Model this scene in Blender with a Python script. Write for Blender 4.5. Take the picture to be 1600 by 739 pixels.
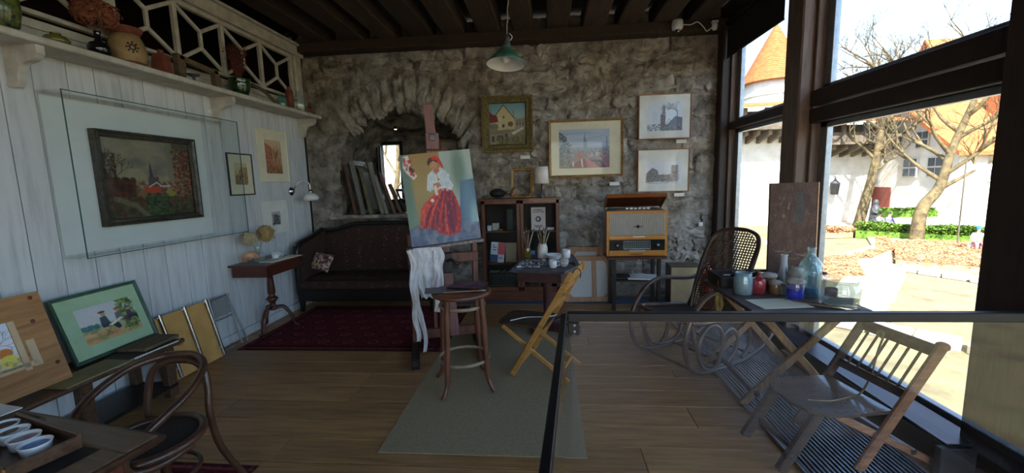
import bpy, bmesh, math, random
import numpy as np
from mathutils import Vector, Matrix, noise as mnoise
PI = math.pi
R = math.radians
rnd = random.Random(7)
for o in list(bpy.data.objects): bpy.data.objects.remove(o)
scn = bpy.context.scene
COL = scn.collection

# ------------------------------------------------------------------ camera
cam_d = bpy.data.cameras.new('camera'); cam = bpy.data.objects.new('camera', cam_d); COL.objects.link(cam)
FPX, YAW, PITCH, ROLL = 655.3, -0.0865, -0.1302, -0.0270
fw = Vector((math.sin(YAW)*math.cos(PITCH), math.cos(YAW)*math.cos(PITCH), math.sin(PITCH)))
rt0 = Vector((math.cos(YAW), -math.sin(YAW), 0)); up0 = rt0.cross(fw)
rt = rt0*math.cos(ROLL)+up0*math.sin(ROLL); up = -rt0*math.sin(ROLL)+up0*math.cos(ROLL)
cm = Matrix.Identity(4)
for i in range(3):
    cm[i][0], cm[i][1], cm[i][2] = rt[i], up[i], -fw[i]
cm[2][3] = 1.6
cam.matrix_world = cm
cam_d.sensor_width = 36.0; cam_d.lens = FPX/1600*36.0; cam_d.clip_start = 0.05; cam_d.clip_end = 400
scn.camera = cam

# ------------------------------------------------------------------ sky, sun, exposure
SUN_DIR = Vector((0.15, 0.70, -0.72)).normalized()      # the way sunlight travels: from behind the viewer, high
wld = bpy.data.worlds.new('sky'); scn.world = wld; wld.use_nodes = True
wn = wld.node_tree; wn.nodes.clear()
wo = wn.nodes.new('ShaderNodeOutputWorld'); bg = wn.nodes.new('ShaderNodeBackground'); sk = wn.nodes.new('ShaderNodeTexSky')
sk.sky_type = 'NISHITA'; sk.sun_disc = False
sk.sun_elevation = math.asin(-SUN_DIR.z); sk.sun_rotation = math.atan2(-SUN_DIR.x, -SUN_DIR.y)
sk.air_density = 1.0; sk.dust_density = 0.8; sk.ozone_density = 2.5
wn.links.new(sk.outputs[0], bg.inputs[0]); wn.links.new(bg.outputs[0], wo.inputs[0])
bg.inputs[1].default_value = 0.34
sl = bpy.data.lights.new('sun', 'SUN'); sun = bpy.data.objects.new('sun', sl); COL.objects.link(sun)
sl.energy = 10.0; sl.angle = R(0.6); sl.color = (1.0, 0.96, 0.90)
sun.rotation_euler = SUN_DIR.to_track_quat('-Z', 'Y').to_euler(); sun.location = (-10, -10, 20)
vs = scn.view_settings
vs.view_transform = 'Standard'; vs.look = 'None'; vs.gamma = 1.0; vs.use_curve_mapping = False
vs.exposure = 1.38
scn.cycles.diffuse_bounces = 6; scn.cycles.transparent_max_bounces = 24; scn.cycles.max_bounces = 14
scn.cycles.sample_clamp_indirect = 6.0

# ------------------------------------------------------------------ objects
def tag(o, label=None, cat=None, group=None, kind=None):
    if label: o['label'] = label
    if cat: o['category'] = cat
    if group: o['group'] = group
    if kind: o['kind'] = kind
    return o
def thing(name, label, cat, loc=(0,0,0), rz=0.0, group=None, rx=0.0, ry=0.0):
    o = bpy.data.objects.new(name, None); COL.objects.link(o)
    o.empty_display_size = 0.05; o.location = loc; o.rotation_euler = (rx, ry, rz)
    return tag(o, label, cat, group)
def copy_tree(o, parent=None):
    c = o.copy(); COL.objects.link(c); c.parent = parent
    for ch in list(o.children): copy_tree(ch, c)
    return c
def srgb(*c):
    if len(c) == 1: c = c[0]
    if isinstance(c, str): c = [int(c[i:i+2], 16) for i in (0, 2, 4)]
    return tuple(((v/255)/12.92 if v/255 <= .04045 else (((v/255)+.055)/1.055)**2.4) for v in c)

class MB:
    """collects shapes, then builds ONE mesh object"""
    def __init__(s): s.v = []; s.f = []; s.m = Matrix.Identity(4); s.sm = []; s._s = False
    def at(s, loc=(0,0,0), rz=0, rx=0, ry=0):
        s.m = Matrix.Translation(loc) @ Matrix.Rotation(rz, 4, 'Z') @ Matrix.Rotation(ry, 4, 'Y') @ Matrix.Rotation(rx, 4, 'X'); return s
    def add(s, vs, fs, smooth=False):
        b = len(s.v)
        s.v += [tuple(s.m @ Vector(p)) for p in vs]
        s.f += [tuple(b+i for i in f) for f in fs]; s.sm += [smooth]*len(fs); return s
    def box(s, c, d, bev=0.0, rot=None):
        x, y, z = d[0]/2, d[1]/2, d[2]/2
        b = min(bev, x*.95, y*.95, z*.95)
        if b <= 0:
            vs = [(sx*x, sy*y, sz*z) for sx in (-1,1) for sy in (-1,1) for sz in (-1,1)]
            fs = [(0,1,3,2),(4,6,7,5),(0,4,5,1),(2,3,7,6),(0,2,6,4),(1,5,7,3)]
        else:
            vs = []; idx = {}
            for sx in (-1,1):
                for sy in (-1,1):
                    for sz in (-1,1):
                        for a in range(3):
                            p = [sx*(x-b), sy*(y-b), sz*(z-b)]; p[a] = (sx*x, sy*y, sz*z)[a]
                            idx[(sx,sy,sz,a)] = len(vs); vs.append(tuple(p))
            fs = []
            for a in range(3):
                o1, o2 = [(1,2),(2,0),(0,1)][a]
                for sg in (-1,1):
                    q = []
                    for s1, s2 in ((-1,-1),(1,-1),(1,1),(-1,1)):
                        k = [0,0,0]; k[a] = sg; k[o1] = s1; k[o2] = s2; q.append(idx[(k[0],k[1],k[2],a)])
                    fs.append(tuple(q) if sg > 0 else tuple(q[::-1]))
            for a in range(3):          # edges parallel to axis a
                o1, o2 = [(1,2),(2,0),(0,1)][a]
                for s1 in (-1,1):
                    for s2 in (-1,1):
                        k = [0,0,0]; k[o1] = s1; k[o2] = s2
                        k[a] = -1; p0 = idx[(*k,o1)]; p1 = idx[(*k,o2)]; k[a] = 1; p2 = idx[(*k,o2)]; p3 = idx[(*k,o1)]
                        fs.append((p0,p3,p2,p1) if s1*s2 > 0 else (p0,p1,p2,p3))
            for sx in (-1,1):
                for sy in (-1,1):
                    for sz in (-1,1):
                        t = tuple(idx[(sx,sy,sz,a)] for a in range(3)); fs.append(t if sx*sy*sz > 0 else t[::-1])
        M = Matrix.Translation(c) @ (rot.to_4x4() if rot is not None else Matrix.Identity(4))
        return s.add([tuple(M @ Vector(p)) for p in vs], fs)
    def bar(s, p, q, w, h, up=(0,0,1), bev=0.0):
        """box from p to q, w wide across, h along 'up'"""
        p, q = Vector(p), Vector(q); d = q-p; L = d.length; d.normalize(); u = Vector(up)
        if abs(d.dot(u)) > .999: u = Vector((0,1,0))
        r = d.cross(u).normalized(); u = r.cross(d)
        rot = Matrix((d, r, u)).transposed()
        if rot.determinant() < 0: rot = Matrix((d, -r, u)).transposed()
        return s.box((p+q)/2, (L, w, h), bev, rot)
    def tube(s, pts, r, n=10, closed=False, caps=True, flat=1.0, up=(0,0,1)):
        P = [Vector(p) for p in pts]; N = len(P)
        rr = r if isinstance(r, (list, tuple)) else [r]*N
        T = []
        for i in range(N):
            a = P[(i-1) % N] if (closed or i > 0) else P[i]; b = P[(i+1) % N] if (closed or i < N-1) else P[i]
            t = (b-a); T.append(t.normalized() if t.length > 1e-9 else Vector((0,0,1)))
        u = Vector(up)
        if abs(T[0].dot(u)) > .95: u = Vector((1,0,0))
        nrm = (u - T[0]*u.dot(T[0])).normalized(); vs = []
        for i in range(N):
            if i > 0:
                nrm = nrm - T[i]*nrm.dot(T[i]); nrm.normalize()
            bi = T[i].cross(nrm)
            for k in range(n):
                a = 2*PI*k/n; vs.append(tuple(P[i] + (nrm*math.cos(a)*flat + bi*math.sin(a))*rr[i]))
        fs = []
        for i in range(N if closed else N-1):
            j = (i+1) % N
            for k in range(n): fs.append((i*n+k, i*n+(k+1) % n, j*n+(k+1) % n, j*n+k))
        s.add(vs, fs, True)
        if caps and not closed:
            s.add([vs[k] for k in range(n)], [tuple(range(n))[::-1]]); s.add([vs[(N-1)*n+k] for k in range(n)], [tuple(range(n))])
        return s
    def lathe(s, prof, c=(0,0,0), n=24, nocap=False, closed=False):
        """prof: (radius, z) pairs bottom to top"""
        vs = []; fs = []
        for (r, z) in prof:
            for k in range(n):
                a = 2*PI*k/n; vs.append((c[0]+max(r,1e-5)*math.cos(a), c[1]+max(r,1e-5)*math.sin(a), c[2]+z))
        for i in range(len(prof)-1):
            for k in range(n): fs.append((i*n+k, i*n+(k+1) % n, (i+1)*n+(k+1) % n, (i+1)*n+k))
        if prof[0][0] > 1e-4 and not closed and not nocap: fs.append(tuple(range(n))[::-1])
        lip = len(prof) > 2 and abs(prof[-1][1]-prof[-2][1]) < 1e-6 and prof[-1][0] < prof[-2][0]
        if prof[-1][0] > 1e-4 and not closed and not lip and not nocap: fs.append(tuple((len(prof)-1)*n+k for k in range(n)))
        if closed:
            m = len(prof)-1
            for k in range(n): fs.append((m*n+k, m*n+(k+1) % n, (k+1) % n, k))
        return s.add(vs, fs, True)
    def prism(s, pts, y0, y1, plane='xz'):
        """closed outline extruded"""
        def P(a, b, d): return {'xz': (a, d, b), 'xy': (a, b, d), 'yz': (d, a, b)}[plane]
        n = len(pts); vs = [P(a, b, y0) for a, b in pts]+[P(a, b, y1) for a, b in pts]
        area = sum(pts[i][0]*pts[(i+1) % n][1]-pts[(i+1) % n][0]*pts[i][1] for i in range(n))
        fl = (area > 0) == (plane != 'xz')
        if y1 < y0: fl = not fl
        a, b = tuple(range(n)), tuple(range(n, 2*n))
        fs = [a[::-1], b] if fl else [a, b[::-1]]
        for i in range(n):
            j = (i+1) % n; fs.append((i, j, n+j, n+i) if fl else (i, n+i, n+j, j))
        return s.add(vs, fs)
    def grid(s, fn, nu, nv, smooth=True, flip=False, wrapu=False):
        vs = [tuple(fn(i/nu, j/nv)) for j in range(nv+1) for i in range(nu+1)]
        fs = []
        for j in range(nv):
            for i in range(nu):
                q = (j*(nu+1)+i, j*(nu+1)+i+1, (j+1)*(nu+1)+i+1, (j+1)*(nu+1)+i); fs.append(q[::-1] if flip else q)
        return s.add(vs, fs, smooth)
    def ball(s, c, r, n=16, m=10, sq=(1,1,1)):
        return s.grid(lambda u, v: (c[0]+r*sq[0]*math.sin(PI*v)*math.cos(2*PI*u), c[1]+r*sq[1]*math.sin(PI*v)*math.sin(2*PI*u), c[2]-r*sq[2]*math.cos(PI*v)), n, m)
    def frame(s, w, h, fwid, d, z0=0, y0=0, prof=None, bev=0.003, x0=0):
        """rectangular picture frame in xz, front at y0-d, centred on x0; mitred with a moulded profile"""
        pr = prof or [(0, 0), (0, d), (fwid*.25, d), (fwid*.55, d*.8), (fwid*.85, d*.75), (fwid, d*.45), (fwid, 0)]
        vs = []; fs = []; n = len(pr)
        for cx, cz, sx, sz in ((-w/2, 0, 1, 1), (w/2, 0, -1, 1), (w/2, h, -1, -1), (-w/2, h, 1, -1)):
            for (a, b) in pr: vs.append((x0+cx+sx*a, y0-b, z0+cz+sz*a))
        for k in range(4):
            j = (k+1) % 4
            for i in range(n-1): fs.append((k*n+i, j*n+i, j*n+i+1, k*n+i+1))
            fs.append((k*n+n-1, j*n+n-1, j*n, k*n))
        return s.add(vs, fs)
    def build(s, name, m, parent=None, flat=False, mods=None):
        me = bpy.data.meshes.new(name); me.from_pydata(s.v, [], s.f)
        if not flat: me.polygons.foreach_set('use_smooth', s.sm)
        me.update()
        if m is not None: me.materials.append(m)
        o = bpy.data.objects.new(name, me); COL.objects.link(o); o.parent = parent
        return o
def smooth(pts, n=8, closed=False):
    P = [Vector(p) for p in pts]; N = len(P); out = []
    for i in range(N if closed else N-1):
        p0 = P[(i-1) % N] if (closed or i > 0) else P[i]*2-P[i+1]; p1 = P[i]; p2 = P[(i+1) % N]
        p3 = P[(i+2) % N] if (closed or i < N-2) else p2*2-p1
        for k in range(n):
            t = k/n
            out.append(.5*((2*p1)+(p2-p0)*t+(2*p0-5*p1+4*p2-p3)*t*t+(3*p1-p0-3*p2+p3)*t**3))
    if not closed: out.append(P[-1])
    return out
def fixn(o):
    bm = bmesh.new(); bm.from_mesh(o.data); bmesh.ops.recalc_face_normals(bm, faces=bm.faces); bm.to_mesh(o.data); bm.free(); return o

# ------------------------------------------------------------------ materials
def _n(nt, t, **kw):
    n = nt.nodes.new(t)
    for k, v in kw.items(): setattr(n, k, v)
    return n
MATS = {}
def mat(name, c, c2=None, rough=.6, metal=0.0, scale=12, stretch=(1,1,1), bump=0.0, bscale=None, spec=.4, detail=6, c3=None, vary=0.0, coat=0.0, emit=None, estr=0, lo=.35, hi=.68, alpha=None, roughn=0.0, sheen=0.0, world=False):
    """procedural principled material: two or three colours through stretched noise, optional bump, per-object variation"""
    if name in MATS: return MATS[name]
    m = bpy.data.materials.new(name); m.use_nodes = True; nt = m.node_tree; b = nt.nodes['Principled BSDF']
    L = nt.links.new
    b.inputs['Roughness'].default_value = rough; b.inputs['Metallic'].default_value = metal
    b.inputs['Specular IOR Level'].default_value = spec; b.inputs['Coat Weight'].default_value = coat; b.inputs['Sheen Weight'].default_value = sheen
    tc = _n(nt, 'ShaderNodeTexCoord'); mp = _n(nt, 'ShaderNodeMapping'); mp.inputs['Scale'].default_value = stretch
    if world:
        g = _n(nt, 'ShaderNodeNewGeometry'); L(g.outputs['Position'], mp.inputs['Vector'])
    else: L(tc.outputs['Object'], mp.inputs['Vector'])
    oi = _n(nt, 'ShaderNodeObjectInfo')
    ad = _n(nt, 'ShaderNodeVectorMath', operation='ADD'); ml = _n(nt, 'ShaderNodeMath', operation='MULTIPLY'); ml.inputs[1].default_value = 0 if world else 37.0
    L(oi.outputs['Random'], ml.inputs[0]); L(mp.outputs[0], ad.inputs[0]); L(ml.outputs[0], ad.inputs[1])
    nz = _n(nt, 'ShaderNodeTexNoise'); nz.inputs['Scale'].default_value = scale; nz.inputs['Detail'].default_value = detail; nz.inputs['Roughness'].default_value = .62
    L(ad.outputs[0], nz.inputs['Vector'])
    if c2 is None: c2 = tuple(v*.82 for v in c)
    cr = _n(nt, 'ShaderNodeValToRGB'); e = cr.color_ramp.elements
    e[0].position = lo; e[0].color = (*c2, 1); e[1].position = hi; e[1].color = (*c, 1)
    if c3 is not None:
        x = cr.color_ramp.elements.new((lo+hi)/2); x.color = (*c3, 1)
    L(nz.outputs['Fac'], cr.inputs['Fac']); out = cr.outputs['Color']
    if vary:
        hs = _n(nt, 'ShaderNodeHueSaturation'); mr = _n(nt, 'ShaderNodeMapRange'); mr.inputs['To Min'].default_value = 1-vary; mr.inputs['To Max'].default_value = 1+vary
        L(oi.outputs['Random'], mr.inputs['Value']); L(mr.outputs[0], hs.inputs['Value']); L(out, hs.inputs['Color']); out = hs.outputs['Color']
    L(out, b.inputs['Base Color'])
    if roughn:
        mr2 = _n(nt, 'ShaderNodeMapRange'); mr2.inputs['To Min'].default_value = max(0.02, rough-roughn); mr2.inputs['To Max'].default_value = min(1, rough+roughn)
        L(nz.outputs['Fac'], mr2.inputs['Value']); L(mr2.outputs[0], b.inputs['Roughness'])
    if bump:
        bp = _n(nt, 'ShaderNodeBump'); bp.inputs['Strength'].default_value = bump; bp.inputs['Distance'].default_value = .01
        src = nz
        if bscale:
            src = _n(nt, 'ShaderNodeTexNoise'); src.inputs['Scale'].default_value = bscale; src.inputs['Detail'].default_value = 8; L(ad.outputs[0], src.inputs['Vector'])
        L(src.outputs['Fac'], bp.inputs['Height']); L(bp.outputs[0], b.inputs['Normal'])
    if emit: b.inputs['Emission Color'].default_value = (*emit, 1); b.inputs['Emission Strength'].default_value = estr
    MATS[name] = m; return m
def wood(name, c, c2, along='x', rough=.5, scale=5, bump=.15, vary=.12, spec=.4, c3=None, coat=0.0, roughn=.08):
    st = {'x': (.9, 9, 9), 'y': (9, .9, 9), 'z': (9, 9, .9)}[along]
    return mat(name, c, c2, rough=rough, scale=scale, stretch=st, bump=bump, vary=vary, spec=spec, c3=c3, coat=coat, roughn=roughn, lo=.3, hi=.72)
def glassy(name, tint=(1,1,1), refl=.06, rough=0.02, opac=0.0, body=(.8,.8,.8)):
    """thin clear pane: straight-through light, a Fresnel gloss, optionally some body colour"""
    if name in MATS: return MATS[name]
    m = bpy.data.materials.new(name); m.use_nodes = True; nt = m.node_tree; nt.nodes.clear(); L = nt.links.new
    out = _n(nt, 'ShaderNodeOutputMaterial'); tr = _n(nt, 'ShaderNodeBsdfTransparent'); tr.inputs[0].default_value = (*tint, 1)
    gl = _n(nt, 'ShaderNodeBsdfGlossy'); gl.inputs['Roughness'].default_value = rough; gl.inputs['Color'].default_value = (1,1,1,1)
    lw = _n(nt, 'ShaderNodeLayerWeight'); lw.inputs['Blend'].default_value = .5
    pw = _n(nt, 'ShaderNodeMath', operation='POWER'); pw.inputs[1].default_value = 5.0; L(lw.outputs['Facing'], pw.inputs[0])
    fr = _n(nt, 'ShaderNodeMath', operation='MULTIPLY_ADD'); fr.inputs[1].default_value = 1-refl; fr.inputs[2].default_value = refl; L(pw.outputs[0], fr.inputs[0])
    mx = _n(nt, 'ShaderNodeMixShader')
    L(fr.outputs[0], mx.inputs[0]); L(tr.outputs[0], mx.inputs[1]); L(gl.outputs[0], mx.inputs[2]); res = mx.outputs[0]
    if opac:
        df = _n(nt, 'ShaderNodeBsdfDiffuse'); df.inputs[0].default_value = (*body, 1)
        m2 = _n(nt, 'ShaderNodeMixShader'); m2.inputs[0].default_value = opac; L(res, m2.inputs[1]); L(df.outputs[0], m2.inputs[2]); res = m2.outputs[0]
    L(res, out.inputs[0]); MATS[name] = m; return m
def vcol(name='painted_print', rough=.7, bump=0.0, spec=.3):
    if name in MATS: return MATS[name]
    m = bpy.data.materials.new(name); m.use_nodes = True; nt = m.node_tree; b = nt.nodes['Principled BSDF']
    at = _n(nt, 'ShaderNodeAttribute', attribute_name='Col'); nt.links.new(at.outputs['Color'], b.inputs['Base Color'])
    b.inputs['Roughness'].default_value = rough; b.inputs['Specular IOR Level'].default_value = spec
    if bump:
        nz = _n(nt, 'ShaderNodeTexNoise'); nz.inputs['Scale'].default_value = 90; nz.inputs['Detail'].default_value = 6
        bp = _n(nt, 'ShaderNodeBump'); bp.inputs['Strength'].default_value = bump; bp.inputs['Distance'].default_value = .004
        nt.links.new(nz.outputs['Fac'], bp.inputs['Height']); nt.links.new(bp.outputs[0], b.inputs['Normal'])
    MATS[name] = m; return m

# ------------------------------------------------------------------ flat artwork as coloured fine meshes
class Art:
    """u left to right, v top to bottom, colours 0..255"""
    def __init__(s, nx, ny, bg=(200,200,190), seed=1):
        s.nx, s.ny = nx, ny; s.U, s.V = np.meshgrid((np.arange(nx)+.5)/nx, (np.arange(ny)+.5)/ny)
        s.C = np.zeros((ny, nx, 3))+np.array(bg, float); s.r = np.random.default_rng(seed)
    def _mix(s, mk, col, a): 
        w = (mk*a)[..., None]; s.C = s.C*(1-w)+np.array(col, float)*w; return s
    def vgrad(s, stops):
        v = [p[0] for p in stops]
        for k in range(3): s.C[..., k] = np.interp(s.V, v, [p[1][k] for p in stops])
        return s
    def inside(s, pts):
        x, y = s.U, s.V; m = np.zeros_like(x, bool); n = len(pts)
        for i in range(n):
            x1, y1 = pts[i]; x2, y2 = pts[(i+1) % n]
            if y1 == y2: continue
            c = ((y1 > y) != (y2 > y)) & (x < (x2-x1)*(y-y1)/(y2-y1)+x1); m ^= c
        return m
    def poly(s, pts, col, a=1.0): return s._mix(s.inside(pts).astype(float), col, a)
    def rect(s, x0, y0, x1, y1, col, a=1.0): return s._mix(((s.U >= x0) & (s.U <= x1) & (s.V >= y0) & (s.V <= y1)).astype(float), col, a)
    def ell(s, cx, cy, rx, ry, col, a=1.0, soft=.15):
        d = np.sqrt(((s.U-cx)/rx)**2+((s.V-cy)/ry)**2); return s._mix(np.clip((1-d)/soft+.5, 0, 1), col, a)
    def line(s, pts, w, col, a=1.0):
        mk = np.zeros_like(s.U); asp = s.ny/s.nx
        for (x1, y1), (x2, y2) in zip(pts[:-1], pts[1:]):
            dx, dy = x2-x1, (y2-y1)*asp; L2 = dx*dx+dy*dy+1e-12
            t = np.clip(((s.U-x1)*dx+(s.V-y1)*asp*dy)/L2, 0, 1)
            d = np.hypot(s.U-x1-t*dx, (s.V-y1)*asp-t*dy); mk = np.maximum(mk, np.clip((w/2-d)*s.nx+.5, 0, 1))
        return s._mix(mk, col, a)
    def dabs(s, n, box, cols, r=(.01, .03), a=.6, inside=None, asp=1.0):
        x0, y0, x1, y1 = box
        for _ in range(n):
            x = x0+(x1-x0)*s.r.random(); y = y0+(y1-y0)*s.r.random()
            if inside is not None:
                i = min(s.nx-1, max(0, int(x*s.nx))); j = min(s.ny-1, max(0, int(y*s.ny)))
                if not inside[j, i]: continue
            q = r[0]+(r[1]-r[0])*s.r.random(); c = cols[int(s.r.random()*len(cols))]
            s.ell(x, y, q*asp, q, c, a, .5)
        return s
    def twigs(s, x, y, ang, ln, w, col, depth, a=.8):
        x2, y2 = x+ln*math.cos(ang), y-ln*math.sin(ang); s.line([(x, y), (x2, y2)], w, col, a)
        if depth:
            for k in range(3 if depth > 1 else 2): s.twigs(x2, y2, ang+(s.r.random()-.5)*1.6, ln*(.6+.25*s.r.random()), w*.68, col, depth-1, a)
        return s
    def grain(s, amt=6, cells=None):
        s.C += s.r.normal(0, amt, s.C.shape[:2])[..., None]
        if cells:
            g = s.r.normal(0, cells[1], (cells[0], cells[0])); ii = np.clip((s.V*cells[0]).astype(int), 0, cells[0]-1); jj = np.clip((s.U*cells[0]).astype(int), 0, cells[0]-1)
            s.C += g[ii, jj][..., None]
        return s
    def build(s, name, w, h, parent, z0=0, y=0, x0=0, m=None):
        """upright sheet in xz, face to -y, bottom at z0"""
        nx, ny = s.nx, s.ny
        X = x0+(np.arange(nx)/(nx-1)-.5)*w; Z = z0+h*(1-np.arange(ny)/(ny-1))
        vv = np.zeros((ny, nx, 3)); vv[..., 0] = X[None, :]; vv[..., 1] = y; vv[..., 2] = Z[:, None]
        idx = np.arange(nx*ny).reshape(ny, nx)
        F = np.stack([idx[1:, :-1], idx[1:, 1:], idx[:-1, 1:], idx[:-1, :-1]], -1).reshape(-1, 4)
        me = bpy.data.meshes.new(name); me.from_pydata(vv.reshape(-1, 3).tolist(), [], F.tolist())
        c = np.clip(s.C, 0, 255)/255; c = np.where(c <= .04045, c/12.92, ((c+.055)/1.055)**2.4)
        at = me.color_attributes.new('Col', 'FLOAT_COLOR', 'POINT')
        at.data.foreach_set('color', np.concatenate([c.reshape(-1, 3), np.ones((nx*ny, 1))], 1).astype(np.float32).ravel())
        me.materials.append(m or vcol()); o = bpy.data.objects.new(name, me); COL.objects.link(o); o.parent = parent; return o

# ================================================================== THE SETTING
WL, WB, XW, ZB = -3.33, 5.80, 2.25, 3.48        # left wall, back wall, window wall, beam undersides
M_white = wood('whitewashed_board', srgb(204,204,204), srgb(176,176,178), 'z', rough=.7, scale=2.2, bump=.08, vary=.035, c3=srgb(198,198,199))
M_whitew = mat('white_painted_wood', srgb(198,192,180), srgb(165,158,146), rough=.6, scale=9, bump=.1, vary=.03)
M_floor = wood('oak_floor', srgb(178,134,84), srgb(126,90,56), 'x', rough=.40, scale=3.2, bump=.15, vary=.13, c3=srgb(158,117,74), spec=.45, roughn=.14)
M_dark = mat('dark_gap', srgb(20,17,14), rough=.9)
M_beam = wood('dark_beam', srgb(76,58,46), srgb(42,32,26), 'y', rough=.85, scale=4, bump=.4, vary=.2)
M_ceil = wood('dark_ceiling_board', srgb(46,36,29), srgb(24,19,16), 'x', rough=.9, scale=4, bump=.3, vary=.2)
M_frame = wood('brown_window_wood', srgb(128,106,92), srgb(88,70,60), 'z', rough=.55, scale=4, bump=.2, vary=.1)
M_framed = wood('dark_brown_post', srgb(62,49,42), srgb(38,30,26), 'z', rough=.6, scale=4, bump=.25, vary=.1)
M_alu = mat('grey_metal_frame', srgb(150,155,160), srgb(130,135,140), rough=.35, metal=.6, scale=20)
M_pane = glassy('window_glass', (.96,.98,.98), .05)
def stone_mat(name, dark, mid, light, tint_a, tint_b, bump=1.0, vary=.15):
    m = bpy.data.materials.new(name); m.use_nodes = True; nt = m.node_tree; b = nt.nodes['Principled BSDF']; L = nt.links.new
    b.inputs['Roughness'].default_value = .95; b.inputs['Specular IOR Level'].default_value = .15
    g = _n(nt, 'ShaderNodeNewGeometry')
    def nz(sc, det, ro=.65):
        n = _n(nt, 'ShaderNodeTexNoise'); n.inputs['Scale'].default_value = sc; n.inputs['Detail'].default_value = det; n.inputs['Roughness'].default_value = ro; L(g.outputs['Position'], n.inputs['Vector']); return n
    n1, n2, n3 = nz(6, 9, .62), nz(1.1, 3), nz(28, 8, .65)
    cr = _n(nt, 'ShaderNodeValToRGB'); e = cr.color_ramp.elements; e[0].position = .34; e[0].color = (*dark,1); e[1].position = .70; e[1].color = (*light,1); x = e.new(.5); x.color = (*mid,1); L(n1.outputs['Fac'], cr.inputs[0])
    c2 = _n(nt, 'ShaderNodeValToRGB'); e = c2.color_ramp.elements; e[0].position = .38; e[0].color = (*tint_a,1); e[1].position = .62; e[1].color = (*tint_b,1); L(n2.outputs['Fac'], c2.inputs[0])
    mx = _n(nt, 'ShaderNodeMix', data_type='RGBA', blend_type='MULTIPLY'); mx.inputs['Factor'].default_value = 1.0; L(cr.outputs[0], mx.inputs['A']); L(c2.outputs[0], mx.inputs['B'])
    hs = _n(nt, 'ShaderNodeHueSaturation'); oi = _n(nt, 'ShaderNodeObjectInfo'); mr = _n(nt, 'ShaderNodeMapRange'); mr.inputs['To Min'].default_value = 1-vary; mr.inputs['To Max'].default_value = 1+vary
    L(oi.outputs['Random'], mr.inputs['Value']); L(mr.outputs[0], hs.inputs['Value']); L(mx.outputs['Result'], hs.inputs['Color']); L(hs.outputs[0], b.inputs['Base Color'])
    b1 = _n(nt, 'ShaderNodeBump'); b1.inputs['Strength'].default_value = bump; b1.inputs['Distance'].default_value = .045; L(n1.outputs['Fac'], b1.inputs['Height'])
    b2 = _n(nt, 'ShaderNodeBump'); b2.inputs['Strength'].default_value = bump; b2.inputs['Distance'].default_value = .016; L(n3.outputs['Fac'], b2.inputs['Height']); L(b1.outputs[0], b2.inputs['Normal']); L(b2.outputs[0], b.inputs['Normal'])
    return m
M_stone = stone_mat('limestone', srgb(112,107,102), srgb(154,149,142), srgb(186,182,176), (.88,.80,.71), (1,1,1), .8, .15)
M_mortar = stone_mat('lime_mortar', srgb(94,89,84), srgb(138,133,126), srgb(172,168,161), (.88,.80,.71), (1,1,1), .9, 0.0)
M_niche = mat('dark_stone', srgb(128,120,110), srgb(54,50,46), rough=1.0, scale=6, bump=1.0, bscale=14, spec=.1, detail=10)  # darker mottled stone lining the recess
M_black = mat('black_metal', srgb(22,22,24), srgb(16,16,18), rough=.45, metal=.2, scale=30)

# floor: planks run across the room
fl = MB().box((-.6, 1.2, -.08), (5.9, 9.6, .08)).build('floor', M_dark); tag(fl, 'worn brown oak plank floor of the studio', 'floor', kind='structure')
y = 5.80; k = 0
rows = []
while y > 0.4:
    w = .235*(.92+.16*rnd.random()); rows.append((y-w, y)); y -= w
rows.append((-3.5, y))
for (y0, y1) in rows:
    x = -3.42-rnd.random()*1.5
    while x < 2.25:
        ln = 1.5+rnd.random()*1.9; xa, xb = max(x, -3.42), min(x+ln, 2.3)
        if xb-xa > .03:
            dz = rnd.uniform(-.0012, .0012)
            MB().box(((xa+xb)/2, (y0+y1)/2, -.02+dz), (xb-xa-.004, y1-y0-.007, .04), .003).build('plank', M_floor, fl)
        x += ln

# left wall: whitewashed vertical boards
wl = MB().box((WL-.06, 1.1, 1.28), (.06, 9.3, 2.6)).build('wall_left', M_dark); tag(wl, 'whitewashed vertical board wall on the left', 'wall', kind='structure')
y = -3.5
cuts = [-3.5]
while cuts[-1] < 5.55: cuts.append(cuts[-1]+rnd.uniform(.165, .215))
cuts[-1] = 5.66
for a, b in zip(cuts[:-1], cuts[1:]):
    MB().box((WL-.012+rnd.uniform(-.003, .003), (a+b)/2, 1.27), (.026, b-a-.007, 2.54), .003).build('board', M_white, wl)
bb = MB().box((WL+.012, 1.1, .045), (.024, 9.1, .09), .004).build('baseboard_left', M_white); tag(bb, 'white baseboard along the board wall', 'baseboard', kind='structure')
# siding and lattice screen above the shelf
ls = thing('lattice_screen', 'white wooden lattice screen above the shelf on the left wall', 'screen', (WL, 0, 0))
for i in range(3):
    MB().box((-.012, 1.05, 2.585+i*.062), (.024, 9.2, .058), .004).build('siding_board', M_whitew, ls)
MB().box((0, 1.05, 2.775), (.06, 9.2, .03), .006).build('bottom_rail', M_whitew, ls)
MB().box((0, 1.05, 3.30), (.05, 9.2, .045), .006).build('top_rail', M_whitew, ls)
MB().box((.02, 1.05, 3.385), (.10, 9.3, .12), .012).build('cornice', M_whitew, ls)
MB().box((.035, 1.05, 3.455), (.15, 9.36, .03), .01).build('cornice_cap', M_whitew, ls)
ups = [1.40, 1.95, 2.50, 3.74, 4.30, 4.885, 5.475]
for u in ups: MB().box((0, u, 3.035), (.045, .04, .5), .006).build('upright', M_whitew, ls)
MB().box((0, 3.11, 3.035), (.07, .15, .5), .01).build('post', M_whitew, ls)
MB().box((0, 5.60, 2.99), (.08, .14, .92), .01).build('post', M_whitew, ls)
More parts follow.
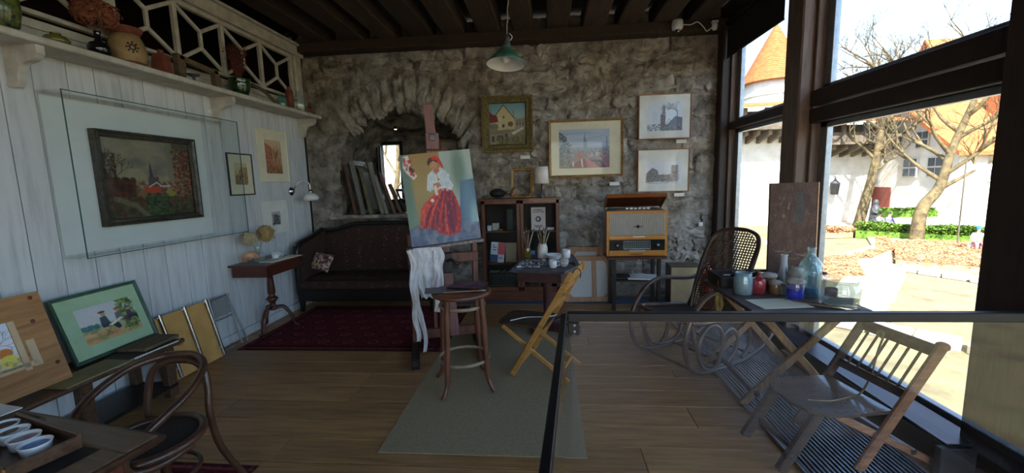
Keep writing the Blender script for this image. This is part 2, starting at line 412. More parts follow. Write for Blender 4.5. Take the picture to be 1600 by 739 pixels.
for a, b in ((1.40,1.95), (1.95,2.50), (2.50,3.04), (3.18,3.74), (3.74,4.30), (4.30,4.885), (4.885,5.475)):
    m = (a+b)/2; zt, zb = 3.115, 2.965
    for p, q in (((a,3.28),(m,zt)), ((b,3.28),(m,zt)), ((m,zt),(m,zb)), ((m,zb),(a,2.79)), ((m,zb),(b,2.79))):
        MB().bar((0, p[0], p[1]), (0, q[0], q[1]), .032, .028, up=(1,0,0), bev=.004).build('lattice_bar', M_whitew, ls)
at = MB()
at.box((-4.9, 1.1, 3.15), (.1, 9.6, 1.5)); at.box((-4.14, 1.1, 2.5), (1.54, 9.6, .06)); at.box((-4.1, 5.85, 3.15), (1.6, .1, 1.5)); at.box((-4.1, -3.6, 3.15), (1.6, .1, 1.5))
tag(at.build('wall_attic', M_ceil), 'dark loft space behind the white lattice', 'wall', kind='structure')

# back wall: rubble limestone with an arched recess
NICHE = [(-2.92,1.13),(-2.93,1.7),(-2.88,2.05),(-2.72,2.38),(-2.45,2.58),(-2.05,2.66),(-1.6,2.62),(-1.28,2.5),(-1.08,2.28),(-1.04,1.9),(-1.06,1.13)]
def pip(x, z, P):
    c = False; n = len(P)
    for i in range(n):
        x1, z1 = P[i]; x2, z2 = P[(i+1) % n]
        if (z1 > z) != (z2 > z) and x < (x2-x1)*(z-z1)/(z2-z1)+x1: c = not c
    return c
def nz3(x, y, z, s): return mnoise.noise(Vector((x*s, y*s, z*s)))
gx, gz = 240, 150; x0, x1, z0, z1 = -3.55, 2.24, 0.0, 3.7
vs = []; fs = []
for j in range(gz+1):
    for i in range(gx+1):
        x = x0+(x1-x0)*i/gx; z = z0+(z1-z0)*j/gz
        vs.append((x, WB-.012+.026*nz3(x, 3, z, 2.2)+.026*nz3(x, 7, z, 8)+.016*nz3(x, 2, z, 21), z))
for j in range(gz):
    for i in range(gx):
        cx = x0+(x1-x0)*(i+.5)/gx; cz = z0+(z1-z0)*(j+.5)/gz
        if not pip(cx, cz, NICHE): a = j*(gx+1)+i; fs.append((a, a+1, a+gx+2, a+gx+1))
wb = MB().add(vs, fs, True).build('wall_back', M_mortar); tag(wb, 'rough grey limestone rubble back wall with arched recess', 'wall', kind='structure')
def stone(cx, cz, w, h, rot=0.0, d=.05, nu=20, nv=12, m=None):
    sd = rnd.random()*100; jx = [rnd.uniform(-.16, .16) for _ in range(4)]; jz = [rnd.uniform(-.26, .26) for _ in range(4)]
    ca, sa = math.cos(rot), math.sin(rot); tilt = rnd.uniform(-.016, .016); tz = rnd.uniform(-.02, .02)
    def fn(u, v):
        ex = (1-u)*(1-v)*jx[0]+u*(1-v)*jx[1]+u*v*jx[2]+(1-u)*v*jx[3]; ez = (1-u)*(1-v)*jz[0]+u*(1-v)*jz[1]+u*v*jz[2]+(1-u)*v*jz[3]
        x = (u-.5+ex*.5)*w; z = (v-.5+ez*.5)*h
        x += .035*nz3(sd, u*3, v*3, 1.3); z += .05*nz3(u*4, sd, v*3, 1.3)
        e = max(abs(2*u-1)**10, abs(2*v-1)**6)
        dep = d*(1-e*1.1)+tilt*(2*u-1)+tz*(2*v-1)+.030*nz3(x+sd, 1, z, 6)+.022*nz3(x+sd, 5, z, 15)+.014*nz3(x+sd, 9, z, 32)+.008*nz3(x+sd, 4, z, 60)
        if e > .98: dep = -.035
        return (cx+x*ca-z*sa, WB-dep, cz+x*sa+z*ca)
    return MB().grid(fn, nu, nv, smooth=True).build('stone', m or M_stone, wb)
# voussoirs
ac = Vector((-1.98, 0, 1.62))
for k in range(13):
    a = R(132-k*98/12); rr = 1.20 if k % 2 else 1.24
    ex = ac.x+math.cos(a)*1.15*1.02; ez = ac.z+math.sin(a)*rr
    stone(ex, ez, .13+.05*rnd.random(), .42+.10*rnd.random(), (a-PI/2)*.75+rnd.uniform(-.10, .10), .055, 10, 22)
z = 0.0; NSTONE = 0
def near_arch(x, z):
    if pip(x, z, NICHE): return True
    dx, dz = x-ac.x, z-ac.z
    return dz > .2 and .78 < math.hypot(dx/1.02, dz) < 1.43 and abs(math.atan2(dx, dz)) < R(46)
while z < 3.52:
    h = rnd.choice([.11, .15, .17, .2, .26]) if z > .3 else .24
    x = -3.45+rnd.random()*.2
    while x < 2.1:
        w = min(2.2-x, rnd.uniform(.18, .66)*(1.0 if h < .2 else 1.15))
        cx, cz = x+w/2, z+h/2+.025*nz3(x, 0, z, 1.5)
        if not any(near_arch(cx+a*w, cz+b*h) for a in (-.42, 0, .42) for b in (-.4, .4)):
            stone(cx, cz, w*1.02, h*1.04, rnd.uniform(-.07, .07), rnd.uniform(.004, .05)); NSTONE += 1
        x += w
    z += h
# recess interior
nb = [(-2.86,1.13),(-2.86,1.6),(-2.84,1.95),(-2.74,2.2),(-2.55,2.32),(-2.2,2.36),(-1.8,2.32),(-1.55,2.25),(-1.42,2.1),(-1.38,1.8),(-1.38,1.13)]
def loft(u, v):
    t = u*(len(NICHE)-1); i = min(int(t), len(NICHE)-2); f = t-i
    a = Vector(NICHE[i])*(1-f)+Vector(NICHE[i+1])*f; b = Vector(nb[i])*(1-f)+Vector(nb[i+1])*f
    g = .06 if v < .01 else 0
    p = a*(1-v)+b*v; c = Vector((-2.0, 1.7)); p = c+(p-c)*(1+g)
    y = WB+.03+v*.92; s_ = .10*math.sin(PI*min(1, v*1.3))+.02
    return (p.x+s_*nz3(p.x, y, p.y, 3.1)+.03*nz3(p.x, y, p.y, 9), y+.05*nz3(p.y, p.x, y, 4)*(1 if .05 < v < .95 else 0), p.y+s_*nz3(p.y+9, y, p.x, 3.1)+.03*nz3(p.y, y, p.x+5, 9))
rc = MB().grid(loft, 90, 24, smooth=True)
rc.box((-2.0, WB+.5, 1.07), (2.1, 1.1, .12))
# end of the recess with the small window opening x -2.68..-2.36, z 1.36..2.24
for bx in ((-3.1,-2.68,1.0,2.6), (-2.36,-1.2,1.0,2.6), (-2.68,-2.36,2.24,2.6), (-2.68,-2.36,1.0,1.36)):
    rc.box(((bx[0]+bx[1])/2, 6.78, (bx[2]+bx[3])/2), (bx[1]-bx[0], .12, bx[3]-bx[2]))
tag(rc.build('wall_recess', M_niche), 'dark arched window recess in the stone wall', 'wall', kind='structure')
MB().at((0,0,0)).box((-2.0, WB+.09, 1.16), (1.86, .2, .05), .012).build('sill_stone', M_stone, wb)
w4 = thing('window_4', 'small bright window at the end of the stone recess', 'window', (-2.52, 6.72, 1.36)); w4['kind'] = 'structure'
MB().frame(.42, .98, .055, .05, z0=-.05).build('frame', M_black, w4)
MB().box((0, .03, .44), (.34, .006, .9)).build('pane', M_pane, w4)
M_bulb = mat('warm_bulb', srgb(255,225,170), emit=srgb(255,205,140), estr=5)
sp = thing('spot_lamp', 'small glowing spot lamp under the recess vault', 'lamp', (-2.16, 6.02, 2.40))
MB().lathe([(.004,.03),(.022,.03),(.026,0),(.022,-.01)], n=14).build('housing', M_black, sp)
MB().ball((0,0,-.008), .02, 10, 6, (1,1,.5)).build('bulb', M_bulb, sp)

# ceiling
ce = MB().box((-.6, 1.2, 3.80), (6.1, 9.8, .1)).build('ceiling', M_ceil); tag(ce, 'dark plank ceiling on heavy timber beams', 'ceiling', kind='structure')
for xb in (-2.95,-2.47,-2.02,-1.58,-1.15,-.70,-.28,.165,.61,1.02,1.44,1.86):
    MB().box((xb+rnd.uniform(-.01,.01), 1.15, 3.60), (.265+rnd.uniform(-.02,.02), 9.25, .245), .014).build('beam', M_beam, ce)
MB().box((-.55, 5.66, 3.43), (5.75, .22, .13), .012).build('wall_plate', M_beam, ce)
for i in range(40):
    MB().box((-.55, -3.3+i*.23, 3.735), (5.8, .222, .03), .003).build('ceiling_board', M_ceil, ce)

# window wall on the right
def window(n, label, ya, yb, trz, thick, parts=True):
    w = thing('window_%d' % n, label, 'window', (XW, (ya+yb)/2, 0)); w['kind'] = 'structure'
    h = (yb-ya)/2; d = .16
    for s_ in (-1, 1): MB().box((d/2+.03, s_*(h-.02), 1.78), (d, .04, 3.36), .004).build('jamb', M_frame, w)
    MB().box((d/2, 0, .10), (d+.04, 2*h, .05), .004).build('sill', M_framed, w)
    MB().box((d/2, 0, 3.43), (d, 2*h, .10), .004).build('head', M_framed, w)
    for (a, b) in trz: MB().box((d/2+.01, 0, (a+b)/2), (d-.02, 2*h-.02, b-a), .006).build('transom', M_framed, w)
    zs = [.125]+[v for ab in ((trz[0][0], trz[-1][1]),) for v in ab]+[3.38]
    for a, b in ((zs[0], zs[1]), (zs[2], zs[3])):
        m = MB(); f = .045
        m.box((.125, -h+.04+f, (a+b)/2), (.05, f*2, b-a), .004); m.box((.125, h-.04-f, (a+b)/2), (.05, f*2, b-a), .004)
        m.box((.125, 0, a+f/2), (.05, 2*h-.08, f), .004); m.box((.125, 0, b-f/2), (.05, 2*h-.08, f), .004)
        p = m.build('metal_frame', M_alu, w)
        MB().box((.13, 0, (a+b)/2), (.008, 2*h-.1, b-a-.05)).build('pane', M_pane, p)
    return w
window(1, 'narrow window beside the stone wall with tower view', 4.20, 5.62, [(2.17, 2.26)], .1)
window(2, 'wide window behind the jars with garden view', 2.29, 3.95, [(2.03, 2.15), (2.17, 2.30)], .1)
window(3, 'window right of the viewer outside the picture', -3.3, 1.85, [(2.10, 2.25)], .1)
def post(n, label, ya, yb, m):
    o = MB().box((XW+.06, (ya+yb)/2, 1.75), (.26, yb-ya, 3.5), .012).build('trim_%d' % n, m); tag(o, label, 'post', kind='structure')
post(1, 'dark corner post between stone wall and narrow window', 5.62, 5.80, M_framed)
post(2, 'brown timber mullion between the two windows', 3.95, 4.20, M_frame)
post(3, 'thick dark timber post at the right edge', 1.86, 2.29, M_framed)
hd = MB().box((XW+.08, 1.15, 3.66), (.24, 9.4, .38)).build('wall_right', M_framed); tag(hd, 'dark timber lintel above the windows', 'wall', kind='structure')
# unseen wall behind the viewer; its opening is added to let daylight in
cw = MB()
for a, b, c, d in ((-3.5,-.6,0,3.7), (1.9,2.4,0,3.7), (-.6,1.9,0,.9), (-.6,1.9,2.9,3.7)): cw.box(((a+b)/2, -3.55, (c+d)/2), (b-a, .12, d-c))
tag(cw.build('wall_front', M_white), 'unseen white wall behind the viewer with an opening added for daylight', 'wall', kind='structure')
# roof over the house keeps the sun off the ceiling
rf = MB().box((-1.35, 1.2, 3.88), (7.3, 10.0, .06)); tag(rf.build('roof', M_dark), 'roof slab over the studio', 'roof', kind='structure')

# roller blind
rb = thing('roller_blind', 'dark roller blind part lowered over the narrow window', 'blind', (XW-.045, 4.97, 3.42))
MB().at((0,-.64,0), rx=-PI/2).lathe([(.001,0),(.035,0),(.035,1.28),(.001,1.28)], n=16).build('roller', M_black, rb)
MB().box((.02, 0, -.19), (.004, 1.26, .38)).build('blind_cloth', mat('blind_cloth', srgb(34,31,32), rough=.9), rb)
MB().box((.02, 0, -.385), (.014, 1.26, .02), .003).build('bottom_bar', M_black, rb)
for s_ in (-1, 1): MB().box((.02, s_*.655, .0), (.07, .015, .09), .01).build('bracket', M_alu, rb)

# heater casing under the windows
hc = thing('heater_casing', 'low dark metal heater casing below the windows', 'heater', (2.14, 4.0, 0))
MB().box((0, 0, .085), (.18, 3.56, .17), .006).build('casing', M_black, hc)
MB().box((.012, 0, .178), (.21, 3.60, .014), .004).build('top_plate', mat('casing_top', srgb(64,66,72), rough=.3, metal=.4), hc)
MB().box((-.02, -1.80, .085), (.22, .04, .17), .004).build('end_panel', mat('casing_end', srgb(60,60,62), rough=.5), hc)

# floor grille
gr = thing('floor_grille', 'long metal floor grille of narrow bars along the windows', 'grille', (1.66, 2.95, 0))
M_gdark = mat('recess_shade', srgb(14,14,18), rough=.8); M_gbar = mat('grille_bar', srgb(150,150,150), srgb(120,120,122), rough=.4, metal=.5, scale=40)
MB().box((0, 0, .003), (.62, 3.3, .006)).build('shade_sheet', M_gdark, gr)  # flat near-black sheet: shade of the recess under the bars as colour
nb_ = 23
for i in range(nb_):
    x = -.29+.58*i/(nb_-1)
    MB().box((x, 0, .012), (.012, 3.28, .014), .002).build('grille_bar', M_gbar, gr)
for s_ in (-1, 1): MB().box((s_*.31, 0, .011), (.016, 3.32, .022), .002).build('edge_strip', M_gbar, gr)

# glass balustrade in front of the viewer
M_bal = glassy('balustrade_glass', (.95,.965,.97), .036, 0.01)
ba = thing('glass_railing', 'glass railing panel with black handrail across the right foreground', 'railing', (.085, 1.92, 0))
MB().box((1.08, 0, .965), (2.16, .036, .042), .004).build('handrail', M_black, ba)
MB().box((1.085, 0, .475), (2.14, .012, .94)).build('glass_panel', M_bal, ba)
br = MB().box((.028, -.012, .912), (.05, .012, .056), .002).build('bracket', M_black, ba)
for zz in (.897, .927): MB().at((.03,-.018,zz), rx=PI/2).lathe([(.001,.004),(.006,.004),(.007,0)], n=10).build('bolt', M_alu, br)
bc = thing('glass_railing', 'black capped glass railing running toward the viewer', 'railing', (.068, 1.90, 0))
MB().bar((0, 0, .965), (-.20, -2.6, .965), .026, .042, bev=.003).build('handrail', M_black, bc)
MB().bar((-.001, -.01, .475), (-.20, -2.6, .475), .010, .94).build('glass_panel', M_bal, bc)
MB().box((.012, -.012, .91), (.012, .03, .056), .002).build('hinge_plate', M_black, bc)

# ================================================================== OUTSIDE
G = -0.40
M_lawn = mat('dry_lawn', srgb(136,120,96), srgb(110,96,78), rough=1, scale=3, bump=.5, bscale=30, c3=srgb(126,120,90), spec=.05, world=True)
M_gravel = mat('pale_gravel_path', srgb(214,204,184), srgb(180,168,146), rough=1, scale=9, bump=.4, bscale=60, spec=.05, world=True)
M_plaster = mat('white_plaster', srgb(214,208,198), srgb(190,182,170), rough=.95, scale=2, bump=.25, bscale=12, spec=.1, world=True)
M_tile = mat('orange_roof_tile', srgb(190,112,66), srgb(146,82,50), rough=.85, scale=6, stretch=(1,1,2.5), bump=.5, bscale=30, c3=srgb(174,98,58), spec=.15, world=True)
M_gal = mat('grey_gallery_wood', srgb(110,98,84), srgb(72,64,56), rough=.9, scale=4, stretch=(1,1,.3), spec=.1)
M_bark = mat('mossy_bark', srgb(116,102,72), srgb(70,60,48), rough=1, scale=8, bump=.6, c3=srgb(98,86,62), spec=.05)
M_hedge = mat('hedge_green', srgb(104,132,48), srgb(56,82,26), rough=.9, scale=6, spec=.15, c3=srgb(84,112,38))
M_heath = mat('orange_heather', srgb(204,158,116), srgb(164,118,84), rough=1, scale=7, spec=.05, c3=srgb(186,138,98))
M_wing = mat('dark_window_pane', srgb(70,76,84), rough=.2)
M_kerb = mat('kerb_stone', srgb(206,198,180), srgb(168,158,140), rough=.95, scale=6, bump=.4, vary=.1, spec=.1)
gm = MB().grid(lambda u, v: (2.45+60*u*u+.0, -12+57*v, G+.03*nz3(u*30, v*30, 0, 1)), 40, 60, smooth=True)
gd = gm.build('ground', M_lawn); tag(gd, 'sunlit dry lawn outside the windows', 'ground', kind='structure')
gs = MB().box((2.52, 1.2, -.26), (.3, 9.6, .5)).build('plinth', M_plaster); gs.name = 'wall_plinth'; tag(gs, 'low plinth below the studio windows', 'wall', kind='structure')
far_g = MB().box((-14, 20, G-.2), (33, 26, .2)).build('ground_back', M_lawn); far_g.name = 'ground'; tag(far_g, 'open ground behind the studio', 'ground', kind='structure')
def flatpoly(name, pts, z, m, label, cat='path'):
    o = MB().prism([(a, b) for a, b in pts], z-.06, z, 'xy').build(name, m); return tag(o, label, cat, kind='structure')
flatpoly('garden_path', [(4.2,6.6),(5.6,8.3),(6.6,9.4),(7.0,10.6),(8.6,11.8),(9.6,13.4),(11,13.0),(8.9,11.6),(7.2,9.3),(5.0,6.5),(4.6,6.2)], G+.06, M_gravel, 'bright gravel path curving between the flower beds')
flatpoly('terrace', [(2.5,-8),(3.15,-8),(3.2,3.5),(3.3,4.0),(3.2,12),(2.5,12)], G+.05, M_gravel, 'pale paved strip along the studio plinth')
flatpoly('yard', [(11,14.6),(24,12.2),(26,20),(9,24)], G+.05, M_gravel, 'pale yard in front of the white house')
def kerb(p, q, w, label, n):
    k = thing('kerb', label, 'kerb', (0,0,0)); p, q = Vector(p), Vector(q)
    for i in range(n):
        a = p.lerp(q, i/n); b = p.lerp(q, (i+.94)/n); j = rnd.uniform(-.03, .03)
        MB().bar((a.x, a.y+j, G+.05), (b.x, b.y+j, G+.05), w*rnd.uniform(.85, 1.1), .12, bev=.02).build('stone', M_kerb, k)
    return k
kerb((4.55,6.15,0), (7.1,9.05,0), .34, 'row of pale kerb stones along the right side of the path', 9)
kerb((7.15,9.0,0), (7.9,7.4,0), .30, 'row of pale kerb stones below the right heather bed', 5)
kerb((3.75,5.75,0), (5.2,4.3,0), .30, 'row of pale kerb stones nearest the studio', 5)
kerb((6.2,12.4,0), (9.0,14.3,0), .22, 'row of pale kerb stones along the far grass bed', 7)
def tuft_bed(name, poly, n, h, m, label, cat, leaf=.07, up=.6):
    """a mass of small leaves filling a bed: uncountable foliage on a low mound"""
    xs = [p[0] for p in poly]; ys = [p[1] for p in poly]; mb = MB(); c = 0
    mb.prism(poly, G, G+h*.55, 'xy')
    while c < n:
        x = rnd.uniform(min(xs), max(xs)); y = rnd.uniform(min(ys), max(ys))
        if not pip(x, y, poly): continue
        z = G+h*rnd.uniform(.35, 1.0)*(1+.25*nz3(x, y, 0, 2)); a = rnd.uniform(0, 2*PI); b = rnd.uniform(-.8, .8); s = leaf*rnd.uniform(.6, 1.4)
        dx, dy, dz = math.cos(a)*s, math.sin(a)*s, up*s*rnd.uniform(.3, 1.6); px, py = -math.sin(a)*s*.5, math.cos(a)*s*.5
        mb.add([(x-px, y-py, z), (x+px, y+py, z), (x+dx, y+dy, z+dz)], [(0,1,2)]); c += 1
    return tag(mb.build(name, m), label, cat, kind='stuff')
tuft_bed('heather_bed', [(7.5,9.6),(9.6,12.4),(11.3,11.8),(8.5,8.7)], 12000, .16, M_heath, 'right bed of low orange brown heather', 'flower bed', .04, .25)
tuft_bed('heather_edging', [(6.3,10.25),(7.1,10.35),(8.4,11.4),(10.2,13.9),(10.6,13.9),(8.7,11.2),(7.3,10.0),(6.4,9.9)], 6000, .12, M_heath, 'curved orange heather edging of the left grass bed', 'flower bed', .04, .25)
tuft_bed('heather_bed', [(4.6,8.2),(5.9,8.2),(7.0,10.0),(6.3,10.2),(5.0,9.4)], 6000, .14, M_heath, 'small orange heather bed beside the bottles', 'flower bed', .04, .25)
tuft_bed('hedge', [(9.4,13.6),(9.9,14.3),(12.2,12.4),(11.4,11.9)], 14000, .42, M_hedge, 'low bright green clipped hedge across the garden', 'hedge', .05)
tuft_bed('heather_strip', [(8.2,13.6),(8.8,14.3),(9.9,14.3),(9.4,13.7)], 1200, .3, M_heath, 'tan heather clump at the left end of the hedge', 'flower bed')

# town wall with covered wooden gallery
def town_wall(label, xa, xb, up_, y0):
    tw = thing('town_wall', label, 'building', (0, y0, G)); W = xb-xa; c = (xa+xb)/2; u = up_
    MB().box((c, .4, (2.7+u)/2), (W, .8, 2.7+u)).build('wall', M_plaster, tw)
    MB().box((c, -.35, 2.72+u), (W, 1.5, .08)).build('gallery_floor', M_gal, tw)
    MB().box((c, .3, 3.12+u), (W, .1, .8)).build('gallery_back', M_gal, tw)
    n = int(W/.42)
    for i in range(n): MB().prism([(.0,2.25+u),(.0,2.66+u),(-.95,2.66+u),(-.95,2.52+u)], xa+.1+i*.42, xa+.22+i*.42, 'yz').build('bracket', M_gal, tw)
    for i in range(int(W/.75)+1): MB().box((xa+.1+i*.75, -.95, 3.1+u), (.12, .12, .75)).build('gallery_post', M_gal, tw)
    MB().box((c, -.95, 2.95+u), (W, .06, .36)).build('balustrade', M_gal, tw)
    MB().add([(xa-.2,-1.4,3.44+u),(xb+.2,-1.4,3.44+u),(xb+.2,.8,3.86+u),(xa-.2,.8,3.86+u),(xa-.2,-1.4,3.52+u),(xb+.2,-1.4,3.52+u),(xb+.2,.8,3.94+u),(xa-.2,.8,3.94+u)], [(0,3,2,1),(4,5,6,7),(0,1,5,4),(1,2,6,5),(2,3,7,6),(3,0,4,7)]).build('roof', M_tile, tw)
town_wall('higher left stretch of white town wall with wooden gallery below the tower', 3.4, 9.9, .95, 17.4)
town_wall('lower right stretch of white town wall with wooden gallery beside the house', 10.1, 12.8, .35, 17.8)
# round tower
tt = thing('round_tower', 'round white tower with tall orange tiled cone roof', 'tower', (12.05, 24.2, G))
MB().lathe([(1.40,0),(1.40,6.2),(1.36,6.25),(1.36,6.9)], n=36).build('drum', M_plaster, tt)
MB().lathe([(1.43,6.02),(1.47,6.08),(1.43,6.14)], n=36).build('string_course', M_plaster, tt)
rf_ = MB()
for i in range(30):     # courses of tiles, each lapping the one below
    a, b = i/30, (i+1)/30; r0, r1 = 1.62*(1-a)+.02, 1.62*(1-b)+.02; zz0, zz1 = 6.75+3.05*a, 6.75+3.05*b
    rf_.lathe([(max(r0-.06,.01),zz0), (r0+.012,zz0), (r1+.020,zz1)], n=36, closed=False)
rf_.build('cone_roof', M_tile, tt)
MB().lathe([(.06,9.75),(.03,9.9),(.05,9.97),(.012,10.05),(.008,10.6)], n=10).build('finial', M_alu, tt)
# white gabled house
def house(label, x0, x1, y0, y1, ze, zr, wins):
    h = thing('gabled_house', label, 'house', (x0, y0, G)); W, D = x1-x0, y1-y0; z0 = -G
    e, r = ze-G, zr-G
    MB().prism([(0,0),(D,0),(D,e),(D/2,r),(0,e)], 0, W, 'yz').build('walls', M_plaster, h)
    for s_ in (0, 1):
        ya, yb = (-.25, D/2) if s_ == 0 else (D+.25, D/2)
        za = e-.25*(r-e)/(D/2)
        MB().add([(-.25,ya,za+.02),(W+.3,ya,za+.02),(W+.3,yb,r+.02),(-.25,yb,r+.02),(-.25,ya,za+.16),(W+.3,ya,za+.16),(W+.3,yb,r+.16),(-.25,yb,r+.16)], [(0,3,2,1),(4,5,6,7),(0,1,5,4),(1,2,6,5),(2,3,7,6),(3,0,4,7)]).build('roof_slope', M_tile, h)
    for (side, a, z, w, hh) in wins:
        f = MB(); p = MB()
        if side == 'g':
            f.at((-.0, a, z)); f.box((-.02,0,hh/2),(.08,w,hh)); wo_ = f.build('window', M_whitew, h)
            for cy in (-1,1):
                for cz in (0,1): MB().at((0,a,z)).box((-.065, cy*w*.23, hh*(.27+.46*cz)), (.02, w*.38, hh*.38)).build('pane', M_wing, wo_)
        else:
            f.at((a, 0, z)); f.box((0,-.02,hh/2),(w,.08,hh)); wo_ = f.build('window', M_whitew, h)
            for cx in (-1,1):
                for cz in (0,1): MB().at((a,0,z)).box((cx*w*.23, -.065, hh*(.27+.46*cz)), (w*.38, .02, hh*.38)).build('pane', M_wing, wo_)
    return h
hA = house('white house with steep orange gable roof beyond the trees', 13, 23, 14.6, 19.4, 2.2, 4.0,
      [('g', 1.35, 2.75, .5, .62), ('g', .75, 1.75, .62, .72), ('g', 1.75, 1.75, .62, .72), ('g', 2.4, 2.75, .45, .6), ('s', 1.2, 1.6, .7, .8), ('s', 3.0, 1.6, .7, .8)])
MB().box((0.0, 3.0, 1.0), (.06, .9, .8)).build('cellar_door', mat('red_brown_door', srgb(120,60,48)), hA)
MB().box((2.4, 1.4, 4.3), (.5, .5, 1.0)).build('chimney', M_tile, hA)
house('tall white house with large orange roof behind', 20.6, 32, 22.5, 28.5, 4.3, 8.4, [('g', 1.5, 3.2, .7, .9), ('s', 2.0, 3.2, .8, .9)])
# garden wall planter with hedge
pl_ = thing('planter_wall', 'low white planter wall topped by a clipped hedge', 'planter', (14.0, 15.2, G))
MB().box((-1.6, .2, .22), (1.7, .5, .44), .02).build('wall', M_plaster, pl_)
hb = MB()
for i in range(1500):
    x, y, z = rnd.uniform(-2.5,-.6), rnd.uniform(-.05,.45), rnd.uniform(.44,.72); a = rnd.uniform(0,2*PI); s_ = .07
    hb.add([(x,y,z),(x+s_*math.cos(a),y+s_*math.sin(a),z+.03),(x-s_*math.sin(a),y+s_*math.cos(a),z+.05)], [(0,1,2)])
hb.box((-1.6,.2,.56),(1.85,.46,.22)); tag(hb.build('hedge_top', M_hedge, pl_), kind='stuff')
# statue and lantern
st = thing('statue', 'dark hooded statue standing by the town wall', 'statue', (12.1, 16.6, G)); st.scale = (.72, .72, .72)
M_bronze = mat('dark_bronze', srgb(78,80,82), srgb(50,52,56), rough=.6, metal=.3, scale=8)
MB().lathe([(.34,0),(.30,.08),(.26,.2),(.24,.5),(.22,.8),(.20,.95),(.13,1.05),(.10,1.09),(.12,1.16),(.125,1.24),(.09,1.33),(.02,1.38)], n=14).build('robe', M_bronze, st)
MB().tube(smooth([(-.2,-.05,.92),(-.2,-.2,.75),(-.05,-.27,.68),(.12,-.27,.68),(.2,-.2,.75),(.2,-.05,.92)],5), .06, 8).build('arms', M_bronze, st)
la = thing('wall_lantern', 'dark lantern hanging on the white town wall', 'lantern', (11.2, 17.5, .75))
MB().lathe([(.05,.0),(.14,.02),(.18,.42),(.2,.44),(.05,.58),(.03,.66)], n=6).build('lantern_body', M_bronze, la)
MB().tube([(0,0,.62),(0,.02,.72),(0,.12,.72)], .02, 6).build('arm', M_bronze, la)
bn = thing('banner', 'white banner with a line of dark marks by the house', 'banner', (10.80, 11.2, 1.58), rz=-.2)
A = Art(60, 12, (226,226,236), 3); A.dabs(26, (.12,.35,.8,.65), [(80,84,120),(120,124,150)], (.01,.02), .8, asp=1.0)
A.build('banner_cloth', 1.1, .13, bn, m=vcol('painted_print'))
for s_ in (-1, 1): MB().tube([(s_*.56,.02,-1.9),(s_*.56,.02,.24)], .02, 6).build('pole', M_gal, bn)
# bare trees
def bare_tree(label, base, path, r0, seed, depth=4, spread=.9, ln=1.5, n0=5, name='bare_tree', clamp=None):
    rr = random.Random(seed); t = thing(name, label, 'tree', base, group='bare trees outside')
    P = smooth([Vector((0,0,0))]+[Vector(p)-Vector(base) for p in path], 6); N = len(P)
    MB().tube(P, [r0*(1-.62*i/(N-1)) for i in range(N)], 9).build('trunk', M_bark, t)
    mb = MB()
    def grow(p, d, L, r, dep):
        q = p; pts = [p]; dd = d.copy()
        for k in range(3):
            dd = (dd+Vector((rr.uniform(-.28,.28), rr.uniform(-.28,.28), rr.uniform(-.12,.25)))).normalized(); q = q+dd*L/3; pts.append(q)
        mb.tube(pts, [r*(1-.45*k/3) for k in range(4)], 5 if dep > 1 else 3, caps=False)
        if dep:
            for k in range(rr.choice([3,3,4])):
                a = Vector((rr.uniform(-1,1), rr.uniform(-1,1), rr.uniform(-.3,.9))).normalized()
                grow(pts[rr.choice([2,3,3])], (dd+a*spread).normalized(), L*rr.uniform(.55,.82), r*.55, dep-1)
    for k in range(n0):
        i = int(N*(.45+.55*(k+1)/n0))-1; p = P[max(0, min(N-1, i))]
        a = 2*PI*k*.38+rr.random(); grow(p, Vector((math.cos(a), math.sin(a)*.7, rr.uniform(.3,.9))).normalized(), ln*rr.uniform(.7,1.1), r0*.36, depth)
    mb.build('branches', M_bark, t); return t
bare_tree('leaning bare tree in front of the town wall, left of the hedge', (11.1,16.0,G), [(11.35,16,.86),(11.5,16,1.8),(11.65,16,3.3),(11.75,16,4.6)], .17, 3, depth=4, n0=10, ln=1.15)
bare_tree('forked bare tree behind the green hedge', (10.17,12.43,G), [(10.26,12.43,.55),(10.66,12.45,1.15),(10.85,12.4,2.2),(11.25,12.4,3.4)], .17, 8, depth=4, ln=1.2, n0=9)
bare_tree('bare tree leaning right at the white house corner', (14.4,13.0,G), [(14.7,13.0,.35),(15.2,13,1.1),(15.6,13,2.2)], .16, 12, depth=4, ln=1.1, n0=8)
bare_tree('tall pale bare tree against the sky behind the roofs', (24,32,G), [(24,32,3),(24.1,32,6),(24.2,32,8)], .25, 15, depth=4, ln=2.4)
bare_tree('thin bare tree seen through the small recess window', (-3.9,10.6,G), [(-3.95,10.6,1.0),(-3.8,10.6,2.0),(-3.75,10.6,3.2)], .10, 21, ln=1.0)
bw = MB().box((-6,16,1.2),(12,.4,3.2)).build('garden_wall', M_plaster); tag(bw, 'pale wall beyond the small recess window', 'wall', kind='structure')

# ================================================================== LEFT WALL AND CORNER
M_mahog = wood('mahogany', srgb(96,48,32), srgb(52,26,19), 'x', rough=.38, scale=5, bump=.08, vary=.05, coat=.25)
M_walnut = wood('dark_walnut', srgb(96,68,48), srgb(58,40,29), 'x', rough=.4, scale=5, bump=.1, vary=.06, coat=.15)
M_bent = mat('bent_beech', srgb(86,54,36), srgb(54,34,24), rough=.35, scale=8, coat=.3)
M_ebony = mat('black_stained_wood', srgb(34,26,23), srgb(20,16,14), rough=.4, scale=8, coat=.2)
M_pine = wood('knotty_pine', srgb(186,136,84), srgb(140,92,52), 'x', rough=.55, scale=3, bump=.12, vary=.05)
M_oldwood = wood('weathered_wood', srgb(112,94,70), srgb(70,56,42), 'x', rough=.85, scale=5, bump=.4, vary=.1)
M_chrome = mat('chrome', srgb(190,190,192), srgb(160,160,162), rough=.18, metal=1.0, scale=10)
M_gold = mat('dull_gold', srgb(150,120,70), srgb(96,74,42), rough=.45, metal=.55, scale=30, bump=.2)
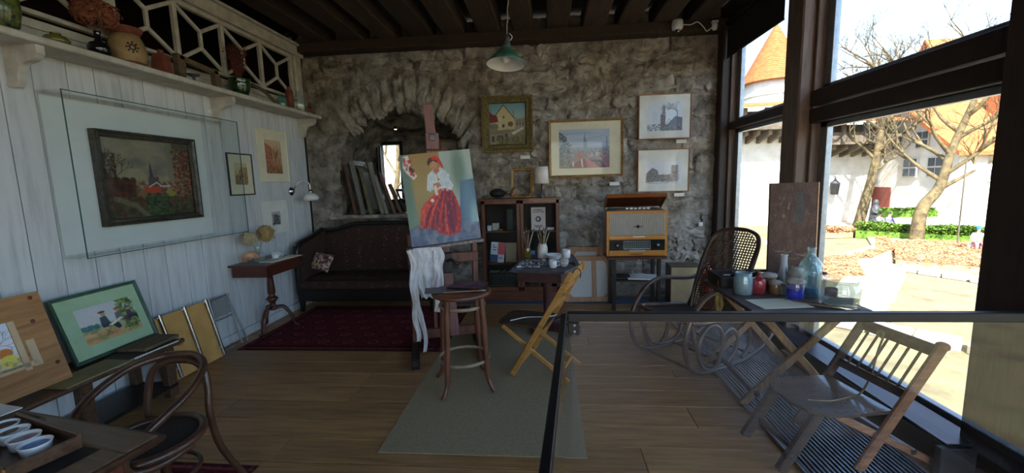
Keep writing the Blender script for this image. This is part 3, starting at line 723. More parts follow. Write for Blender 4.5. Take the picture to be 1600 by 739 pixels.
M_bronzef = mat('bronze_frame', srgb(92,86,76), srgb(58,54,48), rough=.35, metal=.5, scale=20)
M_cream = mat('cream_mount', srgb(222,214,188), srgb(210,202,176), rough=.9, scale=6)
M_paper = mat('white_paper', srgb(222,220,212), srgb(206,204,196), rough=.9, scale=5)
M_porc = mat('white_porcelain', srgb(226,226,224), srgb(212,212,210), rough=.2, scale=6, coat=.4)
M_picglass = glassy('picture_glass', (.98,.985,.985), .007)
M_jarglass = glassy('jar_glass', (.86,.9,.88), .08, opac=.10, body=(.6,.68,.66))
M_green_glass = glassy('green_glass', (.45,.68,.60), .08, opac=.2, body=(.2,.45,.38))
M_terra = mat('terracotta', srgb(128,70,50), srgb(94,48,36), rough=.7, scale=14)
M_alum = mat('aluminium', srgb(176,178,180), srgb(150,152,155), rough=.35, metal=.7, scale=16)
M_leather = mat('dark_leather', srgb(52,46,42), srgb(36,32,30), rough=.6, scale=20, bump=.1)
M_cane = mat('dark_cane', srgb(58,46,38), srgb(30,24,21), rough=.7, scale=120, bump=.5, detail=2)

def framed(name, label, cat, w, h, loc, rz, art, fwid, fd, fm, mount=None, glass=True, aw=None, ah=None, az=None, rx=0, ax=0, group=None):
    t = thing(name, label, cat, loc, rz, rx=rx, group=group)
    if fm is not None: MB().frame(w, h, fwid, fd).build('frame', fm, t)
    MB().box((0, -.004, h/2), (w-.006, .006, h-.006)).build('backing', M_oldwood, t)
    iw, ih = w-2*fwid*.9, h-2*fwid*.9
    if mount is not None: MB().box((0, -.009, h/2), (iw, .004, ih)).build('mount', mount, t)
    aw = aw or iw; ah = ah or ih; az = az if az is not None else (h-ah)/2
    art.build('picture', aw, ah, t, z0=az, y=-.0125, x0=ax)
    if glass: MB().box((0, -fd*.5-.004 if fm is not None else -.018, h/2), (iw, .002, ih)).build('glass_pane', M_picglass, t)
    return t

# shelf
sh = thing('wall_shelf', 'long white wooden wall shelf on scroll brackets', 'shelf', (WL, 0, 2.51))
MB().box((.14, 1.35, .022), (.28, 8.6, .044), .008).build('shelf_board', M_whitew, sh)
for yb in (-.6, .95, 2.46, 4.07, 5.56):
    pf = [(0,0),(.235,0),(.235,-.045)]+[(p.x,p.y) for p in smooth([(.235,-.05,0),(.20,-.085,0),(.12,-.11,0),(.085,-.16,0),(.075,-.215,0),(.045,-.245,0),(.0,-.235,0)],4)]
    MB().at((0,yb,0)).prism(pf, -.024, .024, 'xz').build('bracket', M_whitew, sh)
SZ = 2.555; SX = -3.17
def pot(name, label, cat, loc, prof, m, n=24, extra=None):
    t = thing(name, label, cat, loc); MB().lathe(prof, n=n).build('body', m, t); return t
jar = pot('painted_jar', 'dark green painted jar at the left end of the shelf', 'jar', (SX, 2.33, SZ), [(.06,0),(.085,.03),(.10,.12),(.098,.2),(.075,.27),(.055,.3),(.058,.34),(.05,.34)], mat('painted_green_glaze', srgb(70,84,44), srgb(24,40,30), rough=.25, scale=9, c3=srgb(96,104,48), coat=.4, lo=.4, hi=.6))
pot('low_pot', 'squat olive green glazed pot on the white shelf', 'pot', (SX, 2.62, SZ), [(.04,0),(.066,.022),(.068,.038),(.05,.06),(.028,.068),(.026,.078),(.03,.08),(.024,.08)], mat('olive_glaze', srgb(118,114,52), srgb(78,74,36), rough=.2, scale=8, coat=.5))
M_blackgl = mat('black_glaze', srgb(22,22,30), srgb(14,14,18), rough=.08, scale=6, coat=.6)
vz = pot('black_vase', 'glossy black vase holding dried rusty hydrangea on the shelf', 'vase', (SX, 2.89, SZ), [(.035,0),(.06,.03),(.068,.065),(.058,.095),(.024,.112),(.018,.13),(.019,.17),(.022,.18),(.016,.18)], M_blackgl)
def flower_head(parent, c, r, n, m, seed=0, name='flower_head', pet=.022):
    q = random.Random(seed); mb = MB()
    for i in range(n):
        v = Vector((q.gauss(0,1), q.gauss(0,1), q.gauss(0,1))).normalized(); p = Vector(c)+v*r*q.uniform(.55, 1.12)
        a = v.orthogonal().normalized(); a.rotate(Matrix.Rotation(q.uniform(0,6.28),3,v)); b = v.cross(a); s = pet*q.uniform(.7,1.2)
        for k in range(2):
            a2 = a if k == 0 else b; b2 = b if k == 0 else -a
            mb.add([tuple(p-a2*s+v*.3*s), tuple(p-b2*s*.45), tuple(p+a2*s+v*.35*s), tuple(p+b2*s*.45)], [(0,1,2,3)])
    return mb.build(name, m, parent)
M_rust = mat('rusty_petals', srgb(146,88,60), srgb(96,54,40), rough=.9, scale=40, vary=.1)
dh = thing('dried_hydrangea', 'bunch of dried rust coloured hydrangea in black vase', 'flowers', (SX, 2.89, SZ+.03))
for i, (x, y, z, r) in enumerate(((0,-.055,.26,.075),(.01,.06,.28,.085),(-.01,.0,.31,.08))):
    MB().tube(smooth([(0,0,.0),(x*.3,y*.1,.13),(x,y,z)],5), .003, 5).build('stem', M_oldwood, dh); flower_head(dh, (x,y,z), r, 330, M_rust, i)
M_ceram = mat('sand_ceramic', srgb(156,130,90), srgb(124,100,66), rough=.6, scale=10, bump=.1)
jg = pot('ceramic_pot', 'sandy ceramic pot with black motif and red rim', 'pot', (SX, 3.10, SZ), [(.085,0),(.105,.03),(.118,.09),(.112,.15),(.092,.2),(.078,.225)], M_ceram)
MB().lathe([(.078,.222),(.092,.235),(.105,.262),(.107,.272),(.095,.272),(.07,.235)], n=24).build('rim', M_terra, jg)
MB().lathe([(.0855,.002),(.098,.022),(.1005,.024),(.088,-.0)], n=24).build('foot_band', M_terra, jg)
M_ink = mat('black_motif', srgb(30,26,24), rough=.7)
for a0 in (-.5, -2.2):
    mo = MB()
    for k in range(8):
        a = k*PI/4; 
        for rr_ in (.018, .034):
            u, v_ = math.cos(a)*rr_, math.sin(a)*rr_
            an = a0+u/.117; mo.box((math.cos(an)*.1165, math.sin(an)*.1165, .115+v_), (.006,.012,.012), 0, Matrix.Rotation(an,3,'Z')@Matrix.Rotation(a,3,'X'))
    mo.build('motif', M_ink, jg)
jr2 = pot('glass_jar', 'small clear glass jar beside the sandy pot', 'jar', (SX-.06, 3.27, SZ), [(.04,0),(.042,.01),(.042,.09),(.036,.1),(.036,.115)], M_jarglass, 18)
b_ = thing('clay_bottle', 'square brown clay bottle on the shelf', 'bottle', (SX, 3.385, SZ), rz=.2)
MB().add([(-.055,-.06,0),(.055,-.06,0),(.055,.06,0),(-.055,.06,0),(-.04,-.045,.165),(.04,-.045,.165),(.04,.045,.165),(-.04,.045,.165)], [(0,3,2,1),(4,5,6,7),(0,1,5,4),(1,2,6,5),(2,3,7,6),(3,0,4,7)]).build('body', M_terra, b_)
MB().lathe([(.022,.16),(.02,.185),(.024,.2),(.016,.2)], n=12).build('neck', M_terra, b_)
tr_ = thing('wooden_tool', 'old wooden beam tool with two legs on the shelf', 'tool', (SX-.03, 3.60, SZ))
MB().prism([(-.035,0),(.02,0),(.035,.10),(.03,.22),(-.04,.23),(-.045,.1)], -.025, .025, 'yz').build('leg', M_oldwood, tr_)
MB().prism([(.375,0),(.43,0),(.44,.09),(.41,.19),(.36,.2),(.365,.08)], -.025, .025, 'yz').build('leg', M_oldwood, tr_)
MB().bar((0,-.03,.205), (0,.42,.165), .05, .05, bev=.012).build('beam', M_oldwood, tr_)
pot('metal_dish', 'small dark footed metal dish at the tool leg', 'dish', (SX+.085, 3.60, SZ), [(.02,0),(.012,.01),(.012,.03),(.045,.045),(.052,.055),(.04,.048)], M_bronze, 20)
M_dgreen = mat('dark_green_glaze', srgb(34,62,34), srgb(18,34,20), rough=.12, scale=8, coat=.6)
gp = pot('green_pot', 'dark green glazed pot with dried red grass on the shelf', 'pot', (SX, 4.28, SZ), [(.06,0),(.075,.02),(.095,.08),(.10,.13),(.098,.16),(.105,.175),(.09,.175)], M_dgreen)
dg = thing('dried_grass', 'dried dark red grass sprays in the green pot', 'flowers', (SX, 4.28, SZ+.1)); q = random.Random(5); st_ = MB(); sd_ = MB()
for i in range(38):
    a = q.uniform(0,6.28); rr_ = q.uniform(.02,.12); z = q.uniform(.26,.44); p = smooth([(0,0,0),(math.cos(a)*rr_*.4,math.sin(a)*rr_*.4,z*.5),(math.cos(a)*rr_,math.sin(a)*rr_,z)],4); st_.tube(p, .0013, 3)
    for k in range(26):
        t = q.uniform(.3,1); pp = p[int(t*(len(p)-1))]+Vector((q.gauss(0,.013),q.gauss(0,.013),q.gauss(0,.012))); sd_.ball(pp, .006, 5, 3)
st_.build('stems', M_oldwood, dg); sd_.build('seed_heads', mat('dark_red_seed', srgb(122,56,44), srgb(70,32,28), rough=.9, scale=60), dg)
tk = thing('wooden_branch', 'bent dark wooden stick resting on the shelf', 'stick', (SX-.02, 4.62, SZ))
MB().tube(smooth([(0,-.12,.17),(0,.02,.15),(.0,.12,.12),(.03,.2,.05),(.05,.26,.012)],5), [.02]*8+[.018]*13, 8).build('branch', M_oldwood, tk)
pot('green_glass_jar', 'pale green glass jar left of the red brown bottle', 'jar', (SX, 4.98, SZ), [(.05,0),(.055,.01),(.055,.1),(.04,.125),(.045,.15),(.035,.15)], M_green_glass, 18)
pot('stoneware_bottle', 'tall red brown stoneware bottle near the shelf end', 'bottle', (SX, 5.14, SZ), [(.043,0),(.046,.01),(.046,.21),(.038,.24),(.02,.255),(.022,.28),(.014,.28)], M_terra, 18)
pot('clear_bottle', 'large clear round glass bottle near the shelf end', 'bottle', (SX, 5.34, SZ), [(.085,0),(.092,.01),(.095,.12),(.085,.18),(.04,.215),(.024,.23),(.026,.27),(.02,.27)], M_jarglass, 20)
pot('red_bottle', 'small reddish glass bottle last on the shelf', 'bottle', (SX+.02, 5.53, SZ), [(.028,0),(.03,.008),(.03,.1),(.012,.125),(.014,.15),(.008,.15)], glassy('red_glass', (.6,.2,.14), .08, opac=.4, body=(.3,.09,.06)), 14)
pot('small_copper_jar', 'tiny copper coloured jar under the lattice post', 'jar', (SX-.08, 5.47, SZ), [(.02,0),(.024,.02),(.02,.06),(.012,.07)], M_terra, 12)

# glass case over the oil painting
vc = thing('glass_case', 'clear glass wall case around the framed oil painting', 'glass case', (WL+.006, 3.35, 1.16), PI/2)
M_case = glassy('case_glass', (.97,.985,.983), .022); M_edge = mat('glass_edge', srgb(70,104,98), rough=.2)
MB().box((-.12,-.006,.555), (1.30,.01,1.08)).build('back_panel', mat('white_panel', srgb(214,216,214), srgb(206,208,206), rough=.6, scale=3), vc)
MB().box((0,-.19,.555), (1.56,.005,1.12)).build('front_pane', M_case, vc)
for s_ in (-1,1): MB().box((s_*.78,-.096,.555), (.005,.19,1.12)).build('side_pane', M_case, vc)
for z_ in (-.003, 1.113): MB().box((0,-.096,z_), (1.56,.19,.005)).build('cover_pane', M_case, vc)
for s_ in (-1,1): MB().box((s_*.78,-.19,.555), (.005,.006,1.125)).build('glass_edge', M_edge, vc)
for z_ in (-.003, 1.113): MB().box((0,-.19,z_), (1.56,.007,.006)).build('glass_edge', M_edge, vc)
A = Art(220, 176, seed=2).vgrad([(0,(112,104,84)),(.25,(128,118,98)),(.5,(148,138,108)),(.6,(120,104,80)),(1,(58,56,40))])
A.dabs(160,(0,0,.75,.45),[(138,126,104),(104,98,92),(150,140,112),(120,116,108)],(.03,.08),.35,asp=1.6)
A.rect(.7,0,.8,.75,(116,112,92),.8).rect(.78,0,1,.35,(70,62,52),.8)
A.dabs(240,(0,.55,.78,.66),[(126,60,44),(90,70,58),(150,140,130),(104,60,44)],(.01,.025),.7)
A.poly([(.47,.6),(.485,.35),(.497,.28),(.51,.35),(.53,.6)],(70,62,70)); A.rect(.46,.48,.58,.62,(84,74,74)); A.poly([(.38,.68),(.42,.6),(.58,.6),(.6,.7)],(168,66,44)); A.poly([(.3,.72),(.38,.63),(.46,.72),(.46,.78),(.3,.78)],(120,92,60)); A.poly([(.6,.72),(.7,.62),(.76,.7),(.74,.82),(.62,.84)],(140,124,56))
A.line([(.46,.61),(.55,.55),(.6,.6),(.7,.6)],.012,(196,188,176)); A.poly([(.73,.82),(.8,.74),(.86,.74),(.76,.84)],(200,192,180))
A.twigs(.05,.6,PI/2,.16,.012,(44,34,30),4,.8); A.twigs(.1,.6,PI/2-.2,.13,.01,(54,38,32),4,.8); A.dabs(360,(0,.2,.14,.62),[(44,34,30),(76,46,36),(54,44,36)],(.005,.012),.7); A.dabs(420,(0,.5,.3,.8),[(58,32,28),(92,46,34),(44,36,28),(70,52,34)],(.008,.03),.75)
A.dabs(620,(.78,.1,1,.78),[(110,48,34),(150,84,46),(72,40,32),(60,44,38),(128,116,92)],(.006,.02),.8); A.dabs(700,(0,.74,1,1),[(56,62,36),(74,78,46),(44,46,32),(96,80,54),(60,44,36),(84,44,38)],(.008,.028),.7)
A.dabs(300,(.42,.7,.68,.98),[(50,66,44),(76,92,58),(38,48,34)],(.008,.022),.7); A.line([(.1,.75),(.3,.85),(.42,1.0)],.05,(120,108,86),.7); A.grain(5)
framed('oil_painting', 'dark framed oil painting of a town with church spire in the glass case', 'painting', .88, .72, (WL+.018, 3.285, 1.345), PI/2, A, .052, .055, M_bronzef, None, False)
lb = MB().box((0,0,0), (.004,.055,.035)).build('wall_label', M_paper); lb.location = (WL+.005, 4.02, 2.37); tag(lb, 'tiny white card at the middle shelf bracket', 'label')

# pictures on the boards
A = Art(70, 90, (206,192,150), 4); A.rect(.0,.0,1,1,(200,182,142)); A.poly([(.3,.95),(.32,.35),(.42,.28),(.5,.16),(.58,.3),(.62,.95)],(150,118,84)); A.rect(.66,.2,.98,.95,(160,130,96)); A.rect(0,.55,.3,.95,(140,112,80)); A.dabs(160,(0,.3,1,1),[(110,84,60),(170,140,104),(90,70,54)],(.01,.04),.6); A.rect(.36,.55,.46,.75,(80,62,48)); A.grain(7)
framed('small_picture', 'small dark framed picture with cream mount right of the glass case', 'picture', .37, .45, (WL+.006, 4.35, 1.53), PI/2, A, .014, .02, M_ebony, M_cream, True, .19, .24, .11)
A = Art(90, 110, (196,160,120), 5); A.vgrad([(0,(204,176,142)),(.6,(190,146,110)),(1,(140,96,64))]); A.poly([(0,.1),(.35,.2),(.45,.3),(.45,1),(0,1)],(178,112,86)); A.dabs(40,(.05,.25,.4,.85),[(112,70,56)],(.015,.025),.8)
for x in (.55,.7,.88): A.twigs(x,.95,PI/2+.1,.28,.02,(84,56,42),3)
A.dabs(150,(0,.82,1,1),[(120,84,54),(160,120,80)],(.02,.05),.6); A.grain(7)
framed('etching', 'frameless cream mounted brown print of trees and house front', 'picture', .55, .62, (WL+.006, 4.93, 1.675), PI/2, A, .004, .02, M_cream, M_cream, False, .30, .40, .10)
A = Art(60, 60, (176,172,166), 6); A.poly([(.2,.75),(.25,.3),(.5,.15),(.8,.35),(.85,.8)],(96,92,90)); A.dabs(80,(.1,.2,.9,.9),[(70,68,68),(140,138,134),(50,50,50)],(.02,.07),.6); A.rect(.1,.8,.9,.9,(60,58,58)); A.grain(8)
framed('etching', 'white mounted sheet with a tiny dark print near the wall lamp', 'picture', .47, .40, (WL+.006, 4.865, 1.045), PI/2, A, .004, .014, M_paper, M_paper, False, .17, .17, .10)

# wall lamp
wlm = thing('wall_lamp', 'chrome swan-neck wall lamp with white glass shade', 'lamp', (WL+.004, 5.24, 1.55))
MB().at((0,0,0), ry=PI/2).lathe([(.001,0),(.058,0),(.055,.012),(.03,.03),(.012,.04)], n=24).build('back_plate', M_chrome, wlm)
MB().tube(smooth([(.03,0,.0),(.06,.0,.06),(.10,.02,.115),(.16,.06,.13),(.20,.09,.09),(.205,.095,.02)],6), .008, 10).build('arm', M_chrome, wlm)
MB().lathe([(.008,.03),(.022,.028),(.026,.0),(.02,-.01)], (.205,.095,-.02), 18).build('socket', M_chrome, wlm)
MB().lathe([(.028,-.02),(.06,-.03),(.092,-.06),(.098,-.09),(.085,-.115),(.06,-.12),(.0,-.122)], (.205,.095,-.01), 26).build('shade', M_porc, wlm)
cb = MB().tube(smooth([(0,0,-.05),(.0,.01,-.3),(0,-.0,-.6),(0,.0,-.72)],5), .003, 5).build('cable', M_paper, wlm)

# side table
sd = thing('side_table', 'small mahogany side table on a turned tripod pedestal', 'table', (-3.10, 4.34, 0))
MB().box((0,0,.80), (.44,.67,.02), .006).build('tabletop', M_mahog, sd)
ap = MB(); ap.box((0,-.30,.735),(.38,.016,.11)); ap.box((0,.30,.735),(.38,.016,.11)); ap.box((.182,0,.735),(.016,.6,.11)); ap.box((-.182,0,.735),(.016,.6,.11)); ap.build('apron', M_mahog, sd)
MB().lathe([(.03,.24),(.055,.25),(.06,.27),(.035,.29),(.028,.32),(.05,.35),(.065,.37),(.05,.39),(.03,.41),(.042,.44),(.036,.55),(.028,.66),(.04,.67),(.055,.69),(.05,.70)], n=20).build('pedestal', M_mahog, sd)
for k in range(3):
    a = R(-90+120*k); d = Vector((math.cos(a), math.sin(a), 0)); P = smooth([d*.03+Vector((0,0,.27)), d*.11+Vector((0,0,.26)), d*.18+Vector((0,0,.15)), d*.20+Vector((0,0,.05)), d*.245+Vector((0,0,.022))],5)
    MB().tube(P, [.03]*6+[.028]*5+[.024]*5+[.02]*5, 8, flat=.7).build('leg', M_mahog, sd)
TZ = .811
M_shell = mat('pink_shell', srgb(206,160,124), srgb(170,118,86), rough=.5, scale=14, bump=.2)
def conch(t, s=1.0, m=None):
    mb = MB()
    def fn(u, v):
        a = v*2*PI*3.2; gr_ = math.exp(-.16*a*1.0); R0 = .052*s*gr_; rr_ = .046*s*gr_; th = 2*PI*u
        return (math.cos(a)*(R0*.8+rr_*math.cos(th)*1.05), -.085*s+.155*s*(1-gr_)+rr_*math.sin(th)*.9, .052*s+math.sin(a)*(R0*.8+rr_*math.cos(th)))
    mb.grid(fn, 14, 64); return mb.build('shell_body', m or M_shell, t)
cs = thing('conch_shell', 'pinkish conch shell at the left corner of the side table', 'shell', (-3.17, 4.10, TZ+.012), rz=1.2); conch(cs, 1.05)
gv = pot('glass_vase', 'round clear glass vase on the side table', 'vase', (-3.15, 4.26, TZ), [(.035,0),(.055,.02),(.068,.06),(.055,.1),(.03,.125),(.026,.15),(.035,.17),(.03,.17)], M_jarglass)
hy = thing('dried_hydrangea', 'two pale tan dried hydrangea heads in the glass vase', 'flowers', (-3.15, 4.26, TZ+.02))
M_tan = mat('tan_petals', srgb(196,168,112), srgb(150,122,76), rough=.9, scale=40); M_tan2 = mat('pale_petals', srgb(204,192,160), srgb(166,150,116), rough=.9, scale=40)
for i, (x, y, z, r, m) in enumerate(((-.02,-.08,.24,.07,M_tan2),(.04,.10,.27,.085,M_tan))):
    MB().tube(smooth([(0,0,0),(x*.3,y*.3,.13),(x,y,z)],5), .003, 5).build('stem', M_oldwood, hy); flower_head(hy, (x,y,z), r, 380, m, 20+i, pet=.018)
def mug(name, label, cat, loc, r, h, m, rz=0, handle=True, taper=1.0, flare=0):
    t = thing(name, label, cat, loc, rz)
    MB().lathe([(r*.8*taper,0),(r*.95*taper,.006),(r,h*.5),(r*(1+flare),h),(r*(1+flare)-.004,h),(r*.93,h*.5),(r*.85*taper,.01),(.001,.009)], n=24).build('body', m, t)
    if handle: MB().tube(smooth([(r*.95,0,h*.82),(r+.022,0,h*.78),(r+.03,0,h*.5),(r+.018,0,h*.25),(r*.95,0,h*.2)],4), .005, 8).build('handle', m, t)
    return t
mug('cup', 'white porcelain cup beside the glass vase on the side table', 'cup', (-3.05, 4.40, TZ), .036, .055, M_porc, 2.4)
mug('cup', 'wider white porcelain cup with saucer rim further back on the side table', 'cup', (-3.12, 4.52, TZ), .05, .05, M_porc, 0, True, .7, .1)
nt_ = thing('paper_sheets', 'pale folded papers lying on the side table', 'papers', (-2.99, 4.36, TZ), rz=-.12)
MB().box((0,-.06,.006), (.16,.26,.011), .002).build('sheet', M_paper, nt_); MB().box((.02,.16,.004), (.13,.22,.008), .002).build('sheet', M_cream, nt_)

# sofa
def fabric_stripes(name, base, dark, line, sx=22.0):
    m = mat(name, base, dark, rough=.95, scale=60, bump=.3, spec=.1); nt = m.node_tree; b = nt.nodes['Principled BSDF']; L = nt.links.new
    tc = _n(nt, 'ShaderNodeTexCoord'); mp = _n(nt, 'ShaderNodeMapping'); mp.inputs['Scale'].default_value = (1,.25,.25); L(tc.outputs['Object'], mp.inputs['Vector'])
    wv = _n(nt, 'ShaderNodeTexWave', wave_type='BANDS', bands_direction='X'); wv.inputs['Scale'].default_value = 1.7; wv.inputs['Distortion'].default_value = .6; wv.inputs['Detail'].default_value = 0; L(mp.outputs[0], wv.inputs['Vector'])
    vr = _n(nt, 'ShaderNodeTexVoronoi'); vr.inputs['Scale'].default_value = 30; L(tc.outputs['Object'], vr.inputs['Vector'])
    lt = _n(nt, 'ShaderNodeMath', operation='LESS_THAN'); lt.inputs[1].default_value = .26; L(vr.outputs['Distance'], lt.inputs[0])
    gt = _n(nt, 'ShaderNodeMath', operation='GREATER_THAN'); gt.inputs[1].default_value = .78; L(wv.outputs['Fac'], gt.inputs[0])
    mu = _n(nt, 'ShaderNodeMath', operation='MULTIPLY'); L(lt.outputs[0], mu.inputs[0]); L(gt.outputs[0], mu.inputs[1])
    sc_ = _n(nt, 'ShaderNodeMath', operation='MULTIPLY'); sc_.inputs[1].default_value = .7; L(mu.outputs[0], sc_.inputs[0])
    mx = _n(nt, 'ShaderNodeMix', data_type='RGBA'); old = b.inputs['Base Color'].links[0].from_socket
    L(sc_.outputs[0], mx.inputs['Factor']); L(old, mx.inputs['A']); mx.inputs['B'].default_value = (*line, 1); L(mx.outputs['Result'], b.inputs['Base Color']); return m
M_sofa = fabric_stripes('sofa_fabric', srgb(76,56,50), srgb(54,40,36), srgb(136,104,90))
so = thing('sofa', 'old dark sofa in brown patterned fabric below the stone recess', 'sofa', (-2.32, 5.0, 0))
HW = .93
def crest(u):   # height of the back along its width
    t = abs(2*u-1); return 1.00+.09*(.5+.5*math.cos(min(1, max(0,(t-.35)/.5))*PI))
bk = MB().grid(lambda u, v: (-HW+.12+(2*HW-.24)*u, .50+.10*v-.045*math.sin(PI*min(1,v*1.02))*math.sin(PI*u)**.3, .42+(crest(u)-.05-.42)*v), 30, 12)
bk.build('back_cushion', M_sofa, so)
cr_ = MB().tube([(-HW+.06+(2*HW-.12)*i/40, .62, crest(i/40)-.01) for i in range(41)], .035, 8, flat=.9).build('crest_rail', M_ebony, so)
MB().prism([(-HW+.05,.1)]+[(-HW+.05+(2*HW-.1)*i/30, crest(i/30)-.01) for i in range(31)]+[(HW-.05,.1)], .60, .645, 'xz').build('back_panel', M_ebony, so)
MB().grid(lambda u, v: (-HW+.08+(2*HW-.16)*u, .0+.56*v, .40+.06*math.sin(PI*min(1,max(0,v*.98+.02)))**.35*math.sin(PI*min(1,max(0,u)))**.12), 30, 10).build('seat_cushion', M_sofa, so)
MB().box((0,.02,.35),(2*HW-.14,.07,.12),.03).build('seat_front', M_sofa, so)
MB().box((0,.03,.22),(2*HW-.06,.05,.16),.008).build('front_rail', M_ebony, so)
MB().box((0,.32,.25),(2*HW-.1,.56,.1)).build('seat_base', M_ebony, so)
for s_ in (-1,1):
    P = [(.0,.34),(.0,.74),(.04,.84),(.12,.885),(.35,.92),(.60,.99),(.60,.34)]
    arm = MB().prism(P, s_*(HW-.14), s_*(HW-.03), 'yz').build('arm_pad', M_sofa, so)
    MB().tube(smooth([(s_*(HW-.075),.0,.30),(s_*(HW-.075),-.012,.72),(s_*(HW-.075),.03,.86),(s_*(HW-.075),.13,.905),(s_*(HW-.075),.36,.94),(s_*(HW-.075),.62,1.01)],6), .028, 8).build('arm_rail', M_ebony, so)
    MB().box((s_*(HW-.035),.3,.55),(.02,.6,.62)).build('side_panel', M_ebony, so)
    for yy in (.03,.58): MB().at((s_*(HW-.07),yy,0)).add([(-.02,-.02,0),(.02,-.02,0),(.02,.02,0),(-.02,.02,0),(-.04,-.035,.3),(.04,-.035,.3),(.04,.035,.3),(-.04,.035,.3)], [(0,3,2,1),(4,5,6,7),(0,1,5,4),(1,2,6,5),(2,3,7,6),(3,0,4,7)]).build('leg', M_ebony, so)
M_pil = mat('patterned_cushion', srgb(196,176,160), srgb(60,44,48), rough=.95, scale=24, detail=3, c3=srgb(140,96,84), lo=.4, hi=.6)
cu = thing('cushion', 'small mottled patterned cushion on the sofa', 'cushion', (-2.97, 5.20, .62), rx=-.5, rz=-.35, ry=.12)
def pil(u, v, sg):
    x, z = (u-.5)*2, (v-.5)*2; t = (1-abs(x)**2.6)**.5*(1-abs(z)**2.6)**.5
    return (.17*x*(1-.10*(1-abs(z))), sg*.055*t, .125*z*(1-.12*(1-abs(x))))
p_ = MB(); p_.grid(lambda u,v: pil(u,v,-1), 16, 12); p_.grid(lambda u,v: pil(u,v,1), 16, 12, flip=True); p_.build('cover', M_pil, cu)
fl_ = MB().box((0,-.05,0),(.04,.006,.04)).build('yellow_patch', mat('yellow_patch', srgb(196,166,60)), cu); fl_.location = (-.06,0,-.05)

# rugs and mat
def rug(name, label, x0, x1, y0, y1, art, rz=0, m=None):
    t = thing(name, label, 'rug', ((x0+x1)/2, y0, .0), rz)
    MB().box((0,(y1-y0)/2,.004),(x1-x0,y1-y0,.006),.001).build('backing', mat('rug_edge', srgb(64,28,30), rough=1), t)
    s = art.build('pile', x1-x0-.01, y1-y0-.01, t, z0=0, m=vcol('rug_pile', .95, .3, .05)); s.rotation_euler = (-PI/2,0,0); s.location = (0,.005,.008); return t
def rug_art(nx, ny, seed):
    A = Art(nx, ny, (96,42,46), seed); cx = max(4, nx//26); cy = max(3, ny//22)
    for j in range(cy):
        for i in range(cx):
            x, y = (i+.5+.5*(j % 2))/cx, .08+.84*(j+.5)/cy
            A.ell(x, y, .32/cx, .34/cy, (80,30,38), .6); A.ell(x, y, .24/cx, .22/cy, (150,96,88), .5); A.ell(x, y, .15/cx, .12/cy, (104,36,42), .9)
    for k, c in enumerate(((64,30,36),(126,76,70),(88,34,40),(60,28,34))):
        for y in (k*.02, 1-(k+1)*.02): A.rect(0,y,1,y+.018,c,.8)
        for x in (k*.012, 1-(k+1)*.012): A.rect(x,0,x+.011,1,c,.8)
    return A.grain(9)
rug('rug', 'dark red patterned rug in front of the sofa', -3.12, -1.02, 3.77, 5.25, rug_art(210, 150, 3))
rug('rug', 'dark red patterned rug corner under the bentwood armchair', -3.0, -1.72, .75, 2.12, rug_art(130, 140, 4), -.02)
mt = thing('floor_mat', 'grey brown plain mat under the stool and easel', 'mat', (-.42, 2.26, 0))
MB().box((0,1.1,.003),(1.25,2.2,.005),.001).build('sheet', mat('grey_felt', srgb(156,138,108), srgb(140,123,96), rough=.95, scale=60, bump=.1, spec=.1), mt)
bl = thing('floor_strip', 'blue grey strip for sky reflected at the foot of the stone wall', 'mat', (-.2, 5.5, 0))
MB().box((.55,0,.003),(3.6,.34,.006),.001).build('sheet', mat('sky_reflection_blue', srgb(92,108,128), srgb(70,84,102), rough=.6, scale=14), bl)  # sky reflected in the floor, put into the strip's blue grey colour

# bench with pictures
be = thing('low_bench', 'long low dark bench against the white board wall', 'bench', (-3.10, 1.9, 0))
MB().box((0,-.1,.43),(.40,2.3,.03),.006).build('bench_top', M_walnut, be)
MB().tube([(.20,-1.25,.425),(.20,1.06,.425)], .02, 10).build('front_moulding', M_walnut, be)
MB().box((0,1.04,.415),(.42,.03,.05),.004).build('end_board', M_pine, be)
for yy in (-1.1,-.05,.38,.97): MB().box((.14,yy,.205),(.06,.075,.41),.005).build('leg', M_walnut, be)
for yy in (-1.1,.97): MB().box((-.15,yy,.205),(.06,.06,.41),.005).build('leg', M_walnut, be)
MB().box((0,-.1,.09),(.36,2.2,.025),.004).build('lower_shelf', M_ebony, be)
BZ = .446
A = Art(120, 90, (222,222,226), 7); A.vgrad([(0,(206,212,228)),(.55,(222,218,222)),(1,(206,196,160))])
A.poly([(.0,.2),(.25,.15),(.4,.25),(.4,.7),(0,.75)],(196,206,232)); A.twigs(.2,.9,PI/2,.25,.012,(130,110,96),4,.7); A.twigs(.62,.5,.4,.18,.01,(120,100,96),3,.7)
A.dabs(120,(0,.72,.6,1),[(190,140,90),(150,120,96),(214,190,130)],(.015,.035),.6); A.ell(.82,.62,.12,.1,(196,120,60)); A.ell(.84,.8,.13,.13,(222,206,90)); A.ell(.8,.84,.03,.04,(70,100,170)); A.dabs(60,(.55,.8,1,1),[(220,200,110),(190,150,80),(160,150,110)],(.015,.03),.6); A.grain(5)
wb_ = thing('drawing_board', 'knotty pine drawing board with a taped watercolour leaning on the bench', 'board', (-3.00, 1.98, BZ+.012), PI/2-.02, rx=-.26)
MB().box((0,0,.285),(.56,.018,.57),.003).build('board', M_pine, wb_)
A.build('watercolour', .30, .27, wb_, z0=.16, y=-.0115, x0=-.07)
M_tape = mat('pale_tape', srgb(206,178,142), srgb(190,160,124), rough=.6, scale=10)
for (a,b,c,d) in ((.10,.22,.03,.30),(.15,.16,.04,.16),(-.05,.10,.40,.03)): MB().box((a,-.0105,b+.06),(c,.002,d)).build('tape_strip', M_tape, wb_)
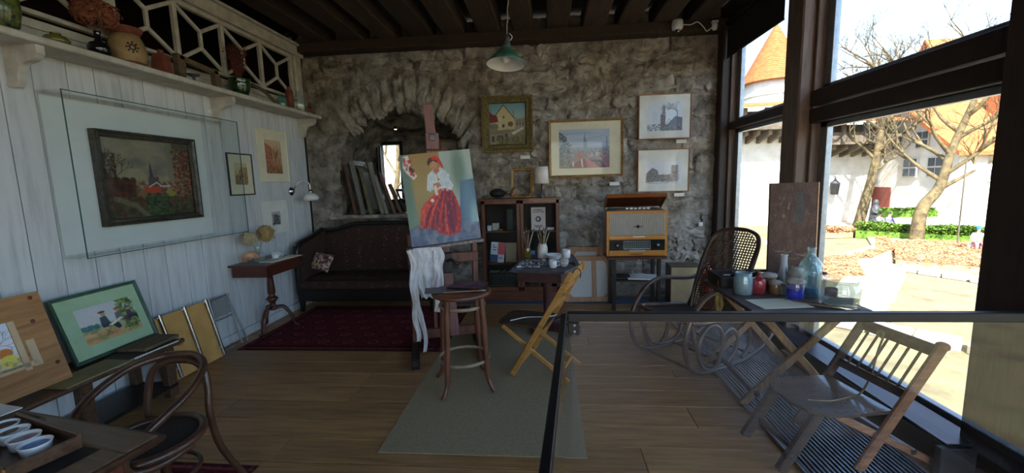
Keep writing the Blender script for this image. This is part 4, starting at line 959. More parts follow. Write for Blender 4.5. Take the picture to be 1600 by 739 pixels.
for (a,b) in ((.23,.54),(.2,.40),(.235,.12),(.06,.30)): MB().at((a,-.0095,b), rx=PI/2).lathe([(.001,.001),(.012,.001),(.012,0)], n=10).build('knot', M_terra, wb_)
A = Art(150, 90, (206,198,196), 8); A.vgrad([(0,(198,192,196)),(.5,(206,200,196)),(.62,(170,170,140)),(1,(200,160,110))])
A.dabs(50,(0,.5,.28,.62),[(70,110,110),(90,130,120)],(.02,.04),.7); A.dabs(90,(0,.66,.6,.95),[(206,150,100),(180,130,84),(120,140,84),(214,176,130)],(.02,.05),.6,asp=1.8); A.dabs(170,(.7,.0,1,.95),[(70,104,44),(100,132,62),(50,76,40),(140,150,80)],(.02,.05),.6)
def sitter(x, y, s, coat, hat):
    A.poly([(x-.07*s,y+.05),(x-.05*s,y-.18*s),(x+.05*s,y-.2*s),(x+.09*s,y+.06)],coat); A.poly([(x-.06*s,y+.02),(x+.2*s,y+.02),(x+.24*s,y+.2*s),(x+.18*s,y+.24*s),(x+.1*s,y+.1*s),(x-.06*s,y+.1*s)],tuple(v*.7 for v in coat)); A.ell(x+.015*s,y-.26*s,.04*s,.07*s,(196,140,110)); A.ell(x+.01*s,y-.31*s,.06*s,.03*s,hat)
sitter(.40,.55,1.05,(60,84,92),(96,72,66)); sitter(.66,.5,.85,(112,108,110),(150,90,70)); sitter(.86,.52,.8,(88,70,92),(80,80,80))
A.poly([(.44,.62),(.68,.5),(.74,.54),(.5,.66)],(222,214,190)); A.line([(.36,.7),(.46,.86)],.008,(70,60,50)); A.line([(.46,.7),(.36,.88)],.008,(70,60,50)); A.grain(5)
framed('framed_watercolour', 'green framed watercolour of three seated painters on the bench', 'picture', .60, .47, (-3.14, 2.69, BZ+.008), PI/2+.02, A, .024, .022, mat('green_frame', srgb(64,92,72), srgb(46,68,54), rough=.4, scale=12), mat('pale_green_mount', srgb(172,196,160), srgb(162,186,150), rough=.9), True, .40, .26, .10, rx=-.30, ax=.015)
pf_ = thing('portfolio', 'olive cardboard portfolio lying on the bench', 'portfolio', (-2.96, 2.33, BZ), rz=PI/2)
MB().box((0,0,.006),(.42,.2,.011),.002).build('cover', mat('olive_card', srgb(142,132,92), srgb(124,114,78), rough=.8, scale=8), pf_)
sb_ = thing('spiral_sketchbook', 'spiral bound sketchbook with white pages on the bench', 'sketchbook', (-2.955, 2.70, BZ), rz=PI/2-.06)
MB().box((0,0,.008),(.36,.19,.012),.001).build('pages', M_paper, sb_); MB().box((0,0,.016),(.37,.2,.003)).build('cover', M_leather, sb_)
for i in range(18): MB().tube([(-.17+i*.02,-.1+.008*math.cos(a),.009+.009*math.sin(a)) for a in [k*PI/4 for k in range(8)]], .0012, 4, closed=True).build('coil', M_ebony, sb_)
wx = thing('painting_board', 'brown wooden panel lying on the sketchbook', 'panel', (-2.985, 2.77, BZ+.019), rz=PI/2+.05)
MB().box((0,0,.013),(.30,.21,.024),.004).build('slab', M_oldwood, wx)
wp = thing('paper_sheets', 'white loose sheets at the front edge of the bench', 'papers', (-2.895, 2.66, BZ), rz=PI/2+.02)
MB().box((0,0,.002),(.50,.06,.003)).build('sheet', M_paper, wp)

# folded field table and folding stool leaning on the wall
ft = thing('folding_table', 'folded tan field table with chrome legs leaning on the wall', 'folding table', (-3.14, 3.34, .005), PI/2, rx=-.18)
M_tanb = mat('tan_board', srgb(206,158,92), srgb(186,138,76), rough=.5, scale=6)
MB().box((0,0,.285),(.54,.02,.56),.004).build('panel', M_tanb, ft)
MB().box((-.285,.03,.30),(.03,.07,.5),.004).build('side_board', M_oldwood, ft)
for x_ in (-.21,.03,.265):
    MB().tube([(x_-.03,-.022,.58),(x_+.005,-.022,.02)], .016, 10).build('leg_tube', M_chrome, ft)
    for z_ in (.56,.1): MB().box((x_-.012 if z_<.3 else x_-.03,-.02,z_),(.045,.02,.02),.005).build('hinge', M_alum, ft)
fs_ = thing('folding_stool', 'folded grey aluminium stool with grey cloth leaning on the wall', 'stool', (-3.19, 3.78, .003), PI/2, rx=-.12)
for s_ in (-1,1): MB().tube([(s_*.115-.01,0,.56),(s_*.13+.02,-.005,.012)], .009, 8).build('leg', M_alum, fs_)
for z_ in (.54,.33,.02): MB().tube([(-.12,0,z_),(.13,0,z_)], .008, 8).build('crossbar', M_alum, fs_)
MB().tube([(.10,-.012,.52),(.20,-.03,.012)], .009, 8).build('leg', M_alum, fs_)
MB().grid(lambda u,v: (-.105+.22*u, .006*math.sin(PI*u), .36+.17*v), 8, 4).build('cloth', mat('grey_canvas', srgb(140,138,136), srgb(122,120,118), rough=.95, scale=50), fs_)

# writing desk, bottom left
dk = thing('writing_desk', 'dark wooden writing desk with inset top at the lower left', 'desk', (-1.36, 1.25, 0), rz=R(-10))
DW, DD = 1.35, .72
MB().box((-DW/2,-DD/2,.735),(DW,DD,.022),.006).build('desktop', M_walnut, dk)
MB().box((-DW/2,-DD/2,.749),(DW-.22,DD-.2,.006),.001).build('inset_panel', M_leather, dk)
rm = MB()
for c, d in (((-DW/2,-.05,.752),(DW,.10,.016)),((-DW/2,-DD+.05,.752),(DW,.10,.016)),((-.055,-DD/2,.752),(.11,DD-.2,.016)),((-DW+.055,-DD/2,.752),(.11,DD-.2,.016))): rm.box(c,d,.005)
rm.build('border', wood('desk_border', srgb(118,90,66), srgb(76,56,42), 'x', rough=.4, scale=5, bump=.1, coat=.15), dk)
MB().tube([(-DW,.004,.745),(.004,.004,.745),(.004,-DD,.745)], .013, 8).build('edge_moulding', M_walnut, dk)
for x_ in (-.12,-DW+.1):
    for y_ in (-.09,-DD+.09): MB().box((x_,y_,.36),(.06,.06,.72),.004).build('leg', M_mahog, dk)
MB().box((-DW/2,-.08,.67),(DW-.2,.03,.11),.004).build('apron', M_mahog, dk); MB().box((-.11,-DD/2,.67),(.03,DD-.2,.11),.004).build('apron', M_mahog, dk)
tz = .762
ty = thing('paint_tray', 'open wooden tray of paint cups on the desk', 'tray', (-1.74, 1.13, tz), rz=R(-16))
MB().box((-.03,0,.004),(.38,.17,.007)).build('base', M_walnut, ty)
for c, d in (((-.03,.085,.026),(.40,.012,.052)),((-.03,-.085,.02),(.40,.012,.04)),((.165,0,.022),(.012,.17,.044)),((-.225,0,.022),(.012,.17,.044))): MB().box(c,d,.003).build('side', M_pine if c[1] < 0 else M_walnut, ty)
cupm = [(srgb(60,120,150),'teal'),(srgb(196,190,170),'cream'),(srgb(150,110,104),'rose brown'),(srgb(70,130,190),'bright blue')]
for i, (c, nm) in enumerate(cupm):
    p = Matrix.Rotation(R(-16),4,'Z') @ Vector((-.175+i*.087, .03-.006*i, 0))
    t = thing('paint_cup', 'small white paint cup with %s paint in the desk tray' % nm, 'cup', (-1.74+p.x, 1.13+p.y, tz+.008), rx=.0, group='paint cups in the tray')
    MB().lathe([(.028,0),(.034,.004),(.04,.036),(.042,.04),(.039,.04),(.03,.010),(.001,.009)], n=22).build('cup_body', M_porc, t)
    MB().lathe([(.001,.022),(.033,.022),(.036,.030),(.034,.030),(.028,.024),(.0,.023)], n=22).build('paint', mat('paint_'+nm.replace(' ','_'), c, tuple(v*.6+.3 for v in c), rough=.35, scale=18, detail=2), t)
bo = thing('wooden_board', 'thick wooden board lying on the desk beside the tray', 'board', (-2.0, 1.25, tz), rz=R(-14))
MB().box((0,0,.028),(.34,.13,.026),.004).build('slab', M_oldwood, bo); MB().box((0,.03,.0075),(.3,.02,.014)).build('batten', M_oldwood, bo)
gs_ = thing('paper_sheet', 'pale sheet of paper on the wooden board', 'papers', (-2.09, 1.27, tz+.042), rz=R(-10))
MB().box((0,0,.002),(.2,.14,.003)).build('sheet', M_paper, gs_)
ub = thing('brown_box', 'red brown wooden box at the front of the desk tray', 'box', (-1.78, 1.0, tz), rz=R(-16))
MB().box((0,0,.03),(.40,.07,.058),.004).build('body', M_mahog, ub)

# bentwood armchair
bc_ = thing('bentwood_armchair', 'dark bentwood armchair with round cane seat at the desk', 'chair', (-1.86, 1.66, 0), rz=R(8))
MB().tube([(.205*math.cos(a),.205*math.sin(a)*1.02,.455) for a in [k*2*PI/36 for k in range(36)]], .02, 10, closed=True, flat=1.0).build('seat_ring', M_bent, bc_)
MB().lathe([(.001,.455),(.19,.46),(.198,.452),(.001,.448)], n=36).build('cane_seat', M_cane, bc_)
hoop = smooth([(-.17,.30,.0),(-.155,.24,.25),(-.15,.195,.46),(-.145,.21,.60),(-.12,.225,.70),(-.05,.24,.735),(.05,.24,.735),(.12,.225,.70),(.145,.21,.60),(.15,.195,.46),(.155,.24,.25),(.20,.34,.0)],6)
MB().tube(hoop, .0165, 10).build('back_hoop', M_bent, bc_)
rail = smooth([(-.19,.0,.425),(-.16,-.12,.42),(-.11,-.22,.44),(-.10,-.25,.50),(-.13,-.22,.57),(-.19,-.13,.64),(-.215,.0,.69),(-.18,.15,.74),(-.09,.24,.76),(.0,.26,.765),(.09,.24,.76),(.18,.15,.74),(.215,.0,.69),(.19,-.13,.64),(.13,-.22,.57),(.10,-.25,.50),(.11,-.22,.44),(.16,-.12,.42),(.19,.0,.425)],6)
MB().tube(rail, .017, 10).build('arm_rail', M_bent, bc_)
for s_ in (-1,1): MB().tube(smooth([(s_*.13,-.15,.44),(s_*.15,-.17,.25),(s_*.18,-.20,.0)],5), [.019]*6+[.015]*5, 10).build('front_leg', M_bent, bc_)
MB().tube([(.165*math.cos(a),.165*math.sin(a)+.02,.27) for a in [k*2*PI/30 for k in range(30)]], .011, 8, closed=True).build('leg_ring', M_bent, bc_)

# ================================================================== STONE WALL SIDE
M_oak = wood('oak_frame', srgb(176,128,84), srgb(140,96,60), 'x', rough=.5, scale=5, bump=.06)
M_easel = wood('easel_wood', srgb(116,68,50), srgb(72,42,32), 'z', rough=.5, scale=5, bump=.12, vary=.06)
M_easelp = wood('pinkish_easel_wood', srgb(150,104,96), srgb(112,74,68), 'z', rough=.55, scale=5, bump=.1)
M_greyf = wood('grey_frame_wood', srgb(128,124,114), srgb(92,88,80), 'z', rough=.6, scale=5, bump=.15, vary=.15)
M_brownf = wood('brown_frame_wood', srgb(104,72,54), srgb(66,44,34), 'z', rough=.6, scale=5, bump=.15, vary=.12)
M_stretch = wood('pale_pine_stretcher', srgb(192,146,108), srgb(158,112,80), 'z', rough=.6, scale=4, bump=.1, vary=.06)
M_canvas = mat('raw_canvas', srgb(206,206,204), srgb(192,192,190), rough=.95, scale=80)

# frames stacked in the recess
def plain_frame(name, label, w, h, fw_, d, loc, rz, rx, m, canvas=None, group=None, bar=None):
    t = thing(name, label, 'picture frame', loc, rz, rx=rx, group=group); MB().frame(w, h, fw_, d).build('frame', m, t)
    if canvas is not None: MB().box((0,-.006,h/2),(w-fw_,.008,h-fw_)).build('canvas', canvas, t)
    if bar: MB().box((0,-d*.4,h*bar),(w-fw_,d*.6,fw_*.9)).build('crossbar', m, t)
    return t
FZ = 1.190
for i, (x, y, w, h, f_, d, rz, rx, m, cv, lab) in enumerate((
    (-2.76,6.02,.50,.72,.05,.045,92,-.15,M_brownf,M_niche,'thin brown picture frame leaning furthest left in the stone recess'),
    (-2.66,6.00,.50,.76,.07,.06,95,-.16,M_greyf,None,'tall pale grey picture frame second from the left in the recess'),
    (-2.56,6.00,.44,.66,.05,.05,97,-.17,mat('olive_frame',srgb(112,108,78),srgb(84,80,58),rough=.6,scale=9),M_canvas,'olive edged canvas third from the left in the recess'),
    (-2.44,5.98,.48,.74,.075,.055,112,-.19,M_greyf,None,'wide grey picture frame standing open in the middle of the recess'),
    (-2.33,5.96,.42,.56,.04,.04,104,-.24,mat('silver_frame',srgb(138,136,128),srgb(104,102,96),rough=.5,scale=9),None,'slim silver grey frame in front of the wide grey frame'),
    (-2.25,5.96,.46,.60,.045,.04,112,-.28,M_brownf,M_canvas,'brown frame with pale canvas right of the slim grey frame'),
    (-2.14,5.96,.42,.44,.04,.04,108,-.34,M_brownf,None,'small dark brown frame leaning at the right of the recess stack'),
    (-2.05,5.99,.30,.36,.035,.03,128,-.30,mat('dark_brown_frame',srgb(72,48,38),srgb(48,32,26),rough=.5,scale=9),None,'smallest dark frame with two openings in the recess'))):
    plain_frame('picture_frame', lab, w, h, f_, d, (x, y, FZ), R(rz), rx, m, cv, 'frames stacked in the recess', .55 if i == 7 else None)
for i, (c, lab) in enumerate((((206,204,198),'white book lying at the right of the recess'),((196,110,62),'orange book on the white book in the recess'),((190,188,196),'grey book topmost of the small pile in the recess'))):
    t = thing('book', lab, 'book', (-1.93, 5.90, FZ+.026*i), rz=.15*i); MB().box((0,0,.012),(.16,.2,.020),.002).build('pages', M_paper, t); MB().box((0,0,.0125),(.164,.206,.025),.003).build('cover', mat('cover_%d_%d_%d' % c, srgb(c), rough=.6), t)
A = Art(40, 60, (112,100,86), 31); A.ell(.55,.5,.2,.28,(84,62,54)); A.grain(8)
lp = thing('leaning_panel', 'small brown panel picture standing behind the easel mast', 'picture', (-1.40, 6.05, FZ), rz=.25, rx=-.05)
MB().box((0,0,.52),(.28,.02,1.04),.004).build('panel', M_brownf, lp); A.build('picture', .22, .4, lp, z0=.6, y=-.012)

# pictures on the stone wall
PW = WB-.075
A = Art(140, 154, (150,146,120), 11); A.vgrad([(0,(96,140,150)),(.3,(140,164,164)),(.5,(140,134,110)),(1,(96,90,60))])
A.poly([(.2,.5),(.18,.27),(.40,.04),(.70,.36),(.70,.62),(.25,.66)],(184,168,124)); A.line([(.18,.28),(.4,.04),(.7,.38)],.02,(70,52,46)); A.poly([(0,.14),(.06,.24),(.22,.3),(.25,.44),(0,.46)],(110,50,46)); A.rect(.27,.34,.32,.56,(190,180,160)); A.poly([(.7,.4),(.96,.36),(1,.2),(1,.6),(.72,.64)],(142,134,118)); A.poly([(0,.66),(.55,.62),(.58,.72),(0,.74)],(120,112,92)); A.poly([(0,.74),(.55,.72),(.6,.82),(.1,1),(0,1)],(136,128,110)); A.rect(.22,.76,.3,.9,(70,58,50)); A.rect(.42,.72,.5,.86,(84,72,62)); A.poly([(.58,.72),(.9,.58),(.95,.62),(.66,.76)],(196,190,178)); A.ell(.58,.5,.07,.06,(96,76,60)); A.rect(.36,.5,.42,.58,(80,66,56)); A.rect(.38,.3,.42,.36,(96,80,64)); A.line([(.66,.18),(.67,.34)],.02,(110,98,84)); A.dabs(420,(.2,.8,1,1),[(100,96,58),(120,112,70),(76,72,48),(136,126,96)],(.008,.022),.6); A.dabs(260,(0,.42,1,.8),[(120,112,92),(164,152,120),(96,84,70)],(.005,.014),.5); A.rect(.06,.78,.14,.92,(84,74,64)); A.rect(.33,.76,.38,.88,(76,66,58)); A.rect(.0,.5,.24,.6,(112,104,90)); [A.rect(x,.46,x+.04,.54,(92,84,76)) for x in (.74,.82,.9)]; A.rect(.72,.4,.98,.43,(120,108,96)); A.line([(.05,.12),(.08,.25)],.008,(80,66,56)); A.grain(7)
M_ornate = mat('ornate_gilt', srgb(124,108,58), srgb(62,54,34), rough=.5, metal=.35, scale=60, bump=1.0, bscale=70, detail=3)
op = framed('oil_painting', 'painting of a yellow gabled house in a wide ornate gilt frame', 'painting', .68, .73, (-.515, PW, 1.995), 0, A, .10, .05, M_ornate, None, False, .49, .54)
for zz, hh in ((.002,.008),(.72,.008)): MB().box((0,-.052,zz+hh/2),(.68,.006,hh)).build('outer_bead', M_gold, op)
for s_ in (-1,1): MB().box((s_*.336,-.052,.365),(.008,.006,.73)).build('outer_bead', M_gold, op)
A = Art(150, 116, (170,180,196), 12); A.vgrad([(0,(168,180,198)),(.4,(184,196,210)),(.5,(150,160,180)),(.6,(128,134,152)),(1,(150,110,112))])
for k in range(9): A.ell(A.r.random(), A.r.random()*.4, .25, .03, (200,206,214) if k % 2 else (146,156,178), .4, .8)
A.line([(.5,.28),(.62,.22),(.8,.2),(.9,.16)],.012,(140,146,160),.6)
A.dabs(520,(.2,.48,1,.72),[(110,116,136),(150,140,140),(176,110,98),(96,102,128),(196,190,184)],(.005,.016),.75); A.poly([(.485,.52),(.49,.26),(.505,.06),(.52,.26),(.55,.3),(.555,.55)],(110,122,146)); A.rect(.49,.3,.55,.56,(138,148,164)); A.line([(.94,.2),(.945,.5)],.012,(110,116,140)); A.poly([(.36,.68),(.40,.55),(.46,.66),(.46,.74),(.36,.74)],(190,84,62)); A.poly([(.45,.7),(.5,.62),(.58,.7)],(170,80,66))
A.poly([(.2,1),(.42,.78),(.52,.76),(.58,1)],(132,62,76)); A.poly([(.52,.78),(.62,.76),(.82,.98),(.8,1),(.56,1)],(190,110,124)); A.poly([(.6,.78),(.82,.78),(.92,.98),(.84,1)],(84,76,96)); A.rect(.27,.83,.295,.96,(210,206,200)); A.poly([(.43,.78),(.46,.76),(.48,.98),(.45,.97)],(214,210,204)); [A.poly([(x,y+.1),(x+.03,y),(x+.06,y+.1)],c) for x,y,c in ((.62,.60,(190,180,176)),(.72,.58,(206,198,190)),(.80,.62,(150,84,80)),(.56,.62,(170,160,160)))]; A.dabs(160,(.55,.6,.95,.95),[(206,200,196),(120,110,124),(170,96,100)],(.005,.012),.7); [A.line([(.45+.03*k,.80+.02*k),(.40+.045*k,1)],.005,(100,48,62),.6) for k in range(5)]
A.dabs(700,(0,.08,.26,1),[(70,82,86),(104,116,112),(140,146,144),(56,66,76),(120,104,96)],(.006,.02),.8,inside=A.inside([(0,.05),(.1,.15),(.24,.4),(.2,.7),(.26,1),(0,1)])); A.grain(5)
framed('watercolour', 'large framed watercolour of red town roofs and a spire', 'painting', .97, .75, (.515, PW, 1.635), 0, A, .03, .035, M_gold, M_cream, True, .66, .50, .12, ax=-.02)
A = Art(100, 80, (206,214,224), 13); A.rect(.38,.42,.52,1,(120,118,122)); A.poly([(.42,.45),(.44,.1),(.5,.1),(.52,.45)],(140,138,142)); A.poly([(.5,.85),(.8,.5),(1,.55),(1,1),(.5,1)],(112,116,130)); A.twigs(.85,.55,PI/2,.2,.02,(96,80,76),4,.8); A.dabs(420,(0,.76,1,1),[(76,72,72),(120,118,116),(170,166,160),(96,100,112)],(.006,.018),.75); A.dabs(120,(.38,.14,.52,1),[(84,82,86),(170,168,170)],(.005,.014),.7); A.rect(.15,.3,.3,.7,(190,200,214),.5); A.line([(.5,.84),(.62,.6),(.72,.7)],.01,(80,78,82)); A.grain(6)
framed('etching', 'upper pale print of a tower and bare tree in thin oak frame', 'picture', .66, .57, (1.525, PW, 2.095), 0, A, .014, .022, M_oak, M_paper, True, .44, .36, .105)
A = Art(100, 70, (214,214,220), 14); A.poly([(.02,.95),(.05,.5),(.2,.3),(.34,.42),(.42,.9)],(136,130,130)); A.rect(.72,.2,.9,.92,(146,140,142)); A.rect(.35,.62,.75,.92,(132,126,126)); A.dabs(800,(0,.2,1,1),[(96,90,90),(150,146,144),(196,192,188),(80,76,78)],(.005,.016),.7,inside=A.inside([(0,.6),(.2,.3),(.4,.55),(.7,.6),(.72,.2),(.92,.2),(.95,1),(0,1)])); A.line([(.1,.98),(.6,.99)],.012,(110,104,104)); A.grain(6)
framed('etching', 'lower pale print of ruined town walls in thin oak frame', 'picture', .66, .56, (1.52, PW, 1.41), 0, A, .014, .022, M_oak, M_paper, True, .46, .29, .115)
for x, z, lab in ((-.29,1.92,'small white caption card under the gilt framed painting'),(.895,1.535,'small white caption card under the large watercolour'),(1.745,2.06,'small white caption card between the two oak framed prints'),(1.735,1.37,'small white caption card under the lower oak framed print')):
    o = MB().box((0,0,0),(.13,.006,.045),.001).build('caption_card', M_paper); o.location = (x, PW+.01, z); tag(o, lab, 'label', 'caption cards on the stone wall')
sw = thing('light_switch', 'small white switch on the stone wall by the window', 'switch', (2.02, WB-.07, .97)); MB().box((0,0,0),(.055,.02,.055),.006).build('plate', M_porc, sw); MB().box((0,-.012,0),(.02,.012,.03),.003).build('rocker', M_paper, sw)

# ceiling devices and pendant
cmn = thing('smoke_detector', 'white round ceiling camera near the window corner', 'camera', (1.60, 5.52, 3.48))
MB().lathe([(.001,0),(.06,0),(.066,-.02),(.066,-.09),(.055,-.11),(.001,-.115)], n=22).build('housing', M_porc, cmn); MB().lathe([(.03,-.112),(.025,-.125),(.001,-.135)], n=14).build('lens', M_black, cmn); MB().ball((.01,-.015,-.13),.012,8,6).build('indicator', M_paper, cmn)
cmn.name = 'ceiling_camera'
wsn = thing('motion_sensor', 'small white motion sensor beside the window post', 'sensor', (2.03, 5.50, 3.40)); MB().box((0,0,.03),(.075,.05,.03),.006).build('mount', M_porc, wsn); MB().lathe([(.001,-.07),(.025,-.06),(.034,-.03),(.034,.0),(.03,.02)], n=16).build('sensor_head', M_porc, wsn)
cc = MB().tube(smooth([(1.66,5.50,3.42),(1.75,5.5,3.415),(1.83,5.5,3.44),(1.90,5.5,3.38),(1.94,5.5,3.33),(2.0,5.5,3.37)],6), .006, 6).build('cable', M_porc); tag(cc, 'white cable looping between camera and sensor', 'cable')
pe = thing('pendant_lamp', 'green enamel cone pendant lamp hanging from the ceiling', 'lamp', (-.325, 3.6, 2.555), ry=.05, rx=-.12)
M_enam = mat('green_enamel', srgb(62,106,88), srgb(44,78,66), rough=.3, scale=10, coat=.4)
MB().lathe([(.165,0),(.168,.004),(.10,.075),(.045,.135),(.04,.15)], n=36, nocap=True).build('shade', M_enam, pe)
MB().lathe([(.160,.003),(.095,.072),(.04,.13),(.001,.134)], n=36, nocap=True).build('shade_lining', M_porc, pe)
MB().lathe([(.042,.148),(.034,.165),(.026,.2),(.03,.21),(.02,.23),(.006,.25)], n=18).build('socket_cap', M_bronze, pe)
MB().ball((0,0,.05),.035,14,10).build('bulb', M_porc, pe)
MB().tube(smooth([(.03,0,.2),(.045,0,.23),(.02,0,.26)],5),.003,5).build('wire', M_paper, pe)
MB().tube([(.0+.003*math.cos(i*.9),.003*math.sin(i*.9),.24+i*.02) for i in range(46)], .0045, 6).build('cord', mat('twisted_cord',srgb(150,140,124),rough=.8), pe)

# easel with the painting
ea = thing('studio_easel', 'heavy brown studio easel with crank holding the portrait', 'easel', (-.985, 3.83, 0), rz=R(17))
for s_ in (-1,1):
    MB().box((s_*.30,0,.06),(.07,.78,.075),.008).build('foot', M_ebony, ea)
    MB().box((s_*.30,-.36,.012),(.075,.06,.024),.004).build('foot_pad', M_ebony, ea)
    MB().box((s_*.30,.06,.60),(.05,.06,1.06),.005).build('upright', M_easel, ea)
MB().box((0,.06,.16),(.58,.04,.09),.005).build('crossbar', M_easel, ea); MB().box((0,.03,.90),(.66,.035,.09),.005).build('crossbar', M_easel, ea); MB().box((0,.06,1.08),(.62,.03,.06),.005).build('crossbar', M_easel, ea)
MB().bar((.08,.05,.12),(-.075,.15,2.33),.09,.035,up=(0,1,0),bev=.004).build('mast', M_easelp, ea)
MB().bar((-.10,.09,.20),(-.10,.11,1.2),.03,.03,up=(0,1,0)).build('rack_guide', M_easel, ea)
MB().box((.02,-.03,.86),(.12,.03,.20),.01).build('crank_plate', M_ebony, ea)
ck = MB().tube([(.03,-.05,.88),(.06,-.08,.90),(.14,-.08,.84)], .014, 8).build('crank', M_ebony, ea); MB().tube([(.14,-.08,.84),(.14,-.13,.84)], .016, 8).build('handle', M_easel, ck)
MB().at((.02,-.075,1.040), ry=-.085).box((0,0,0),(.70,.12,.03),.005).build('ledge', mat('paint_crusted_ledge', srgb(150,138,136), srgb(96,84,82), rough=.8, scale=30, bump=.4), ea)
MB().box((-.05,.06,1.985),(.12,.07,.15),.006).build('clamp_block', M_easelp, ea); MB().box((-.05,.022,2.02),(.05,.012,.06),.004).build('clamp_plate', M_ebony, ea)
MB().box((-.01,.02,1.885),(.20,.06,.03),.004).build('top_clamp', M_easelp, ea)
# the portrait on canvas
A = Art(200, 260, (150,128,80), 15)
A.vgrad([(0,(158,128,76)),(.4,(166,144,96)),(.75,(146,130,96)),(.82,(84,98,120)),(1,(96,108,128))])
A.poly([(0,0),(.10,0),(.14,.75),(0,.82)],(120,142,128),.9); A.ell(.03,.3,.09,.5,(96,120,110),.6,.9)
A.poly([(.55,0),(1,0),(1,1),(.62,.95),(.55,.6)],(168,180,170)); A.ell(.75,.3,.14,.35,(150,164,150),.6,.9); A.ell(.80,.22,.09,.24,(96,120,100),.7,.9)
A.poly([(.80,.34),(1,.33),(1,.7),(.9,.98),(.6,.98),(.76,.6)],(86,112,134)); A.ell(.9,.62,.1,.3,(120,150,166),.6,.9); A.ell(.96,.8,.07,.2,(170,196,190),.6,.9)
A.poly([(0,.83),(.2,.79),(.45,.84),(1,.92),(1,1),(0,1)],(98,108,130)); A.dabs(150,(0,.82,1,1),[(78,92,118),(120,128,144),(88,98,124),(136,138,148)],(.02,.06),.5)
# skirt
sk_ = [(.48,.40),(.58,.40),(.68,.44),(.73,.56),(.76,.70),(.72,.90),(.55,.93),(.40,.88),(.32,.80),(.16,.82),(.17,.74),(.20,.60),(.28,.53),(.40,.48)]
A.poly(sk_,(176,58,56)); ms = A.inside(sk_)
for k in range(11):
    t = k/10; c = [(214,76,58),(104,46,74),(226,98,74),(140,48,60),(88,52,90)][k % 5]
    A.line([(.50+.14*t,.42+.02*t),(.24+.34*t+.06,.60+.12*t),(.17+.50*t,.80+.10*t)],.030,c,.75)
A.poly([(.46,.42),(.52,.42),(.40,.56),(.26,.62),(.22,.72),(.17,.72),(.20,.60),(.30,.52)],(214,84,66),.85); A.poly([(.56,.44),(.66,.44),(.70,.6),(.68,.8),(.6,.9),(.55,.7)],(108,44,76),.7)
A.dabs(260,(.15,.42,.78,.94),[(190,66,60),(130,48,60),(100,50,86),(220,110,84),(150,56,80)],(.008,.02),.5,ms,asp=.7)
for k in range(9): A.line([(.24+.045*k,.62+.02*k),(.22+.055*k,.84+.008*k)],.008,(224,150,110) if k % 3 == 0 else (84,44,76),.5)
# blouse, arms
A.poly([(.36,.24),(.44,.19),(.54,.18),(.62,.22),(.66,.32),(.70,.38),(.66,.43),(.58,.40),(.48,.40),(.42,.36),(.36,.42),(.32,.40),(.34,.30)],(212,216,216)); A.dabs(130,(.32,.18,.7,.43),[(190,200,208),(226,226,222),(176,190,202),(206,204,198)],(.01,.03),.5,A.inside([(.34,.3),(.44,.19),(.54,.18),(.64,.24),(.70,.38),(.66,.43),(.48,.40),(.36,.42)]))
A.line([(.56,.24),(.60,.34),(.54,.38)],.008,(160,172,186),.7); A.line([(.40,.28),(.40,.36)],.008,(160,172,186),.7)
A.poly([(.42,.34),(.50,.33),(.53,.37),(.46,.40),(.41,.38)],(190,126,96)); A.poly([(.42,.37),(.46,.36),(.47,.47),(.43,.47)],(214,208,190)); A.ell(.375,.52,.022,.02,(226,222,214))
# neck, head, scarf
A.poly([(.45,.16),(.52,.15),(.53,.21),(.48,.24),(.44,.21)],(184,120,88)); A.ell(.455,.125,.058,.062,(198,140,106)); A.ell(.435,.14,.03,.035,(208,150,116),.8); A.poly([(.37,.11),(.40,.06),(.48,.05),(.53,.08),(.52,.12),(.46,.09),(.41,.12),(.39,.15)],(84,56,40)); A.poly([(.42,.055),(.49,.04),(.55,.07),(.575,.12),(.60,.19),(.56,.17),(.54,.13),(.50,.085),(.45,.08)],(206,58,50)); A.line([(.42,.125),(.44,.128)],.006,(80,50,44)); A.line([(.43,.165),(.45,.165)],.006,(150,70,60)); A.line([(.425,.13),(.415,.148),(.425,.152)],.005,(160,104,80)); A.line([(.48,.24),(.50,.30)],.006,(176,70,60),.8); A.ell(.50,.30,.012,.012,(140,80,60))
# pinned embroidery
A.poly([(.05,.02),(.12,.01),(.17,.18),(.21,.24),(.16,.28),(.07,.20),(.03,.14)],(216,206,194)); A.dabs(40,(.05,.04,.17,.24),[(190,56,48),(60,50,54),(214,206,196),(170,60,50)],(.01,.022),.8,A.inside([(.05,.02),(.12,.01),(.17,.18),(.21,.24),(.16,.28),(.07,.20)])); A.grain(4)
pa = thing('portrait_canvas', 'oil portrait of a seated woman knitting in a red skirt', 'painting', (-.985+.17*.292-.02*.956+.03, 3.83-.078, 1.060), rz=R(17), rx=-.085, ry=-.085)
MB().box((0,.012,.415),(.635,.022,.83),.002).build('stretched_canvas', mat('canvas_edge', srgb(150,148,130), srgb(120,116,100), rough=.9, scale=12), pa)
A.build('painted_face', .633, .828, pa, z0=.001, y=-.0005, m=vcol('oil_paint', .55, .35, .35))

